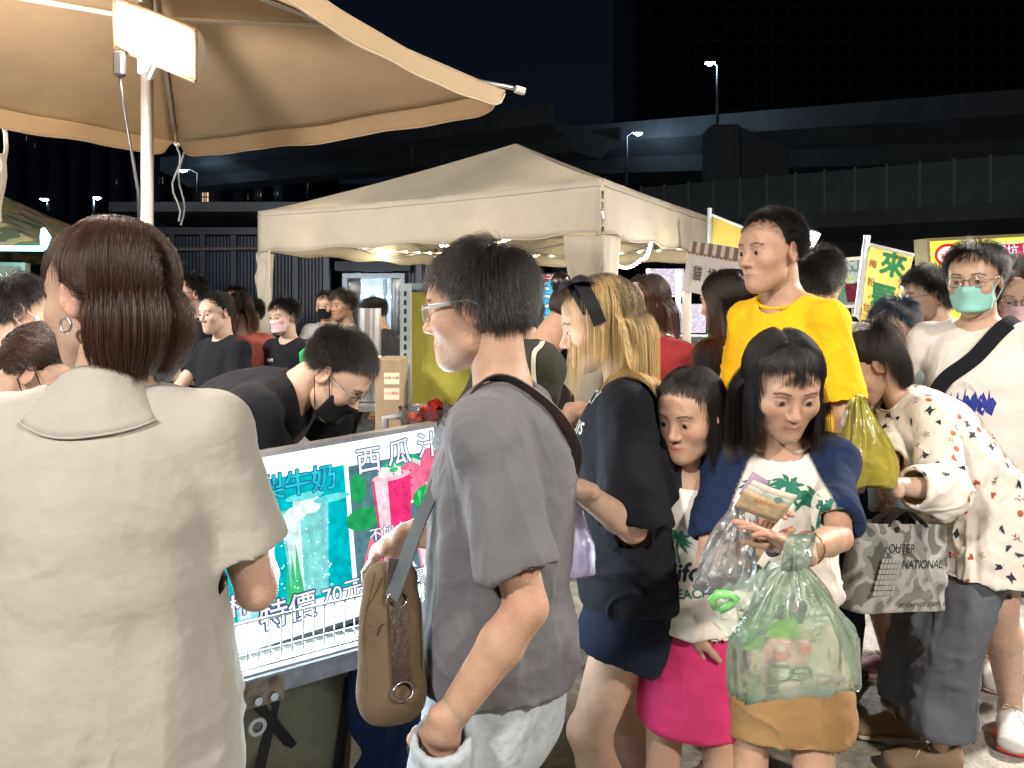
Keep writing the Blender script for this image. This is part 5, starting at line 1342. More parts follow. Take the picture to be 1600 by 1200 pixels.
        for a, b_ in (((-.18, .02), (-.06, sz[2]-.05)), ((.06, .02), (.13, sz[2]-.05)), ((-.2, .30), (.10, .24)), ((-.19, .62), (-.02, .36))):
            bb = band('strap', [Vector((a[0], -sz[1]/2-.006, a[1])), Vector(((a[0]+b_[0])/2, -sz[1]/2-.012, (a[1]+b_[1])/2)), Vector((b_[0], -sz[1]/2-.004, b_[1]))], .026, .003, BLACKP, None, side=(1, 0, .2)); bb.parent = r; bb.matrix_basis = Matrix.Identity(4); bb.matrix_parent_inverse = r.matrix_basis.inverted(); bb.matrix_basis = Matrix.Translation(c) @ Mz.to_4x4()
    box_bag(at(455, 480, 2.10).xy.to_3d(), (.30, .22, .56), RD(28))
    # navy cloth hanging from the corner of the cart
    nc = empty('hanging_cloth', at(592, 1000, 1.98), label='navy blue cloth knotted on the right end of the cart rail', cat='cloth'); b = MB(); rows = []
    for j in range(30):
        t = j/29; z = .665-.50*t; row = []
        for k in range(33):
            a = 2*math.pi*k/32; wd = .075*(1-.45*math.exp(-((t-.62)/.10)**2))*(1+.25*t); f = 1+.28*math.sin(a*5+t*3)*min(1, t*3)
            row.append(at(592+10*t, 480, 1.99).xy.to_3d()+Vector((wd*math.cos(a)*f, wd*.55*math.sin(a)*f, z)))
        rows.append(row)
    b.sheet(rows); b.build('folds', cloth('navy', (.012, .025, .07), var=.15), nc, smooth=True)
    # blender jug with watermelon
    jr = empty('blender_jug', at(668, 705, 2.75), label='clear blender jug full of red watermelon chunks behind the menu box', cat='jug'); jc = at(668, 705, 2.75); b = MB()
    b.lathe([(.075, -.10), (.085, .02), (.10, .13), (.104, .16)], jc, 28, cap=False); b.build('jug_wall', film('jug', (.75, .78, .8), .15, .08, .5), jr, smooth=True)
    b = MB(); b.lathe([(.001, -.30), (.10, -.30), (.09, -.12), (.07, -.10), (.001, -.10)], jc, 24); b.build('motor_base', BLACKP, jr, smooth=False)
    b = MB(); b.tube([jc+Vector((-.09, -.01, .13)), jc+Vector((-.15, -.01, .12)), jc+Vector((-.15, -.01, -.02)), jc+Vector((-.08, -.01, -.06))], .014, 8); b.build('handle', mat('jug_handle', (.3, .32, .34), rough=.3), jr, smooth=True)
    for i in range(16):
        a = rg.random()*6.3; rr = .055*math.sqrt(rg.random()); b = MB(); Mx = Matrix.Rotation(rg.random()*3, 3, 'X') @ Matrix.Rotation(rg.random()*3, 3, 'Z')
        b.box(jc+Vector((rr*math.cos(a), rr*math.sin(a), .0+.011*i)), (.055, .048, .05), M=Mx, bev=.014); b.build('melon_chunk', mat('melon_red', (.62, .05, .035), rough=.25, var=.35, scale=40, sss=.1) if i % 7 else mat('melon_rind', (.65, .60, .25), rough=.3, var=.2), jr, smooth=True)
    # counter behind, shelf post, green panel, crate
    ct = empty('back_counter', at(600, 480, 2.95).xy.to_3d(), label='stall counter behind the cart holding the blender and jars', cat='counter'); b = MB(); b.box((-.42, 2.95, .94), (1.1, .55, .04), bev=.004); b.build('counter_top', STEEL, ct)
    for x in (-.93, .10):
        for y in (2.72, 3.18): b = MB(); b.box((x, y, .46), (.04, .04, .92)); b.build('leg', STEEL, ct)
    sp = empty('shelf_post', at(634, 480, 3.3).xy.to_3d(), label='pale perforated steel shelf post left of the boy in grey', cat='post'); b = MB(); b.box((at(634, 0, 3.3).x, 3.3, .80), (.045, .03, 1.6)); o = b.build('upright', mat('shelf_post', (.42, .52, .56), rough=.45, metal=.3), sp)
    hb = MB(); hb.box((0, 0, 0), (.010, .004, .022)); hm = mesh('slot', hb.v, hb.f)
    for i in range(17): o2 = obj('slot', hm, BLACKP, sp); o2.matrix_basis = Matrix.Translation((at(634, 0, 3.3).x, 3.2835, .95+.038*i))
    gp = empty('menu_board', at(690, 560, 3.4), label='worn yellow green board behind the head of the boy in grey', cat='board'); b = MB(); a, e = at(640, 455, 3.4), at(735, 632, 3.4); b.box(((a.x+e.x)/2, 3.4, (a.z+e.z)/2), (e.x-a.x, .03, a.z-e.z), bev=.003)
    b.build('board', mat('yellow_green_board', (.36, .33, .05), rough=.6, var=.35, scale=5, stretch=(1, 1, .3)), gp); b = MB(); b.box(((a.x+e.x)/2, 3.39, e.z-.02), (e.x-a.x+.04, .05, .03)); b.box(((a.x+e.x)/2, 3.39, a.z+.02), (e.x-a.x+.04, .05, .03)); b.build('frame', mat('board_frame', (.2, .3, .34), rough=.4, metal=.4), gp)
    for q in (-1, 1): b = MB(); b.box(((a.x+e.x)/2+q*(e.x-a.x)/2, 3.43, e.z/2), (.03, .03, e.z-.04)); b.build('leg', STEEL, gp)
    cb = empty('cardboard_box', at(612, 590, 3.1), label='brown cardboard box with paper labels between the vendor and the shelf post', cat='box'); q = at(613, 560, 3.1); b = MB(); b.box((q.x, 3.1, 1.13), (.10, .22, .335), bev=.004); b.build('carton', mat('carton', (.34, .26, .17), rough=.8, var=.15), cb)
    pr = Print(basis((1, 0, 0), (0, -1, 0)), (q.x+.015, 3.1-.1105, 1.22), cb); 
    for k, cc_ in enumerate(((.75, .72, .55), (.80, .65, .52))): pr.poly([[(-.03, -.02-.06*k), (.03, -.02-.06*k), (.03, .025-.06*k), (-.03, .025-.06*k)]], cc_, 'paper_label')
    pr.text('水果 冷藏', 0, .004, .013, (.35, .1, .05)); pr.text('小心輕放', 0, -.055, .013, (.6, .12, .05))
    # steel grinder on the rear counter (tall metal pot with a control box)
    gm = empty('tea_urn', at(575, 500, 4.6), label='tall stainless steel pot with a control box standing inside the tent', cat='pot'); c0 = at(577, 560, 4.6); b = MB(); b.lathe([(.001, -.25), (.085, -.25), (.085, .0), (.07, .02), (.07, .30), (.066, .30), (.066, .04), (.001, .04)], c0, 28); b.build('pot', STEEL, gm, smooth=False)
    b = MB(); b.tube([c0+Vector((-.07, -.02, .20)), c0+Vector((-.09, -.03, .27)), c0+Vector((-.05, -.02, .29))], .008, 6); b.build('handle', BLACKP, gm); b = MB(); b.box(c0+Vector((-.115, -.02, .15)), (.075, .06, .12), bev=.01); k_ = b.build('control_box', mat('beige_plastic', (.45, .42, .34), rough=.4), gm)
    for k in range(2): b = MB(); b.box(c0+Vector((-.115, -.052, .17-.04*k)), (.03, .006, .02)); b.build('switch', BLACKP, k_)
    t2 = empty('inner_table', (c0.x, 4.6, 0), label='folding table inside the tent under the steel pot', cat='table'); b = MB(); b.box((c0.x-.1, 4.6, c0.z-.27), (1.1, .5, .03)); b.build('tabletop', STEEL, t2)
    for x in (-.62, .42):
        for y in (-.2, .2): b = MB(); b.tube([(c0.x+x, 4.6+y, .012), (c0.x+x, 4.6+y, c0.z-.29)], .014, 8); b.build('leg', STEEL, t2)
    # green scoop handle left of the vendor
    gs = empty('green_scoop', at(484, 555, 2.9), label='bright green plastic handle sticking up behind the vendor shoulder', cat='scoop'); b = MB(); Mg = basis((1, 0, .1), (0, -1, .1))
    pts = [at(474, 575, 2.9), at(472, 552, 2.9), at(480, 545, 2.9), at(490, 550, 2.9), at(500, 562, 2.9), at(520, 585, 2.9)]; b.tube(pts, .012, 8); b.tube([at(483, 580, 2.9), at(510, 590, 2.9)], .02, 8); b.tube([at(484, 562, 2.9), at(496, 580, 2.9)], [.012, .022], 8); b.build('handle', mat('green_plastic', (.02, .42, .12), rough=.3, coat=.3), gs, smooth=True)
    b = MB(); b.box(at(500, 610, 2.9), (.14, .1, .12), bev=.03); b.build('scoop_bowl', mat('green_plastic', ()), gs, smooth=True)
cart()

# ------------------------------------------------------------------ banners, light boxes and stalls further off
def light_panel(name, label, cat, TL, TR, BL, emi, col, frame=(.5, .5, .5), depth=.08, legs=True, e=6, lc=(1, .95, .9)):
    M, w, h, c = frame_of(TL, TR, BL); r = empty(name, Vector((c.x, c.y, 0)), label=label, cat=cat); b = MB()
    b.box(c-M.col[2]*depth/2, (w, h, depth), M=M); b.build('panel_face', emis('%s_face' % name, col, emi) if emi else mat('%s_face' % name, col), r); f = MB(); fm = mat('sign_frame_%d' % int(frame[0]*100), frame, rough=.4, metal=.5)
    for sx in (-1, 1):
        f = MB(); f.box(c+M @ Vector((sx*(w/2+.012), 0, -depth/2)), (.024, h+.048, depth+.02), M=M); f.build('frame_side', fm, r)
        f = MB(); f.box(c+M @ Vector((0, sx*(h/2+.012), -depth/2)), (w-.002, .024, depth+.02), M=M); f.build('frame_rail', fm, r)
        if legs: q = c+M @ Vector((sx*(w/2-.05), -h/2-.03, -depth/2)); g = MB(); g.box(Vector((q.x, q.y, q.z/2)), (.04, .04, q.z)); g.build('leg', fm, r)
    if e: area('sign_light', c+M.col[2]*.05, M.col[2], e, w, h, lc, r, 170)
    return r, M, w, h, c
def signs():
    # big yellow light box at the right
    r, M, w, h, c = light_panel('stall_light_box', 'large yellow light box sign with a red bar of lettering at the right edge', 'sign', at(1455, 377, 6), at(1800, 360, 6.2), at(1455, 520, 6), 1.1, (.95, .86, .10), (.62, .55, .35), .14, e=16, lc=(1, .9, .5))
    pr = Print(M, c, r, 1.0); L, T = -w/2, h/2
    pr.poly([[(L+.02, T-.10), (L+.12, T-.05), (L+.5, T-.02), (L+w-.02, T-.02), (L+w-.02, T-.6), (L+.4, T-.55)]], (.98, .92, .35)); pr.poly([[(L+.02+.03*i, T-.2-.05*i), (L+.06+.03*i, T-.22-.05*i), (L+.03+.03*i, T-.25-.05*i)] for i in range(8)], (.15, .12, .02))
    pr.poly([ellipse(L+.155, T-.115, .115, .090)], (.75, .03, .05)); pr.poly([ellipse(L+.155, T-.115, .092, .068)], (.98, .9, .85)); pr.poly([ellipse(L+.155, T-.115, .060, .044, 20, math.pi, 2*math.pi), [(L+.09, T-.106), (L+.22, T-.106), (L+.22, T-.112), (L+.09, T-.112)]], (.75, .05, .05)); pr.poly([[(L+.13+.025*i, T-.098), (L+.135+.025*i, T-.075), (L+.14+.025*i, T-.098)] for i in range(3)], (.75, .05, .05))
    X0 = L+.50; Y0 = T-.115; pr.poly([ellipse(X0, Y0, .06, .060, 16), [(X0, Y0-.06), (X0+.9, Y0-.045), (X0+.9, Y0+.075), (X0, Y0+.06)]], (.80, .03, .06)); pr.text('深坑 劉記', X0+.265, Y0+.002, .105, (.98, .95, .9), (.03, .08, .35), .05, .012)
    # poster light box with drinks behind the man in yellow
    r, M, w, h, c = light_panel('drink_poster', 'framed lit poster of lemon drinks behind the man in yellow', 'poster', at(1290, 410, 5.6), at(1346, 406, 5.5), at(1290, 478, 5.6), .55, (.35, .50, .42), (.55, .48, .42), .08, e=2, lc=(.8, 1, .85))
    pr = Print(M, c, r, .75); rg = random.Random(2)
    pr.poly([[(x-.006, y-.012), (x+.006, y-.012), (x+.006, y+.012), (x-.006, y+.012)] for x, y in [(rg.uniform(-w/2+.02, w/2-.02), rg.uniform(h*.32, h*.46)) for _ in range(46)]], (.75, .78, .75)); pr.poly([[(x-.004, y-.03), (x+.004, y-.03), (x+.006, y+.03), (x-.006, y+.03)] for x, y in [(rg.uniform(-w/2+.02, .0), rg.uniform(-h*.3, h*.3)) for _ in range(30)]], (.10, .45, .20))
    pr.poly([[(.0, .02), (.105, .02), (.085, -.14), (.02, -.14)]], (.22, .04, .05), 'cup_print'); pr.poly([ellipse(.052, .035, .062, .042)], (.62, .75, .60)); pr.poly([ellipse(.04+.022*math.cos(a), .035+.018*math.sin(a), .018, .016, 12) for a in (0, 1.3, 2.6, 3.9, 5.2)], (.80, .88, .40)); pr.poly([ellipse(.052, .035, .064, .044, 40, .3, 2.8)+ellipse(.052, .035, .058, .038, 40, 2.8, .3)], (.85, .9, .9)); pr.poly([ellipse(-.08, -.12+.02*i, .05, .016, 10) for i in range(3)], (.10, .30, .12))
    # left sign
    r, M, w, h, c = light_panel('corn_sign', 'pale lit sign with black and yellow lettering and a corn cob, far left edge', 'sign', at(-70, 414, 4.9), at(33, 416, 5.0), at(-70, 520, 4.9), .55, (.42, .55, .45), (.5, .48, .35), .08, e=5, lc=(.85, 1, .9))
    pr = Print(M, c, r, .9); pr.text('烤玉米', w/2-.20, h/2-.10, .115, (.92, .95, .80), (.10, .13, .06), .05, .01); pr.poly([ellipse(w/2-.06, h/2-.155, .035, .012, 14)], (.10, .40, .05)); pr.poly([ellipse(w/2-.035, h/2-.145, .014, .026, 14)], (.95, .75, .10), 'cob_print'); pr.text('50元', w/2-.09, -h*.28, .06, (.95, .8, .2)); 
    # camouflage umbrella at far left with a cyan strip
    u = empty('camo_canopy', at(-40, 480, 4.6).xy.to_3d(), label='dark camouflage stall canopy with a cyan light strip along its edge, far left', cat='canopy')
    m = bpy.data.materials.new('camouflage'); m.use_nodes = True; nt = m.node_tree; bs = nt.nodes['Principled BSDF']; bs.inputs['Roughness'].default_value = .9; tc = nn(nt, 'ShaderNodeTexCoord'); no = nn(nt, 'ShaderNodeTexNoise'); no.inputs['Scale'].default_value = 5; no.inputs['Detail'].default_value = 2; rp = nn(nt, 'ShaderNodeValToRGB'); rp.color_ramp.interpolation = 'CONSTANT'
    els = rp.color_ramp.elements; els[0].color = (.02, .03, .015, 1); els[1].position = .42; els[1].color = (.10, .12, .05, 1)
    for p_, c_ in ((.52, (.22, .12, .06, 1)), (.60, (.03, .06, .025, 1))): e_ = els.new(p_); e_.color = c_
    nt.links.new(tc.outputs['Object'], no.inputs[0]); nt.links.new(no.outputs['Fac'], rp.inputs[0]); nt.links.new(rp.outputs[0], bs.inputs['Base Color'])
    zc = at(0, 383, 4.5).z; x1 = at(68, 0, 4.5).x; pkx = x1-1.25; b = MB(); rows = []
    cs = [Vector((x1, 4.5, zc)), Vector((x1-2.4, 4.2, zc)), Vector((x1-2.4, 6.4, zc)), Vector((x1, 6.6, zc)), Vector((x1, 4.5, zc))]; pk = Vector((pkx, 5.4, zc+.62))
    for j in range(9): rows.append([cs[int(k//8)].lerp(cs[min(4, int(k//8)+1)], (k % 8)/8).lerp(pk, j/8)+Vector((0, 0, -.06*math.sin(math.pi*j/8))) for k in range(33)])
    b.sheet(rows); b.build('canopy', m, u, smooth=True); b = MB(); b.tube([cs[1]+Vector((0, 0, -.02)), cs[0]+Vector((0, 0, -.02))], .016, 8); b.tube([cs[0]+Vector((0, 0, -.02)), cs[0]+Vector((0, .02, .05)), cs[0]+Vector((-.02, .03, .10))], [.016, .03, .012], 8); b.build('light_strip', emis('cyan_led', (.25, .75, 1), 5), u, smooth=True)
    b = MB(); b.tube([(pkx, 5.4, .02), (pkx, 5.4, zc+.6)], .025, 10); b.build('pole', STEEL, u); point('cyan_glow', cs[0]+Vector((-.3, -.15, -.15)), 10, (.35, .8, 1), .2, u)
    # signs at the back of the tent
    r, M, w, h, c = light_panel('fried_sign', 'bright blue lettered sign seen under the tent beyond the boy in grey', 'sign', at(833, 430, 10.4), at(905, 428, 10.4), at(833, 498, 10.4), 1.0, (.75, .75, .72), (.12, .14, .2), .1, e=10, lc=(.7, .9, 1))
    pr = Print(M, c, r, 1.0); rg = random.Random(9)
    for cl in ((.45, .05, .05), (.85, .55, .45), (.25, .02, .04)): pr.poly([ellipse(rg.uniform(-w/2+.02, w/2-.02), rg.uniform(h*.32, h*.48), .018, .014, 6) for _ in range(60)], cl)
    pr.poly([ellipse(x, y, rx, ry) for x, y, rx, ry in ((-.17, -.05, .16, .22), (.02, .08, .17, .18), (.18, .05, .14, .2), (-.05, -.1, .2, .15), (.12, -.12, .17, .14))], (.02, .42, .75)); pr.poly([ellipse(x, y, rx, ry) for x, y, rx, ry in ((-.17, -.05, .14, .20), (.02, .08, .15, .16), (.18, .05, .12, .18), (-.05, -.1, .18, .13), (.12, -.12, .15, .12))], (.08, .62, .90))
    pr.text('ら', -.17, -.03, .36, (.75, .98, .98), (.01, .06, .30), .05, .02); pr.text('排', .12, .03, .34, (.75, .98, .98), (.01, .06, .30), .05, .02)
    r, M, w, h, c = light_panel('photo_menu', 'narrow menu of small food photos left of the blue lettered sign', 'sign', at(815, 434, 10.3), at(831, 434, 10.3), at(815, 510, 10.3), .5, (.25, .35, .4), (.1, .1, .12), .08, e=2)
    pr = Print(M, c, r, .8); [pr.poly([[(-w/2+.01, y-.08), (w/2-.01, y-.08), (w/2-.01, y+.08), (-w/2+.01, y+.08)]], cl, 'photo_print') for y, cl in ((.22, (.05, .5, .6)), (.03, (.35, .32, .3)), (-.17, (.75, .35, .12)))]
    # stall at the back right: lit white panels, steel posts, glass case
    st = empty('white_stall', at(1060, 480, 5.4).xy.to_3d(), label='white lit food stall with a glass display case under the right side of the tent', cat='stall')
    WL = emis('stall_panel_lit', (.95, .86, 1.0), .85)
    def pq(a, c_, Y, nm, m_, th=.03): A, C_ = at(*a, Y), at(*c_, Y); b = MB(); b.box(((A.x+C_.x)/2, Y, (A.z+C_.z)/2), (abs(C_.x-A.x), th, abs(A.z-C_.z))); return b.build(nm, m_, st)
    pq((1016, 420), (1068, 460), 5.6, 'lit_panel', WL); pq((1060, 475), (1102, 520), 5.5, 'lit_panel', WL); pq((1000, 461), (1075, 464), 5.5, 'shelf', WHITEP); pq((1010, 420), (1015, 620), 5.5, 'post', STEEL); pq((1056, 425), (1063, 700), 5.3, 'post', STEEL); pq((1067, 455), (1073, 640), 4.6, 'post', mat('cream_post', (.62, .56, .46), rough=.4)); pq((1074, 455), (1079, 560), 5.2, 'post', STEEL)
    GLS = film('case_glass', (.75, .9, .92), .10, .03, .5); A, C_ = at(1050, 525, 4.9), at(1120, 610, 4.9)
    b = MB(); xa, xb, za, zb = A.x, C_.x, C_.z, A.z
    b.quad((xa, 4.9, za), (xb, 4.9, za), (xb, 4.9, zb), (xa, 4.9, zb)); b.build('case_pane', GLS, st); b = MB(); b.quad((xa, 4.9, za), (xa, 5.3, za), (xa, 5.3, zb), (xa, 4.9, zb)); b.build('case_pane', GLS, st)
    for p, q in (((xa, 4.9, zb), (xb, 4.9, zb)), ((xa, 4.9, zb), (xa, 4.9, za)), ((xa, 4.9, zb), (xa, 5.3, zb)), ((xb, 4.9, zb), (xb, 4.9, za))): b = MB(); b.tube([p, q], .008, 6); b.build('case_edge', mat('case_edge', (.6, .8, .8), rough=.2), st)
    b = MB(); b.box(((xa+xb)/2, 5.15, za-.03), (xb-xa+.3, .6, .05)); b.build('counter', WHITEP, st); b = MB(); b.box(((xa+xb)/2, 5.2, (za-.06)/2), (xb-xa+.2, .5, za-.07)); b.build('cabinet', mat('cabinet', (.4, .4, .42)), st)
    point('stall_glow', ((xa+xb)/2, 4.9, zb+.35), 12, (1, .93, .98), .15, st)
    # scalloped sign board
    M, w, h, c = frame_of(at(1071, 374, 4.1), at(1190, 393, 3.75), at(1071, 455, 4.1)); r = empty('scalloped_sign', Vector((c.x, c.y, 0)), label='grey white sign board with a brown scalloped awning print above two characters', cat='sign')
    b = MB(); b.box(c-M.col[2]*.012, (w, h, .022), M=M, bev=.002); b.build('board', mat('sign_board', (.42, .40, .38), rough=.55, var=.04), r); pr = Print(M, c, r); n = 9; s_ = w/n; BR = (.16, .09, .06)
    pr.poly([[(-w/2+s_*(i+.5), h/2-.002), (-w/2+s_*(i+1), h/2-.002), (-w/2+s_*(i+1), h/2-.055)]+[(-w/2+s_*(i+.75)+s_*.25*math.cos(a), h/2-.055-s_*.30*math.sin(a)) for a in [math.pi*k/8 for k in range(1, 8)]]+[(-w/2+s_*(i+.5), h/2-.055)] for i in range(n)], BR, 'awning_print')
    for i in range(n*2): cx = -w/2+s_*.5*(i+.5); pr.k = 2; pr.poly([[(cx+s_*.25*math.cos(a), h/2-.057-s_*.30*math.sin(a)) for a in [math.pi*k/8 for k in range(9)]]+[(cx+(s_*.25-.004)*math.cos(a), h/2-.054-(s_*.30-.004)*math.sin(a)+.002) for a in [math.pi*(8-k)/8 for k in range(9)]]], BR, 'scallop_line')
    for i, x in enumerate((-w/2+.09, -w/2+.18, -w/2+.27, -w/2+.36)):
        pr.poly([[(x-.047, -h/2+.03), (x-.044, -h/2+.03), (x-.044, h/2-.10), (x-.047, h/2-.10)]], (.30, .28, .27), 'line_print')
    pr.text('貓', -w/2+.085, -.035, .085, (.06, .05, .05), off=.012, sx=.75); pr.text('投', -w/2+.180, -.035, .085, (.06, .05, .05), off=.012, sx=.75); pr.text('合', -w/2+.275, -.035, .085, (.06, .05, .05), off=.012, sx=.75)
    q = c+M @ Vector((-w/2+.02, -h/2, -.03)); b = MB(); b.tube([(q.x, q.y, .02), (q.x, q.y, c.z)], .016, 10); b.build('post', mat('cream_post', ()), r); b = MB(); b.lathe([(.001, .0), (.15, .0), (.15, .02), (.001, .03)], (q.x, q.y, 0), 20); b.build('base', BLACKP, r)
    # flag banners
    def flag(label, TL, TR, BL, BR_, pole_bot, texts, col, pm=None):
        TL, TR, BL, BR_ = map(Vector, (TL, TR, BL, BR_)); r = empty('flag_banner', Vector((BL.x, BL.y, 0)), label=label, cat='banner', group='yellow flag banners of the stalls'); b = MB(); n = 16; nr = ((TR-TL).cross(BL-TL)).normalized(); nr = nr if nr.y < 0 else -nr
        f = lambda u, v: (TL.lerp(TR, u)).lerp(BL.lerp(BR_, u), v)+nr*(.012*math.sin(v*7+u*2)*u+.01*float(vnoise(np.array([u*3, v*5, 1.]))))
        b.sheet([[f(i/n, j/(n*2)) for i in range(n+1)] for j in range(n*2+1)]); m = cloth('banner_yellow', (.62, .50, .13), var=.06, rough=.6); add_trans(m, .25) if 'bt' not in MATS else None; MATS['bt'] = m; fl = b.build('fabric', m, r, smooth=True)
        b = MB(); b.tube([f(0, 0)+nr*.004, f(.5, 0)+nr*.004, f(1, 0)+nr*.004], .010, 6); b.build('hem', WHITEP, fl)
        up = (TL-BL).normalized(); b = MB(); b.tube([Vector((pole_bot[0], pole_bot[1], .02)), BL-Vector((.02, 0, 0)), TL+up*.05-Vector((.02, 0, 0))], .017, 10); b.build('pole', mat('banner_pole', (.70, .74, .80), rough=.4), r, smooth=True)
        b = MB(); b.box((pole_bot[0], pole_bot[1], .04), (.4, .4, .07), bev=.02); b.build('base', BLACKP, r)
        for (t, u, v, s_, cl) in texts:
            V, Fc = text_mesh(t, 1.0); W_ = (TR-TL).length; H_ = (BL-TL).length; bb = MB(); rr = .04 if s_ > .1 else .015; [bb.add([f(u+(p.x+dx*rr)*s_/W_, v-(p.y+dy*rr)*s_/H_)+nr*(.003+.0001*k) for p in V], Fc) for k, (dx, dy) in enumerate(((0, 0), (1, 0), (-1, 0), (0, 1), (0, -1), (.7, .7), (-.7, .7), (.7, -.7), (-.7, -.7)))]; bb.build('lettering', mat('ink_%d%d' % (int(cl[0]*99), int(cl[1]*99)), cl), fl)
    flag('yellow flag banner with big green characters and small dark red ones on the right', at(1359, 382, 4.3), at(1429, 399, 4.1), at(1338, 545, 4.3), at(1385, 560, 4.1), (at(1330, 0, 4.3).x, 4.3),
         [('來', .62, .15, .150, (.04, .30, .12)), ('顆', .50, .47, .150, (.04, .30, .12)), ('芭', .45, .80, .150, (.04, .30, .12)), ('梅', .16, .18, .052, (.35, .07, .04)), ('粉', .16, .35, .052, (.35, .07, .04)), ('。', .22, .47, .052, (.35, .07, .04)), ('甘', .12, .60, .052, (.35, .07, .04)), ('草', .12, .76, .052, (.35, .07, .04))], None)
    flag('pale yellow flag banner whose top shows over the tent corner, left of the tall man', at(1113, 336, 5.6), at(1190, 366, 5.3), at(1113, 560, 5.6), at(1160, 600, 5.4), (at(1112, 0, 5.6).x, 5.6), [('草莓', .5, .6, .10, (.35, .07, .04))], None)
    # flood light behind the man in yellow
    fl = empty('flood_light', at(1262, 480, 5.0).xy.to_3d(), label='white square flood light on a pole right of the tall man head', cat='lamp'); q = at(1266, 378, 5.0); Mf = basis((1, .25, -.25), (-.35, -1, -.35)); b = MB(); b.box(q+Mf @ Vector((0, 0, -.03)), (.085, .15, .05), M=Mf, bev=.01); b.build('housing', DARK, fl)
    b = MB(); b.box(q, (.075, .14, .012), M=Mf); b.build('lamp_face', emis('flood_face', (.95, 1, .98), 9), fl); b = MB(); b.tube([(q.x-.05, 5.05, .02), (q.x-.05, 5.05, q.z)], .015, 8); b.build('pole', STEEL, fl); area('flood', q+Mf.col[2]*.03, Mf.col[2], 25, .08, .14, (.95, 1, 1), fl, 140)
signs()
# ------------------------------------------------------------------ the crowd
SKA = skin('skin_light', (.54, .36, .27)); SKB = skin('skin_tan', (.46, .285, .20)); SKC = skin('skin_fair', (.57, .40, .32))
HB = hairm('hair_black', (.010, .008, .008), rough=.32); HBR = hairm('hair_dark_brown', (.030, .014, .008), (.10, .040, .018), rough=.36); HAU = hairm('hair_auburn', (.014, .007, .005), (.17, .060, .022), rough=.36); HBL = hairm('hair_blonde', (.03, .02, .015), (.88, .62, .28), rough=.42)
HBU = hairm('hair_blue_black', (.010, .012, .018), (.03, .07, .12), rough=.35); CAPB = mat('scalp_black', (.010, .008, .008), rough=.8, var=.2); CAPBR = mat('scalp_brown', (.016, .010, .007), rough=.8); CAPBL = mat('scalp_blonde', (.12, .08, .045), rough=.8)
BLK = cloth('tee_black', (.012, .013, .018)); WHT = cloth('tee_white', (.72, .69, .64)); DEN = cloth('denim', (.42, .47, .52), var=.16, scale=60, bump=.5, bscale=40); DKP = cloth('trouser_dark', (.03, .032, .04)); NAVY = cloth('navy_knit', (.010, .014, .030))
GREY = cloth('tee_grey', (.135, .135, .150), var=.10); OLV = cloth('tee_olive', (.035, .036, .028)); YEL = cloth('tee_yellow', (.82, .46, .012), var=.05); CREAM = cloth('cream_linen', (.40, .385, .345))
WSN = mat('sneaker_white', (.60, .60, .58), rough=.55, bump=.15, bscale=120, var=.10); PSN = mat('sneaker_pink', (.40, .20, .25), rough=.6, bump=.3, bscale=150, var=.25); BSN = cloth('boot_beige', (.27, .19, .125), bump=.4); SOLE = mat('sole_pale', (.55, .50, .42), rough=.7); SOLER = mat('sole_red', (.65, .08, .05), rough=.6); SOLEP = mat('sole_pink', (.62, .42, .44), rough=.6); LACE = cloth('lace', (.62, .55, .48)); BLKSH = mat('shoe_black', (.02, .02, .02), rough=.5)
GLM = mat('glasses_metal', (.25, .25, .27), rough=.25, metal=.9); GLB = mat('glasses_black', (.01, .01, .012), rough=.3)
MB_ = cloth('mask_blue', (.50, .68, .72), bump=.1); MW = cloth('mask_white', (.72, .74, .78), bump=.1); MP = cloth('mask_pink', (.72, .50, .56), bump=.1); MK = cloth('mask_black', (.012, .012, .014), bump=.1); MT = cloth('mask_teal', (.30, .62, .58), bump=.1)
PX = lambda px, Y: ((px-800)/F*Y, Y)
def over(P, name, pts, width, m, side, thick=.003, lift=.004, parent=None, target=None, cast=None):
    "a strap laid over a garment: points (in the person's frame) are dropped onto the cloth"
    bv = P.tree(target or P.top); out = []
    a0, a1 = Vector(P.P.tolist()), Vector(P.neck.tolist()); ad = (a1-a0); L_a = ad.length; ad.normalize()
    for p in pts:
        p = Vector(p); t = min(max((p-a0).dot(ad), 0), L_a-.06*P.H*.6); ax_ = a0+ad*t; p = ax_+(p-ax_)*1.5
        h = bv.find_nearest(Vector(p)); out.append(h[0]+h[1]*lift if h[0] is not None else Vector(p))
    o = band(name, out, width, thick, m, None, side=side); o.parent = P.root; return o
# ===== 1. woman with the bob, cream shirt, seen from behind
w = Person('woman with a brown bob in a cream shirt, seen from behind at the left', PX(166, 1.22), 8, 1.60, head=(62, 3, 0), hh=.138, sw=.100, build=.98, res=.0065, fres=.0026, skin=SKA,
           arms={1: dict(w=(-.50, 1.52, 1.02), pole=(.45, -.6, -1.0), fd=(0, 1, .2), pn=(-1, 0, 0)), -1: dict(w=(-.68, 1.50, .98), pole=(-.8, -.5, -.9), fd=(0, 1, .2), pn=(1, 0, 0))})
w.body(closed=.3)
w.colm = CREAM
w.tee(CREAM, hemz=.40, slv=.72, loose=.042, name='shirt', neck=.046, amp=.0042, seed=2, slvr=.058, slvloose=.020, flare=.3)
w.legwear(DKP, 'trousers', knee=1.9, loose=.012); w.shoes('sneaker', WSN, SOLE)
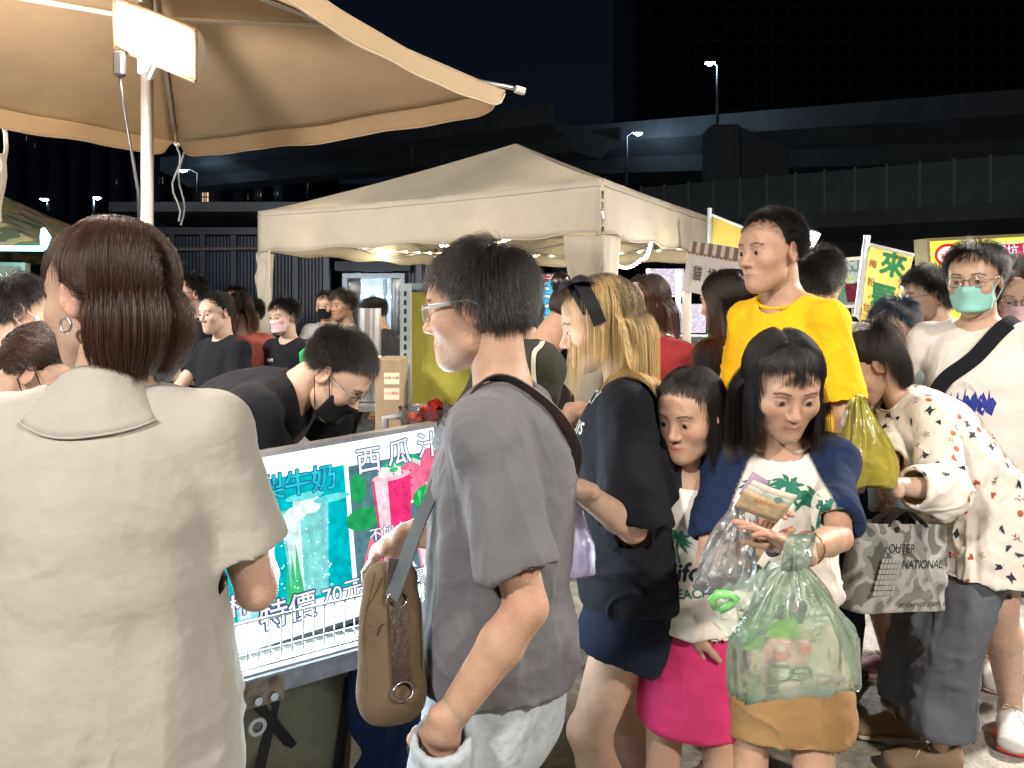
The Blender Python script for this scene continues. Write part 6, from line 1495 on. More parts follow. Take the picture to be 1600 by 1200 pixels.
# folded collar standing at the back of the neck
def shirt_collar(w, m):
    bv = w.tree(w.top); rows = []; H = w.H; n = 36; top, mid, low = [], [], []
    for j in range(n+1):
        a = RD(-232)+RD(284)*j/n; d = w.side*math.cos(a)+w.fwd*math.sin(a); back = max(0, -math.sin(a))
        r0 = .050+.006*back
        c = w.neck+w.fwd*(-.004)
        top.append(Vector((c+d*r0+w.up*(.034+.030*back)).tolist())); mid.append(Vector((c+d*(r0+.012)+w.up*(.028+.028*back)).tolist()))
        q = Vector((c+d*(r0+.050+.018*back)+w.up*(-.018-.010*back)).tolist()); h = bv.find_nearest(q); low.append((h[0]+h[1]*.004) if h[0] is not None else q)
    rows = [[t+Vector((0, 0, -.03))*1 for t in [Vector((x.x, x.y, x.z-.035)) for x in top]], top, mid]
    for k in range(1, 9):
        u = k/8; rows.append([mid[j].lerp(low[j], u)+Vector((0, 0, .003*math.sin(math.pi*u)+.003*float(vnoise(np.array([j*.25, u*3, 1.]))))) for j in range(n+1)])
    b = MB(); b.sheet(rows); o = b.build('collar', m, w.top, smooth=True, local=True); md = o.modifiers.new('t', 'SOLIDIFY'); md.thickness = .0015; md.offset = 1
    s = MB(); s.tube([p+Vector((0, 0, .001)) for p in rows[-1]], .0022, 5); s.build('collar_seam', m, o, smooth=True, local=True)
shirt_collar(w, CREAM)
w.hair(HBR, 'long', n=32000, length=.162, r=.00022, seed=1, puff=.022, grav=.42, part=.012, stiff=.5, tidy=.72, inward=.09, tuck=-1, capm=CAPBR, tiplight=(-.2, 1.3), steps=20, back=-.72, front=.40, minlen=.8, collide=True, cap=.006)
b = MB(); ec = Vector(w.hpt(-.085, -.008, -.044).tolist()); M_ = Matrix(w.HR.tolist())
b.tube([ec+M_ @ Vector((0, .011*math.cos(a), .011*math.sin(a))) for a in [2*math.pi*k/20 for k in range(21)]], .0022, 8, cap=False); b.build('earring', STEEL, w.root, smooth=True, local=True)
# ===== 2. boy in the grey T-shirt with the canvas bag
g = Person('boy in a grey T-shirt and pale jeans with a canvas bag, facing left', PX(778, 1.44), 78, 1.585, head=(0, 6, 0), hh=.140, sw=.098, build=1.0, res=.0065, fres=.0026, skin=SKB, lean=-2, nodir=16,
           arms={-1: dict(w=at(690, 1140, 1.225), pole=(1, -.25, -.1), fd=(-.08, .38, -1), pn=(.2, 1, 0)), 1: dict(w=at(632, 836, 1.60), pole=(.3, .2, -1), fd=(-.90, .05, -.55), pn=(.1, .2, -1), curls=(.55, .7, .8, .9), thumb=.8)})
g.body(closed=.35); g.colm = GREY
g.tee(GREY, hemz=.53, slv=.80, loose=.022, neck=.040, amp=.010, seed=5, slvr=.050, slvloose=.024, flare=.8)
g.legwear(DEN, 'jeans', knee=1.92, r0=.060, r1=.058, loose=.010, amp=.005, top=.60, extra=(g.arm[-1][2]+g.arm[-1][3]*.012, g.arm[-1][2]+g.arm[-1][3]*.16, .050, .056)); g.shoes('sneaker', WSN, SOLE)
g.hair(HB, 'short', n=26000, length=.068, r=.00020, seed=3, stiff=.22, grav=.7, tidy=.7, capm=CAPB, front=.45, back=-.80, sides=.62, puff=.012)
b = MB(); b.tube([Vector(g.hpt(*p).tolist()) for p in ((-.069, .075, .012), (-.080, .03, .013), (-.086, -.006, .014), (-.086, -.026, .004))], .0018, 8); b.build('glasses_arm', mat('glasses_grey', (.35, .38, .40), rough=.3), g.root, smooth=True, local=True)
g.glasses(mat('glasses_grey', ()), lens=True)
# prints at the front of the tee
pf = []; rg = random.Random(8)
V = []; Fc = []
for i in range(26):
    c = Vector((rg.uniform(-.07, .07), 0, rg.uniform(.86, 1.06)*g.H/1.6*1.0)); n0 = len(V); k = 6
    V += [c+Vector((rg.uniform(.006, .018)*math.cos(a*6.28/k), 0, rg.uniform(.006, .02)*math.sin(a*6.28/k))) for a in range(k)]; Fc.append(tuple(range(n0, n0+k)))
g.project(V[:60], Fc[:10], (0, -1, 0), mat('print_red', (.42, .06, .05)), 'chest_print', origin_back=.5, kind='stuff'); g.project(V[60:120], [tuple(i-60 for i in f) for f in Fc[10:20]], (0, -1, 0), mat('print_pale', (.5, .6, .6)), 'chest_print', origin_back=.5, kind='stuff')
g.project(V[120:], [tuple(i-120 for i in f) for f in Fc[20:]], (0, -1, 0), mat('print_gold', (.35, .28, .16)), 'chest_print', origin_back=.5, kind='stuff')
# shoulder strap: dark brown over the shoulder, grey-blue webbing down to the bag
L_ = lambda px, py, Y: Vector(g.loc(at(px, py, Y)).tolist())
over(g, 'shoulder_strap', [L_(700, 700, 1.44), L_(728, 655, 1.40), L_(762, 618, 1.38), L_(800, 612, 1.38), L_(838, 652, 1.42), L_(868, 705, 1.47), L_(889, 760, 1.55)], .034, mat('strap_brown', (.045, .026, .022), rough=.55, bump=.2), side=[Vector(g.locd(v).tolist()) for v in ((.6, -.8, .2), (.6, -.8, .2), (.3, -1, .3), (.6, -.8, .6), (.8, -.4, .5), (.8, -.4, .4), (.8, -.2, .4))], lift=.003)
wb2 = band('bag_strap', [at(706, 690, 1.405), at(680, 760, 1.36), at(650, 830, 1.31), at(624, 905, 1.27), at(612, 935, 1.26)], .030, .003, cloth('strap_webbing', (.075, .09, .105), bump=.3), None, side=(1, -.5, .4)); 
def canvas_bag():
    r = empty('shoulder_bag', at(612, 990, 1.28), label='khaki canvas shoulder bag with leather tabs hanging on the boy in grey', cat='bag'); m = cloth('khaki_canvas', (.110, .082, .050), var=.15, weave=500); c = at(611, 998, 1.30)
    ax = Vector((.78, .55, -.12)).normalized(); M = basis(ax, (-.28, .12, 1)); n_ = M.col[1]
    V, Q = solid([Seg((0, 0, -.095), (0, 0, .095), (.062, .045), (.056, .040), side=(1, 0, 0), k=.01), Seg((0, 0, -.075), (0, 0, .03), (.066, .054), (.058, .05), side=(1, 0, 0), k=.02)], .005)
    V = np.array(V); V[:, 0] = np.sign(V[:, 0])*np.abs(V[:, 0])**.8*(.066**.2); V[:, 2] = np.sign(V[:, 2])*np.abs(V[:, 2])**.82*(.14**.18); V[:, 0] *= .80; V[:, 2] *= .94; V += vnormals(V, Q)*(vnoise(V*28)*.004)[:, None]
    o = obj('bag_body', mesh_np('bag_body', V, Q), m, r); X = (Matrix.Translation(c) @ M.to_4x4()); o.matrix_basis = X
    me = o.data; T = BVHTree.FromPolygons([v.co.copy() for v in me.vertices], [tuple(p.vertices) for p in me.polygons])
    def on(x, z, lift=.002, sgn=-1): h = T.ray_cast(Vector((x, .3*sgn, z)), Vector((0, -sgn, 0))); return (h[0] if h[0] is not None else Vector((x, sgn*.04, z)))+Vector((0, sgn*lift, 0))
    LE = mat('leather_dark', (.045, .032, .028), rough=.42, bump=.25, bscale=90, var=.3); GM = mat('gunmetal', (.30, .30, .32), rough=.25, metal=.95)
    for pts, wd, nm in (([(-.012, .13), (-.014, .10), (-.014, .07)], .030, 'leather_tab'), ([(-.014, .062), (-.014, .02), (-.012, -.03), (-.010, -.062)], .032, 'leather_patch'), ([(.03, .12), (.036, .04), (.036, -.05), (.03, -.11)], .004, 'seam'), ([(-.05, .11), (-.054, .02), (-.054, -.05), (-.046, -.11)], .003, 'seam')):
        bb = band(nm, [on(x, z, .004 if wd > .01 else .001) for x, z in pts], wd, .004 if wd > .01 else .002, LE if wd > .01 else m, o, side=(1, 0, 0), local=True)
    for (x, z) in ((-.014, .070), (-.010, -.068)):
        b = MB(); p = on(x, z, .007); b.tube([p+Vector((.018*math.cos(a), -.002, .014*math.sin(a)-.004)) for a in [2*math.pi*k/20 for k in range(21)]], .0022, 7, cap=False); b.build('metal_ring', GM, o, smooth=True, local=True)
    # side pocket and flap edge
    b = MB(); b.tube([on(-.058, .02, .002), on(-.04, .03, .003), on(.0, .032, .003), on(.04, .03, .003)], .0018, 5); b.build('pocket_edge', m, o, smooth=True, local=True)
    wb2.parent = r; wb2.matrix_parent_inverse = parent_world(r).inverted(); return r
def r_inv(r): return parent_world(r).inverted()
canvas_bag()
# ===== 3. vendor bending behind the cart
v = Person('vendor in a black T-shirt, glasses and black mask bending over the cart', (-1.02, 2.28), -97, 1.70, lean=55, nodir=6, nk=.012, head=(0, 44, 0), hh=.138, sw=.112, build=1.08, res=.0075, fres=.003, skin=SKA,
           arms={1: dict(w=(-.46, 2.22, .86), pole=(-.3, -1, -.2), fd=(.6, .1, -.6), pn=(0, .4, -1)), -1: dict(w=(-.42, 2.62, .88), pole=(-.3, 1, -.2), fd=(.6, 0, -.6), pn=(0, -.4, -1))})
v.body(closed=.6); v.tee(BLK, hemz=.44, slv=.75, loose=.028, neck=.042, amp=.010, seed=7, slvr=.056, slvloose=.02); v.legwear(DKP, 'trousers', knee=1.9); v.shoes('sneaker', BLKSH, BLKSH)
v.hair(HB, 'fade', n=18000, length=.040, r=.00024, seed=5, stiff=.12, grav=.5, tidy=.85, capm=CAPB, front=.42, back=-.62, sides=.22); v.glasses(GLM); v.mask(MK, low=.012)
# ===== 4. person in olive with a cream cord strap, hair in a bun
o4 = Person('woman in dark olive with a cream cord strap, bending behind the blonde woman', (-.13, 2.62), -78, 1.66, lean=30, nodir=14, head=(-8, 26, 0), sw=.104, build=1.12, res=.009, fres=.0038, skin=SKB,
            arms={1: dict(w=at(905, 640, 2.38), pole=(-.5, -.3, -1), fd=(1, 0, -.1), pn=(0, .3, -1)), -1: dict(w=(.42, 2.9, 1.05), pole=(0, 1, -1))})
o4.body(closed=.4); o4.tee(OLV, hemz=.44, slv=.9, loose=.030, neck=.048, amp=.010, seed=9, slvr=.062, slvloose=.02); o4.legwear(DKP, 'trousers', knee=1.9); o4.shoes('sneaker', BLKSH, BLKSH)
o4.hair(HBR, 'long', n=9000, length=.16, r=.0004, seed=6, bun=((0, -.10, .085), .038), tidy=.8, puff=.004, front=.32, capm=CAPBR)
L4 = lambda px, py, Y: Vector(o4.loc(at(px, py, Y)).tolist())
over(o4, 'cord_strap', [L4(842, 486, 2.55), L4(829, 500, 2.50), L4(826, 540, 2.46), L4(832, 590, 2.44), L4(842, 640, 2.44), L4(850, 690, 2.45)], .014, cloth('cord_cream', (.60, .55, .44)), side=Vector(o4.locd((1, 0, 0)).tolist()), thick=.006, lift=.004)
# ===== 5. blonde woman in black
f = Person('blonde woman in a black T-shirt and black shorts with a black hair bow', PX(1000, 1.98), 78, 1.545, head=(12, 14, 0), hh=.145, sw=.094, build=.98, res=.0075, fres=.0028, skin=SKA, lean=4, nodir=18, bust=.02,
           arms={-1: dict(w=at(905, 765, 1.62), pole=(.05, -.25, -1), fd=(-1, .2, .12), pn=(0, 0.3, 1)), 1: dict(w=at(900, 740, 2.0), pole=(.6, .6, -1), fd=(-1, -.1, .3), pn=(0, -.3, 1))}, legs={-1: (-.055, .035, 6), 1: (.055, -.045, -6)})
f.body(closed=.45); f.tee(BLK, hemz=.50, slv=.97, loose=.036, neck=.044, amp=.010, seed=11, slvr=.066, slvloose=.026, flare=.1)
f.legwear(NAVY, 'shorts', knee=.42, r0=.066, r1=.076, loose=.012, amp=.010); f.shoes('sneaker', WSN, SOLE)
f.hair(HBL, 'long', n=32000, length=.30, r=.00024, seed=8, puff=.016, grav=.42, part=.0, stiff=.5, tidy=.86, tuck=2, capm=CAPBL, tiplight=(.06, .22), steps=26, back=-.7, front=.42, minlen=.8)
def bow(P, m):
    pts = [Vector(P.hpt(*p).tolist()) for p in ((-.090, .004, .005), (-.088, .012, .06), (-.055, .022, .115), (0, .03, .132), (.055, .022, .115), (.088, .012, .06), (.090, .004, .005))]
    hb_ = band('headband', pts, .034, .004, m, P.root, side=Vector((P.HR @ A3(0, 1, 0)).tolist()), local=True, smooth=True)
    for s_, ln in ((-1, 1.0), (1, .8)):
        b = MB(); rows = []; c = Vector(P.hpt(-.035, .045, .128).tolist()); M_ = Matrix(P.HR.tolist())
        for i in range(9):
            t = i/8; wd = .010+.020*math.sin(math.pi*min(1, t*1.05))+.006*t; rows.append([c+M_ @ Vector((-.01-.01*t+(.0)*k, s_*.050*t*ln+.0, .010*math.sin(math.pi*t)*1.4+-.012*t))+M_ @ Vector((wd*k*1.1, 0, -.5*wd*abs(k))) for k in (-1, -.5, 0, .5, 1)])
        b.sheet(rows); q = b.build('bow_loop', m, hb_, smooth=True, local=True); md = q.modifiers.new('t', 'SOLIDIFY'); md.thickness = .004
    b = MB(); rows = []; c = Vector(P.hpt(-.045, .05, .120).tolist()); M_ = Matrix(P.HR.tolist())
    for i in range(9): t = i/8; rows.append([c+M_ @ Vector((-.03*t-.008*math.sin(t*3), -.02*t+.010*k, -.08*t)) for k in (-1, 0, 1)])
    b.sheet(rows); q = b.build('bow_tail', m, hb_, smooth=True, local=True); md = q.modifiers.new('t', 'SOLIDIFY'); md.thickness = .003
bow(f, cloth('bow_black', (.012, .013, .017), rough=.6))
# white lettering on the chest, partly seen from the side
for t_, z_, s_, x_ in (('MERCY', 1.27, .050, -.06), ('Always', 1.20, .065, -.05)):
    V, Fc = text_mesh(t_, 1.0); R_ = [Vector((-(p.x*s_)+x_*.0, 0, p.y*s_+z_*f.H/1.565)) for p in V]
    f.project([Vector((-q.x*-1, q.y, q.z)) for q in [Vector((-p.x*s_*1, 0, p.y*s_+z_)) for p in V]], Fc, (0, -1, 0), mat('print_white', (.7, .7, .7)), 'chest_lettering', origin_back=.5)
# ===== 6. younger girl, raglan top and pink skirt
def raglan(P, body, sl, seed, **kw):
    "one jersey cloth whose dyed colour changes at the raglan seam"
    o = P.tee(body, seed=seed, **kw); me = o.data; co = np.empty(len(me.vertices)*3, np.float32); me.vertices.foreach_get('co', co); c = co.reshape(-1, 3)
    x = (c-P.neck) @ P.side; z = (c-P.neck) @ P.up; H = P.H; edge = H*(.040+.052*np.clip(-z/(.12*H), 0, 1)); sm = np.zeros(len(c), np.float32)
    for q in (-1, 1):
        sh, e = P.arm[q][0], P.arm[q][1]; d = nrm(e-sh); t = (c-sh) @ d; r = np.linalg.norm((c-sh)-t[:, None]*d, axis=1)
        lim = ((np.linalg.norm(c-sh, axis=1) < .34*H) & ((z > -.09*H) | (r < .080*H)))
        sm = np.maximum(sm, np.clip((x*q-edge)/.006+.5, 0, 1)*lim)
    put_tone(me, 1+(np.array([.012/.74, .022/.70, .065/.64])-1)*sm[:, None]); return o
RAGW = cloth('raglan_jersey', (.74, .70, .64), attr=True); RAGN = cloth('raglan_navy', (.012, .022, .065))
def palm(P, cx, cz, s, m, rot=0.0):
    L2 = []
    tr = [(-.006, -.10), (.006, -.10), (.010, -.05), (.004, 0), (-.004, 0), (.001, -.05)]
    for a, l in ((-2.7, .055), (-2.2, .06), (-1.75, .05) if False else (2.7, .055), (.45, .055), (.05, .06), (-.4, .055), (1.2, .05), (2.1, .05), (3.3, .06)):
        ca, sa = math.cos(a), math.sin(a); pts = []
        for k in range(7): t = k/6; w_ = .009*math.sin(math.pi*t)+.001; pts.append((ca*l*t-sa*w_, sa*l*t+ca*w_-.018*t*t))
        for k in range(6, -1, -1): t = k/6; w_ = -.006*math.sin(math.pi*t)*(1 if k % 2 else .2); pts.append((ca*l*t-sa*w_, sa*l*t+ca*w_-.018*t*t))
        L2.append(pts)
    V, Fc = [], []
    for lp in [tr]+L2:
        n0 = len(V); V += [Vector((cx+(p[0]*math.cos(rot)-p[1]*math.sin(rot))*s, 0, cz+(p[1]*math.cos(rot)+p[0]*math.sin(rot))*s)) for p in lp]; Fc.append(tuple(range(n0, n0+len(lp))))
    P.project(V, Fc, (0, -1, 0), m, 'palm_print', origin_back=.5, kind='stuff', lift=.002)
PG = mat('print_green', (.015, .16, .11)); PK = mat('print_black', (.015, .02, .045))
def chest_text(P, t, x, z, s_, m, rot=0.0, shear=0.0, bold=.02, name='chest_lettering'):
    V, Fc = text_mesh(t, 1.0, 0, shear); VV, FF = [], []
    for (dx, dy) in ((0, 0), (bold, 0), (-bold, 0), (0, bold), (0, -bold)):
        n0 = len(VV); VV += [Vector((-((p.x+dx)*math.cos(rot)-(p.y+dy)*math.sin(rot))*s_+x, 0, ((p.y+dy)*math.cos(rot)+(p.x+dx)*math.sin(rot))*s_+z)) for p in V]; FF += [tuple(i+n0 for i in f_) for f_ in Fc]
    P.project(VV, FF, (0, -1, 0), m, name, origin_back=.5, lift=.002)
y = Person('younger girl in a white and navy raglan top and pink skirt', PX(1086, 1.90), 160, 1.30, head=(-22, 12, 0), hh=.158, sw=.094, build=.86, res=.0065, fres=.0026, skin=SKB,
           arms={1: dict(w=at(1078, 985, 1.83), pole=(-.3, .6, -.2), fd=(.35, 0, -1), pn=(1, .3, 0), curls=(.2, .25, .3, .3)), -1: dict(w=(.66, 2.0, .80))})
y.body(closed=.5, jaw=1.12); y.colm = RAGN; raglan(y, RAGW, RAGN, 13, hemz=.555, slv=.62, loose=.020, neck=.050, amp=.008, slvr=.060, slvloose=.012)
y.skirt(cloth('pink_skirt', (.60, .045, .165)), 'pink_skirt', hemz=.375, flare=.022, amp=.006, seed=2, top=.60, f=11); y.shoes('bare', BLKSH, BLKSH)
y.hair(HB, 'long', n=18000, length=.28, r=.00026, seed=12, puff=.012, grav=.45, part=-.01, stiff=.45, tidy=.8, capm=CAPB, back=-.7, steps=22, minlen=.75, bangs=.072)
palm(y, -.035, 1.00, .65, PG, .1); palm(y, .03, .955, .6, PG, -.1); chest_text(y, 'California', 0.0, .875, .060, PK, .15, .3, .03); chest_text(y, 'BEACH', .0, .825, .030, PG, .15)
b = MB(); sh_, e_, w_ = y.arm[1][:3]; d_ = nrm(w_-e_); u_ = nrm(np.cross(d_, A3(0, 1, 0))); v_ = np.cross(d_, u_); c_ = w_-d_*.035
b.tube([Vector((c_+(u_*math.cos(a)+v_*math.sin(a))*(.0262+.001*math.sin(a*9))).tolist()) for a in [2*math.pi*k/24 for k in range(25)]], .0035, 7, cap=False); br_ = b.build('bracelet', cloth('braid', (.10, .11, .05), bump=.6, bscale=200), y.root, smooth=True, local=True)
b = MB(); q_ = Vector((c_+u_*.026).tolist()); b.tube([q_, q_+Vector((0, .01, -.022)), q_+Vector((0, .012, -.042))], .0022, 6); b.build('tassel', mat('tassel_orange', (.7, .25, .05)), br_, local=True)
# ===== 7. girl with black hair and the green bag
k7 = Person('girl with a black bob counting banknotes, raglan palm top and tan skirt', PX(1213, 1.86), 168, 1.395, head=(12, 22, 0), hh=.158, sw=.093, build=.90, res=.0065, fres=.0024, skin=SKB, lean=3, nodir=18,
            arms={-1: dict(w=at(1246, 862, 1.46), pole=(.8, .1, -.9), fd=(-.80, -.05, .50), pn=(-.35, -.2, -.9), curls=(.10, .14, .20, .30), thumb=.6), 1: dict(w=at(1172, 862, 1.56), pole=(-.35, .5, -1), fd=(.35, -.1, .9), pn=(.6, -.8, 0), curls=(.5, .55, .6, .6), thumb=.7)})
k7.body(closed=.75, jaw=1.12); k7.colm = WHT; raglan(k7, RAGW, RAGN, 17, hemz=.60, slv=.80, loose=.022, neck=.048, amp=.010, slvr=.050, slvloose=.012, flare=.1)
k7.skirt(cloth('tan_skirt', (.30, .18, .08)), 'tan_skirt', hemz=.36, flare=.035, amp=.010, seed=6, top=.615, f=9); k7.shoes('sneaker', WSN, SOLE)
k7.hair(HB, 'long', n=28000, length=.255, r=.00022, seed=14, puff=.016, grav=.36, part=.0, stiff=.5, tidy=.9, capm=CAPB, back=-.7, steps=22, minlen=.85, bangs=.062)
palm(k7, -.012, 1.095, .75, PG, .1); palm(k7, -.068, 1.070, .85, PG, 0); palm(k7, .048, 1.085, .8, PG, .1)
chest_text(k7, 'California', .035, .955, .075, PK, .1, .35, .03); chest_text(k7, 'BEACH', .045, .897, .036, PG, .1, 0, .03); chest_text(k7, 'SKN CLUB', .045, .868, .022, PG, .1, 0, .02)
b = MB(); sh_, e_, w_ = k7.arm[-1][:3]; d_ = nrm(w_-e_); u_ = nrm(np.cross(d_, A3(0, 1, 0))); v_ = np.cross(d_, u_); c_ = w_-d_*.055
b.tube([Vector((c_+(u_*math.cos(a)+v_*math.sin(a))*(.0300+.0008*(k % 2))).tolist()) for k, a in enumerate([2*math.pi*k/30 for k in range(31)])], .0024, 7, cap=False); b.build('bracelet', mat('rose_gold', (.55, .28, .12), rough=.3, metal=.8), k7.root, smooth=True, local=True)
# ===== 8. tall man in yellow
t8 = Person('tall man with cropped hair in a bright yellow T-shirt', PX(1226, 2.45), 122, 1.80, head=(-8, 2, 0), hh=.136, sw=.086, build=.78, res=.0075, fres=.003, skin=SKB, nodir=16, nk=.024, arms={1: dict(o=(-.01, .02, 0)), -1: dict(o=(.0, .02, 0))}, legs={1: (.055, .06, 0), -1: (-.055, 0, 10)})
t8.body(closed=.35); t8.colm = YEL; t8.tee(YEL, hemz=.45, slv=.78, loose=.026, neck=.040, amp=.012, seed=19, slvr=.058, slvloose=.022); t8.legwear(DKP, 'shorts', knee=.95, r0=.068, r1=.066, loose=.012); t8.shoes('bare', BLKSH, BLKSH)
t8.hair(HB, 'fade', n=14000, length=.020, r=.00026, seed=21, stiff=.7, grav=.1, tidy=.5, capm=CAPB, front=.26, back=-.6, sides=.5, cap=.003)
chest_text(t8, 'W', .10, 1.25, .07, PK)
# ===== 9. long auburn hair, black top
p9 = Person('woman with long auburn hair in a black top standing behind the tall man', PX(1152, 3.0), 38, 1.61, head=(10, 8, 0), hh=.140, sw=.100, res=.009, fres=.004, skin=SKA)
p9.body(); p9.tee(BLK, slv=.6, loose=.02, seed=23); p9.legwear(DKP, 'trousers', knee=1.9); p9.shoes('sneaker', BLKSH, BLKSH)
p9.hair(HAU, 'long', n=22000, length=.50, r=.00040, seed=23, puff=.014, grav=.30, part=.0, stiff=.6, tidy=.7, capm=CAPBR, tiplight=(.2, .9), steps=26, wave=.25, back=-.7, minlen=.8)
# ===== 10. back of a man in a white top with grey stripes
p10 = Person('man with short black hair in a white top with grey shoulder stripes, seen from behind', PX(1274, 3.05), -38, 1.69, head=(0, 5, 0), hh=.142, sw=.108, res=.009, fres=.004, skin=SKB)
p10.body(); p10.tee(WHT, slv=.7, loose=.026, seed=25, slvloose=.02); p10.legwear(cloth('trouser_navy', (.02, .03, .06)), 'trousers', knee=1.9); p10.shoes('sneaker', BLKSH, BLKSH)
p10.hair(HB, 'short', n=8000, length=.06, r=.0005, seed=25, stiff=.45, grav=.4, capm=CAPB, back=-.78, front=.45, sides=.75)
for k in range(3): over(p10, 'stripe', [Vector((p10.sh[1]+A3(.02-.05*t, -.035-.012*(1-abs(t-.5)), .045-.03*k*.5-t*.03)).tolist())+Vector((0, -.022*k, 0)) for t in (0, .33, .66, 1.)], .009, mat('stripe_grey', (.25, .25, .27)), side=(0, 1, .3), thick=.0015, lift=.002)
over(p10, 'bag_strap', [Vector((p10.neck+A3(x, yy, z)).tolist()) for x, yy, z in ((.09, .05, .0), (.085, -.03, .01), (.05, -.10, -.06), (-.02, -.14, -.16), (-.08, -.14, -.26), (-.14, -.10, -.36))], .05, cloth('strap_black', (.012, .012, .018)), side=(1, .2, .8), lift=.004)
# ===== 11. woman in the patterned blouse
p11 = Person('woman in a white blouse with a leaf and bird print, bending, black ponytail', PX(1524, 2.55), 84, 1.49, lean=34, nodir=8, head=(6, 42, 0), hh=.142, sw=.104, build=1.04, res=.0075, fres=.003, skin=SKA,
             arms={-1: dict(w=at(1392, 758, 2.16), pole=(.9, -.3, -1), fd=(-.6, .1, .8), pn=(-1, 0, 0), curls=(.6, .7, .8, .9)), 1: dict(w=at(1386, 742, 2.32), pole=(.6, .5, -1), fd=(-.6, 0, .8), pn=(-1, 0, 0), curls=(.6, .7, .8, .9))}, legs={-1: (-.060, .10, 4), 1: (.060, .12, -4)})
p11.body(closed=.6); BLOU = cloth('blouse_white', (.70, .67, .60)); p11.colm = BLOU
p11.tee(BLOU, hemz=.43, slv=.7, sleeve={-1: 1.62, 1: 1.62}, loose=.050, neck=.046, amp=.013, seed=27, name='blouse', slvr=.062, slvloose=.020, flare=.45)
p11.legwear(cloth('grey_culottes', (.115, .125, .15)), 'culottes', knee=1.80, loose=.016, amp=.012, r0=.066, kr=.056, r1=.088)
p11.shoes('sneaker', BSN, SOLE, LACE, size=.168)
p11.hair(HB, 'long', n=22000, length=.36, r=.00034, seed=27, tail=((-.020, -.108, .045), (-.25, -.35, -.55)), tidy=.8, puff=.008, capm=CAPB, steps=30, minlen=.7, front=.34)
b = MB(); b.lathe([(.018, -.008), (.024, 0), (.018, .008)], (0, 0, 0), 16, cap=False); o_ = b.build('hair_tie', WSN, p11.root, smooth=True, local=True); o_.matrix_basis = Matrix.Translation(Vector(p11.hpt(-.015, -.105, .060).tolist())) @ Matrix(p11.HR.tolist()).to_4x4() @ Matrix.Rotation(math.pi/2, 4, 'X')
def motifs(P, n=520):
    me = P.top.data; rg = np.random.default_rng(5); co = np.empty(len(me.vertices)*3, np.float32); me.vertices.foreach_get('co', co); co = co.reshape(-1, 3); vi = np.empty(len(me.polygons)*4, np.int32); me.loops.foreach_get('vertex_index', vi); q = vi.reshape(-1, 4)
    c = co[q].mean(1); nn_ = np.cross(co[q[:, 2]]-co[q[:, 0]], co[q[:, 3]]-co[q[:, 1]]); nn_ /= np.maximum(1e-9, np.linalg.norm(nn_, axis=1))[:, None]
    T = P.tree(P.top); pick = []; 
    for i in rg.permutation(len(c)):
        if all((abs(c[i][0]-c[j][0])+abs(c[i][1]-c[j][1])+abs(c[i][2]-c[j][2])) > .048 for j in pick):
            pick.append(i)
            if len(pick) >= n: break
    def el(cx, cy, rx, ry, k=10, r0=0): return [(cx+rx*math.cos(6.283*i/k)*math.cos(r0)-ry*math.sin(6.283*i/k)*math.sin(r0), cy+ry*math.sin(6.283*i/k)*math.cos(r0)+rx*math.cos(6.283*i/k)*math.sin(r0)) for i in range(k)]
    kinds = [([[(0, .012), (.006, .002), (.014, .004), (.008, -.004), (.003, -.014), (-.001, -.006), (-.010, -.010), (-.003, .0)]], 0), ([el(0, 0, .0075, .0065)], 1), ([el(.005*math.cos(a), .005*math.sin(a), .0045, .0022, 8, a) for a in (0, 1.257, 2.51, 3.77, 5.03)], 2), ([[(0, -.008), (.008, .001), (.006, .006), (0, .003), (-.006, .006), (-.008, .001)]], 1),
             ([el(0, .003*i-.006, .0075-.001*i, .0013, 6, .5) for i in range(5)]+[[(-.0006, -.010), (.0006, -.010), (.0006, .010), (-.0006, .010)]], 0), ([[(-.006, -.006), (.007, -.004), (-.001, .007)]], 3), ([[(-.001, -.012), (.001, -.012), (.001, .012), (-.001, .012)], el(.004, .006, .004, .0018, 6, .7), el(-.004, .002, .004, .0018, 6, 2.3), el(.004, -.003, .004, .0018, 6, .7)], 4)]
    MM = [mat('motif_navy', (.02, .025, .045)), mat('motif_rust', (.38, .085, .035)), mat('motif_tan', (.42, .33, .22)), mat('motif_black', (.01, .01, .012)), mat('motif_brown', (.28, .12, .07))]
    B = [MB() for _ in MM]
    for n_i, i in enumerate(pick):
        lp, mi = kinds[n_i % len(kinds)]; N = Vector(nn_[i].tolist()); u = N.orthogonal().normalized(); w_ = N.cross(u); a = rg.random()*6.28; u, w_ = u*math.cos(a)+w_*math.sin(a), w_*math.cos(a)-u*math.sin(a); p = Vector(c[i].tolist()); s_ = 1.4
        for l in lp:
            vs = []
            for (x, y_) in l:
                qv = p+u*(x*s_)+w_*(y_*s_); h = T.find_nearest(qv); vs.append(h[0]+N*.0016)
            B[mi].add(vs, [tuple(range(len(vs)))])
    for bb, mm in zip(B, MM): bb.build('leaf_print', mm, P.top, local=True, kind='stuff')
motifs(p11)
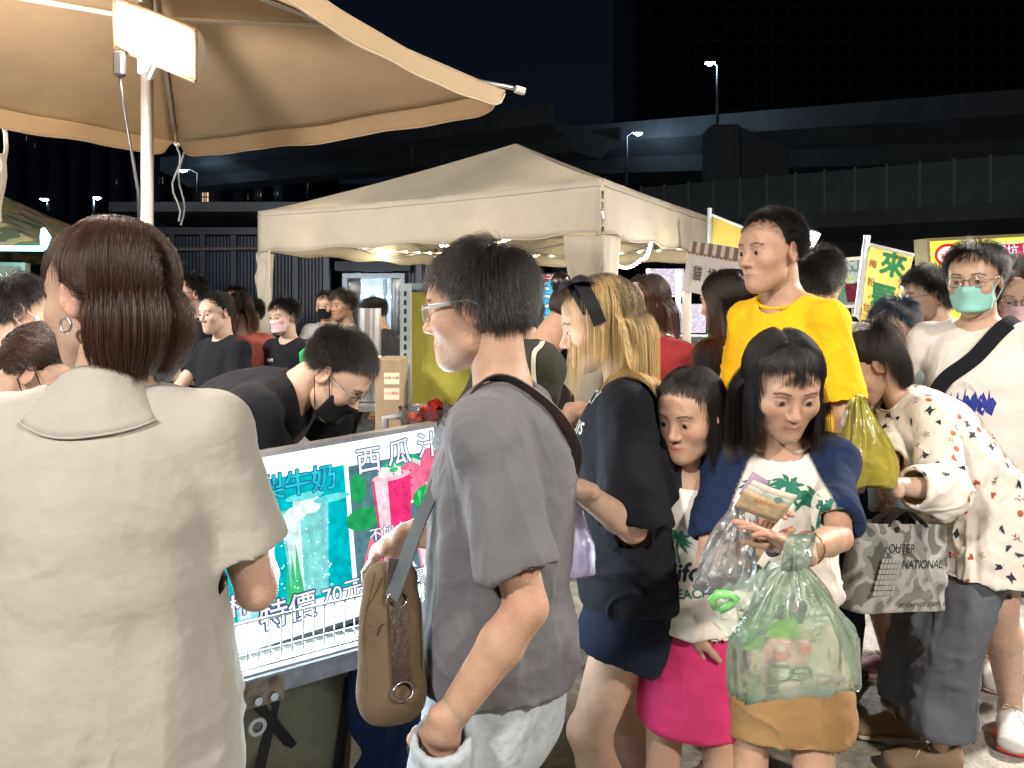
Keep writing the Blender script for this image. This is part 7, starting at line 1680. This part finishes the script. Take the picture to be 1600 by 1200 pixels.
# ===== 12. man with glasses and teal mask, white tee with a strap
p12 = Person('man in glasses and a teal mask, white T-shirt crossed by a black strap', PX(1532, 2.80), 128, 1.685, head=(6, 6, 0), hh=.145, sw=.108, build=1.05, res=.0075, fres=.003, skin=SKA, arms={-1: dict(o=(0, .02, 0)), 1: dict(o=(.0, .08, .03))}, legs={-1: (-.06, .0, 20), 1: (.06, .05, 0)})
p12.body(closed=.4); p12.tee(WHT, hemz=.46, slv=.75, loose=.030, neck=.042, amp=.011, seed=29, slvr=.06, slvloose=.022); p12.legwear(cloth('shorts_grey', (.06, .065, .07)), 'shorts', knee=.85, r0=.06, r1=.066, loose=.016)
p12.shoes('sneaker', WSN, SOLER, LACE, size=.165); p12.hair(HB, 'short', n=9000, length=.06, r=.00035, seed=29, stiff=.22, grav=.5, capm=CAPB, back=-.7, front=.5, sides=.55); p12.glasses(GLM); p12.mask(MT)
over(p12, 'cross_strap', [Vector((p12.neck+A3(*q)).tolist()) for q in ((-.085, -.09, .0), (-.085, -.01, .03), (-.065, .06, -.01), (-.02, .11, -.09), (.05, .13, -.18), (.11, .12, -.27), (.16, .06, -.35))], .052, cloth('strap_black', ()), side=(1, 0, .8), lift=.005, thick=.004)
V = []; Fc = []; rg = random.Random(3)
for i in range(9):
    x0 = -.10+.024*i; pts = [(x0, 1.17), (x0+.012, 1.19+.02*math.sin(i)), (x0+.026, 1.175), (x0+.02, 1.205+.012*math.cos(i*2)), (x0+.03, 1.14), (x0+.012, 1.125-.01*math.sin(i*3))]; n0 = len(V); V += [Vector((p[0], 0, p[1])) for p in pts]; Fc.append(tuple(range(n0, n0+6)))
p12.project(V, Fc, (0, -1, 0), mat('print_blue', (.02, .03, .28)), 'wave_print', origin_back=.5, kind='stuff')
# ===== others, smaller in the picture
def extra(label, px, Y, yaw, H, hair, hm, top, hl=.055, head=(0, 5, 0), msk=None, gl=None, skn=SKA, lean=0, arms=None, res=.010, fres=.0045, n=4000, sleeve=.7, r=.0007, cap=None, legm=DKP, shoe=(BLKSH, BLKSH), bottoms='trousers', hk=None, build=.96, **kw):
    P = Person(label, PX(px, Y), yaw, H, head=head, res=res, fres=fres, skin=skn, lean=lean, arms=arms, build=build, hh=.140, **kw)
    P.body(closed=.35, eyes=fres < .005); P.tee(top, slv=sleeve, loose=.026, amp=.009, seed=int(px) % 50, slvloose=.018, res=res)
    if bottoms == 'trousers': P.legwear(legm, 'trousers', knee=1.9)
    else: P.legwear(legm, 'shorts', knee=.7)
    P.shoes('sneaker', *shoe)
    if hair == 'short': P.hair(hm, 'short', n=n, length=hl, r=r, seed=int(px), stiff=.22, grav=.5, capm=cap or CAPB, back=-.7, front=.47, sides=.6, steps=6, **(hk or {}))
    elif hair: P.hair(hm, 'long', n=n, length=hl, r=r, seed=int(px), puff=.015, grav=.36, stiff=.45, tidy=.8, capm=cap or CAPB, back=-.7, steps=14, minlen=.8, **(hk or {}))
    if msk: P.mask(msk)
    if gl: P.glasses(gl, lens=True)
    return P
p13 = extra('boy with glasses and a fringe in profile beside the yellow flag banner', 1470, 3.2, 84, 1.63, 'short', HB, cloth('tee_pale_blue', (.42, .55, .62)), hl=.075, gl=GLM, fres=.0035, n=7000, r=.0005, res=.009)
p14 = extra('short person with blue-black hair and pink sneakers in front of the flag banner', 1412, 3.05, 100, 1.50, 'short', HBU, cloth('tee_pale_blue', ()), hl=.06, head=(20, 14, 0), bottoms='shorts', shoe=(PSN, SOLEP, LACE), fres=.0038, n=6000, r=.0006)
p15 = extra('woman with thin glasses and a pink mask at the right edge', 1583, 3.1, 165, 1.61, 'long', HBR, cloth('tee_lilac', (.5, .45, .5)), hl=.26, msk=MP, gl=GLM, fres=.0035, head=(-14, 4, 0), n=6000, bottoms='shorts', shoe=(WSN, SOLEP, LACE), cap=CAPBR)
p16 = extra('person with short black hair facing away at the far right edge', 1596, 3.9, 10, 1.72, 'short', HB, WHT, n=5000)
p17 = extra('man in black-framed glasses and a black T-shirt with his arms crossed', 306, 4.75, 128, 1.665, 'short', HB, BLK, hl=.05, gl=GLB, fres=.0038, head=(14, 0, 0), build=1.08,
            arms={1: dict(w=(-1.97, 4.45, 1.10), pole=(-.5, .3, -1), fd=(1, .2, .1), pn=(0, 1, 0)), -1: dict(w=(-2.08, 4.40, 1.14), pole=(.8, .1, -1), fd=(-1, .1, .1), pn=(0, 1, 0))})
p18 = extra('woman in a black T-shirt with her hands clasped, smiling, beside the man in black', 350, 4.35, 142, 1.55, 'long', HB, BLK, hl=.16, fres=.0035, head=(6, 6, 0), build=1.06, skn=SKC, hk=dict(bun=((0, -.105, .01), .03), front=.30), legm=DEN,
            arms={1: dict(w=(-1.80, 4.10, .92), pole=(-1, .2, -.3), fd=(.7, 0, -.5), pn=(.3, 1, 0)), -1: dict(w=(-1.70, 4.07, .93), pole=(1, .2, -.3), fd=(-.7, 0, -.5), pn=(.3, 1, 0))})
p18.bx = 0
p19 = extra('person in a coral top with auburn hair behind the woman with clasped hands', 376, 4.95, 30, 1.56, 'long', HAU, cloth('tee_coral', (.45, .12, .10)), hl=.18, cap=CAPBR)
p20 = extra('man with dark hair in the shade far behind the tent post on the left', 371, 6.3, 170, 1.63, 'short', HB, DKP, skn=SKB)
p21 = extra('person in a grey top and pale mask, close to the left tent leg', 398, 5.5, 150, 1.53, 'short', HB, cloth('tee_mid_grey', (.16, .17, .18)), msk=MW)
p22 = extra('person in a pink mask and black T-shirt with one stripe, just inside the tent', 452, 4.9, 150, 1.52, 'short', HB, BLK, msk=MP, hl=.07, skn=SKC, fres=.004)
over(p22, 'shoulder_stripe', [Vector((p22.sh[-1]+A3(.03-.055*t, .03, .04-.10*t*t)).tolist()) for t in (0, .5, 1., 1.4)], .014, mat('stripe_tan', (.5, .32, .22)), side=(0, 1, 0), lift=.003)
chest_text(p22, 'sport', .06, 1.17, .035, mat('print_white', ()))
p23 = extra('woman in a pale grey shirt and black mask in the shade under the tent', 513, 6.5, 170, 1.595, 'short', HB, cloth('shirt_pale_grey', (.35, .36, .38)), msk=MK, sleeve=1.7, arms={1: dict(w=(-1.60, 6.2, 1.15), pole=(-1, 0, -1))})
p24 = extra('young man with thick hair in the shade beside the lit stall window', 543, 6.2, 140, 1.60, 'short', HB, DKP, hl=.08, skn=SKB)
p25 = extra('person in a dark cap leaning in front of the lit stall window', 618, 5.9, 95, 1.56, 'short', HB, DKP, lean=12, head=(0, 15, 0), skn=SKB)
V, Q = solid([Ell((0, -.018, .055), (.084, .100, .075), k=0), Seg((0, .07, .055), (0, .135, .045), (.055, .010), (.045, .006), side=(1, 0, 0), k=.01)], .006, post=lambda V, lo, n, res: np.maximum(V, (.030-(lo[2]+res*np.arange(n[2])))[None, None, :])); p25.add('cap', (V*p25.hs) @ p25.HR.T+p25.HC, Q, cloth('cap_dark', (.03, .03, .035)))
p26 = extra('young man in a white mask and dark vest at the far left edge', 8, 2.65, -58, 1.57, 'short', HB, cloth('vest_dark', (.02, .02, .028)), hl=.07, msk=MW, fres=.0035, n=7000, r=.0005, sleeve=.5)
p27 = extra('girl with long dark hair and a mask in a navy top, far left', 52, 3.4, 75, 1.565, 'long', HB, NAVY, hl=.42, msk=MW, n=6000)
p28 = extra('auburn-haired woman in a cream top and black mask bending beside the bob-haired woman', -215, 1.86, -80, 1.56, 'long', HAU, CREAM, hl=.14, lean=38, head=(0, 30, 0), msk=MK, fres=.003, res=.008, n=9000, r=.0005, sleeve=.9, cap=CAPBR, hk=dict(bun=((0, -.10, .03), .03), front=.30))
p31 = extra('small person in a pink mask beyond the white stall posts', 1047, 5.7, 175, 1.42, 'short', HB, DKP, msk=MP)
p32 = extra('person with reddish brown hair and a red top, hidden behind the blonde woman', 1022, 3.3, 120, 1.60, 'long', HAU, cloth('red_top', (.35, .04, .04)), hl=.20, cap=CAPBR)
p33 = extra('person with dark hair in the queue just beyond the boy in grey', 826, 3.5, 60, 1.53, 'short', HB, DKP)
# ------------------------------------------------------------------ carried things
GF = film('bag_green', (.74, .96, .78), .30, .14, .2); CF = film('bag_clear', (.80, .84, .90), .22, .12, .5); YF = film('bag_yellow', (.80, .72, .10), .62, .2, .3); PF = film('bag_lilac', (.70, .62, .85), .60, .2, .3)
def sack(name, label, hang, m, W_, Hh, D_, ax, tilt=0.0, flare=.75, handles=True, seed=0, cat='bag', sag=.0, knot=.30):
    "a thin plastic carrier: gathered neck, creased wall, two loop handles; hang = point it hangs from"
    hang = Vector(hang); r = empty(name, hang-Vector((0, 0, Hh)), label=label, cat=cat); ax = Vector(ax).normalized(); nv = Vector((0, 0, 1)).cross(ax).normalized(); nv = nv if nv.y < 0 else -nv; b = MB(); rows = []; n = 56; m_ = 34
    for j in range(m_+1):
        t = j/m_; g = min(1, t/knot); wd = W_/2*(.10+.90*(g**.8)*(1-.10*(1-t))); dp = D_/2*(.14+.86*math.sin(min(1, max(0, t-.02)/.75)*math.pi/2))*(1 if t < .93 else (1-((t-.93)/.07)**2*.55)); row = []
        if t > .96: wd *= .985
        for i in range(n+1):
            a = 2*math.pi*i/n; ca, sa = math.cos(a), math.sin(a); sx = math.copysign(abs(ca)**.75, ca); sy = math.copysign(abs(sa)**.85, sa)
            cr = float(vnoise(np.array([math.cos(a)*3+seed, math.sin(a)*3, t*1.2])))*.022*(1-t*.4)+float(vnoise(np.array([math.cos(a)*8+seed, math.sin(a)*8, t*4])))*.010
            cr += .010*math.sin(a*11+seed)*(1-g)
            p = hang+ax*(sx*(wd+cr)+tilt*t*Hh)+nv*(sy*(dp+cr*.8))+Vector((0, 0, -t*Hh+sag*abs(sx)*t+.012*float(vnoise(np.array([a*1.2, t*3, 5.+seed])))))
            row.append(p)
        rows.append(row)
    b.sheet(rows); b.f.append(tuple(m_*(n+1)+i for i in range(n))); o = b.build('bag_film', m, r, smooth=True)
    return r, ax, nv, o
def green_bag():
    hang = at(1247, 842, 1.345); r, ax, nv, o = sack('green_plastic_bag', 'translucent green plastic bag with snacks hanging from the girl forearm', at(1240, 880, 1.33), GF, .215, .225, .085, (1, .12, 0), tilt=.02, seed=2, knot=.62)
    # handle loop over the arm and the loose handle standing off to the left
    for dx, w_ in ((-.006, .024), (.012, .020)):
        band('handle', [at(1236, 890, 1.325)+Vector((dx, 0, 0)), at(1238, 862, 1.315)+Vector((dx, 0, 0)), at(1248, 838, 1.33)+Vector((dx, 0, 0)), at(1256, 836, 1.385)+Vector((dx, 0, 0)), at(1252, 862, 1.41)+Vector((dx, 0, 0)), at(1240, 892, 1.36)+Vector((dx, 0, 0))], w_, .0012, GF, r, side=(1, .2, .1), smooth=True)
    b = MB(); rows = []
    for i in range(25):
        t = i/24; p = at(1215-98*t, 930+15*t+18*math.sin(t*3), 1.33+.02*t); wd = .030+.035*math.sin(math.pi*t)**.6*(1-.2*t); rows.append([p+Vector((.006*math.sin(k*2.3+t*9), .016*math.sin(k*1.7+t*5)-.012*(1-(k/4-1)**2), (k/4-1)*wd+.004*math.sin(t*22+k))) for k in range(9)])
    b.sheet(rows); b.build('loose_side', GF, r, smooth=True)
    b = MB(); b.tube([at(1118, 950, 1.33), at(1112, 937, 1.325), at(1122, 928, 1.32), at(1140, 929, 1.315), at(1150, 935, 1.32), at(1140, 945, 1.33), at(1124, 955, 1.335)], [.006, .008, .008, .007, .007, .007, .006], 8); b.build('rolled_rim', mat('green_rim', (.22, .62, .20), rough=.25, coat=.4), r, smooth=True)
    # contents
    M, w, h, c = frame_of(at(1190, 996, 1.345), at(1262, 1000, 1.345), at(1196, 1068, 1.345)); s = empty('snack_packet', c-Vector((0, 0, h/2)), label='pink snack packet with a strawberry cartoon print lying in the green bag', cat='packet'); b = MB(); rows = []
    for j in range(13): rows.append([c+M @ Vector(((i/12-.5)*w, (j/12-.5)*h, .009*math.sin(math.pi*i/12)*math.sin(math.pi*j/12)+.002*math.sin(i*2.+j))) for i in range(13)])
    b.sheet(rows); o2 = b.build('packet_front', mat('packet_pink', (.68, .30, .30), rough=.3, coat=.4), s, smooth=True); md = o2.modifiers.new('t', 'SOLIDIFY'); md.thickness = .014; md.offset = -1
    pr = Print(M, c+M.col[2]*.0085, s); pr.poly([ellipse(-w*.18, h*.20, .016, .012, 14)], (.75, .06, .05)); pr.poly([ellipse(-w*.18, h*.34, .010, .006, 12)], (.8, .5, .5)); pr.poly([ellipse(w*.36, h*.33, .009, .008, 12)], (.75, .06, .05)); pr.poly([ellipse(-w*.18+.008*math.cos(i*2.2), h*.20+.006*math.sin(i*2.9), .001, .0013, 6) for i in range(8)], (.9, .8, .7))
    pr.poly([ellipse(-w*.18, -h*.14, .018, .016, 18)], (.80, .74, .66)); pr.poly([[(-w*.18-.017, -h*.08), (-w*.18+.017, -h*.08), (-w*.18+.014, h*.0), (-w*.18-.014, h*.0)]], (.10, .05, .05)); pr.poly([ellipse(w*.26, -h*.18, .021, .013, 16), ellipse(w*.18, -h*.14, .012, .010), ellipse(w*.36, -h*.12, .012, .010)], (.03, .22, .14)); 
    Mr = M @ Matrix.Rotation(math.pi, 3, 'Z'); p2 = Print(Mr, c+M.col[2]*.0125, s); p2.text('GOOD', -w*.26, h*.23, .010, (.75, .75, .6), off=.02); p2.text('BABY', -w*.26, h*.10, .010, (.75, .75, .6), off=.02)
    s = empty('green_pouch', at(1200, 980, 1.36), label='lime green folded pouch inside the green bag behind the pink packet', cat='packet'); b = MB(); a = [at(1155, 1010, 1.36), at(1165, 985, 1.358), at(1200, 975, 1.355), at(1240, 962, 1.36), at(1248, 990, 1.365), at(1210, 1005, 1.365)]; b.add(a, [tuple(range(6))]); o2 = b.build('pouch', mat('lime', (.25, .60, .04), rough=.4, bump=.4, bscale=30), s); md = o2.modifiers.new('t', 'SOLIDIFY'); md.thickness = .012
    s = empty('black_packet', at(1232, 955, 1.365), label='small black packet at the top of the things in the green bag', cat='packet'); b = MB(); b.box(at(1234, 952, 1.37), (.055, .02, .040), M=Matrix.Rotation(.25, 3, 'Y'), bev=.006); b.build('packet', mat('black_gloss', (.02, .02, .022), rough=.25), s); b = MB(); b.box(at(1240, 948, 1.358), (.014, .003, .018), bev=.001); b.build('label_print', mat('packet_pink', ()), s)
    s = empty('white_tube', at(1240, 1072, 1.345), label='pale printed stick pack along the bottom of the green bag', cat='packet'); b = MB(); b.tube([at(1192, 1080, 1.335), at(1230, 1073, 1.335), at(1290, 1062, 1.335), at(1318, 1057, 1.34)], .0085, 10, flat=((0, 0, 1), .8)); b.build('wrapper', mat('wrapper', (.62, .45, .38), rough=.35, var=.3, scale=60), s, smooth=True)
    for i in range(9): b = MB(); b.box(at(1198+2.2*i, 1078.5-.4*i, 1.3255), (.0011+.0006*(i % 3 == 0), .0006, .011)); b.build('barcode_line', BLACKP, s)
green_bag()
sack('clear_plastic_bag', 'clear plastic bag hanging from the far wrist of the girl counting notes', at(1160, 785, 1.53), CF, .11, .16, .07, (1, .3, 0), tilt=-.25, seed=5, knot=.8)
sack('yellow_plastic_bag', 'yellow plastic bag held by the bending woman in the patterned blouse', at(1345, 618, 2.14), YF, .175, .26, .10, (1, .2, 0), tilt=.06, seed=7, knot=.75)
sack('lilac_plastic_bag', 'lilac plastic bag held in front by the blonde woman, partly behind the boy', at(893, 775, 1.72), PF, .09, .185, .08, (1, .2, 0), tilt=.05, seed=9, knot=.6)
# banknotes and a card in the girl's hands
def note(nm, label, c, ax, up, w_, h_, m, bend=.004):
    M = basis(ax, Vector(ax).cross(Vector(up))*-1); r = empty(nm, c, label=label, cat='banknote' if nm == 'banknote' else 'card', group=None); b = MB(); x, y_ = Vector(ax).normalized(), Vector(up).normalized(); y_ = (y_-x*y_.dot(x)).normalized(); z = x.cross(y_); b.sheet([[Vector(c)+x*((i/10-.5)*w_)+y_*((j/4-.5)*h_)+z*(bend*math.sin(math.pi*i/10)) for i in range(11)] for j in range(5)]); o = b.build('paper', m, r, smooth=True); md = o.modifiers.new('t', 'SOLIDIFY'); md.thickness = .0006
    return r, Matrix((x, y_, z)).transposed()
NT = mat('note_paper', (.66, .60, .50), rough=.7, var=.14, scale=70); NT2 = mat('note_tan', (.50, .36, .22), rough=.7, var=.3, scale=50)
for i, (px, py, Y, t_, m_, lb) in enumerate(((1190, 790, 1.285, .22, NT2, 'brown banknote, lowest in the fan held by the girl'), (1196, 784, 1.282, .28, mat('note_green', (.45, .50, .42), rough=.7, var=.2, scale=60), 'greenish banknote in the middle of the fan held by the girl'), (1203, 776, 1.279, .36, NT, 'white and orange banknote on top of the fan held by the girl'))):
    r, M = note('banknote', lb, at(px, py, Y), (1, 0, -.42+t_*.2), (.35, -.45, .85), .078, .040, m_); pr = Print(M, at(px, py, Y)-M.col[2]*(-.006 if M.col[2].y < 0 else .006), r)
    if M.col[2].y > 0: pr.M = Matrix((M.col[0]*-1, M.col[1], M.col[2]*-1)).transposed()
    if i == 2: pr.poly([ellipse(.012, .004, .007, .006, 12)], (.2, .3, .35)); pr.poly([ellipse(-.02+.008*k, -.010, .003, .003, 8) for k in range(4)], (.6, .25, .1)); pr.text('100', -.018, .010, .010, (.3, .3, .35))
r, M = note('receipt', 'small lilac card behind the banknotes in the girl hand', at(1178, 762, 1.30), (.8, .1, -.5), (.4, 0, .9), .034, .045, mat('card_lilac', (.32, .22, .34), rough=.6))
# camouflage tote
def tote():
    M, w, h, c = frame_of(at(1326, 814, 2.05), at(1466, 818, 2.22), at(1330, 952, 2.05)); r = empty('camo_tote_bag', c-Vector((0, 0, h/2)), label='grey camouflage tote bag with black lettering hanging from the bending woman arm', cat='bag')
    m = mat('camo_tarp', (.5, .5, .5), rough=.28, bump=.6, bscale=26, var=0, coat=.5); nt = m.node_tree; bs = nt.nodes['Principled BSDF']; tc = nn(nt, 'ShaderNodeTexCoord'); no = nn(nt, 'ShaderNodeTexNoise'); no.inputs['Scale'].default_value = 13; no.inputs['Detail'].default_value = 1.5; no.inputs['Distortion'].default_value = .4; rp = nn(nt, 'ShaderNodeValToRGB'); rp.color_ramp.interpolation = 'CONSTANT'; e = rp.color_ramp.elements; e[0].color = (.10, .105, .10, 1); e[1].position = .42; e[1].color = (.24, .245, .24, 1)
    for p_, c_ in ((.50, (.38, .385, .38, 1)), (.60, (.16, .165, .16, 1))): q = e.new(p_); q.color = c_
    nt.links.new(tc.outputs['Object'], no.inputs[0]); nt.links.new(no.outputs['Fac'], rp.inputs[0]); nt.links.new(rp.outputs[0], bs.inputs['Base Color'])
    b = MB(); D = .045; rows = []; n = 48
    def pt(u, v):   # u round the bag, v down
        a = 2*math.pi*u; ca, sa = math.cos(a), math.sin(a); x = math.copysign(min(1, abs(ca)**.35), ca)*w/2; z = math.copysign(abs(sa)**.6, sa)*D*(.45+.55*min(1, v*2))
        return c+M @ Vector((x+.004*float(vnoise(np.array([v*6, u*9, 1.]))), h/2-v*h, z+.007*float(vnoise(np.array([u*14, v*6, 3.])))+.004*float(vnoise(np.array([u*40, v*14, 7.])))))
    for j in range(25): rows.append([pt(i/n, j/24) for i in range(n+1)])
    b.sheet(rows); b.f.append(tuple(24*(n+1)+i for i in range(n))); b.build('bag_body', m, r, smooth=True)
    pr = Print(M, c+M.col[2]*(D+.004), r); BK = (.02, .02, .022)
    pr.text('OUTER', -w*.14, h*.24, .034, BK, off=.008); pr.text('NATIONAL', w*.10, h*.06, .034, BK, off=.008); pr.text('24°16\'24.4"N 120°37\'55.4"E', w*.10, -h*.40, .0155, BK, off=.03)
    lp = [[(-w*.42+.014*i+.004*j, -h*.28+.014*j), (-w*.42+.014*i+.012+.004*j, -h*.28+.014*j), (-w*.42+.014*i+.013+.004*j, -h*.28+.014*j+.012), (-w*.42+.014*i+.001+.004*j, -h*.28+.014*j+.012)] for i in range(6) for j in range(7)]; pr.poly(lp, (.34, .345, .34), 'grid_print')
    b = MB(); b.lathe([(.001, .003), (.008, .002), (.009, 0)], c+M @ Vector((-w*.12, h*.44, D*.6)), 14, M=basis(M.col[0], M.col[2])); b.build('snap', BLACKP, r)
    for q in (-1, 1): band('handle', [c+M @ Vector((-w*.22, h*.47, q*.02)), c+M @ Vector((-w*.16, h*.56, q*.015)), c+M @ Vector((.0, h*.66, q*.01)), c+M @ Vector((w*.16, h*.56, q*.015)), c+M @ Vector((w*.22, h*.47, q*.02))], .022, .003, BLACKP, r, side=M.col[2], smooth=True)
tote()
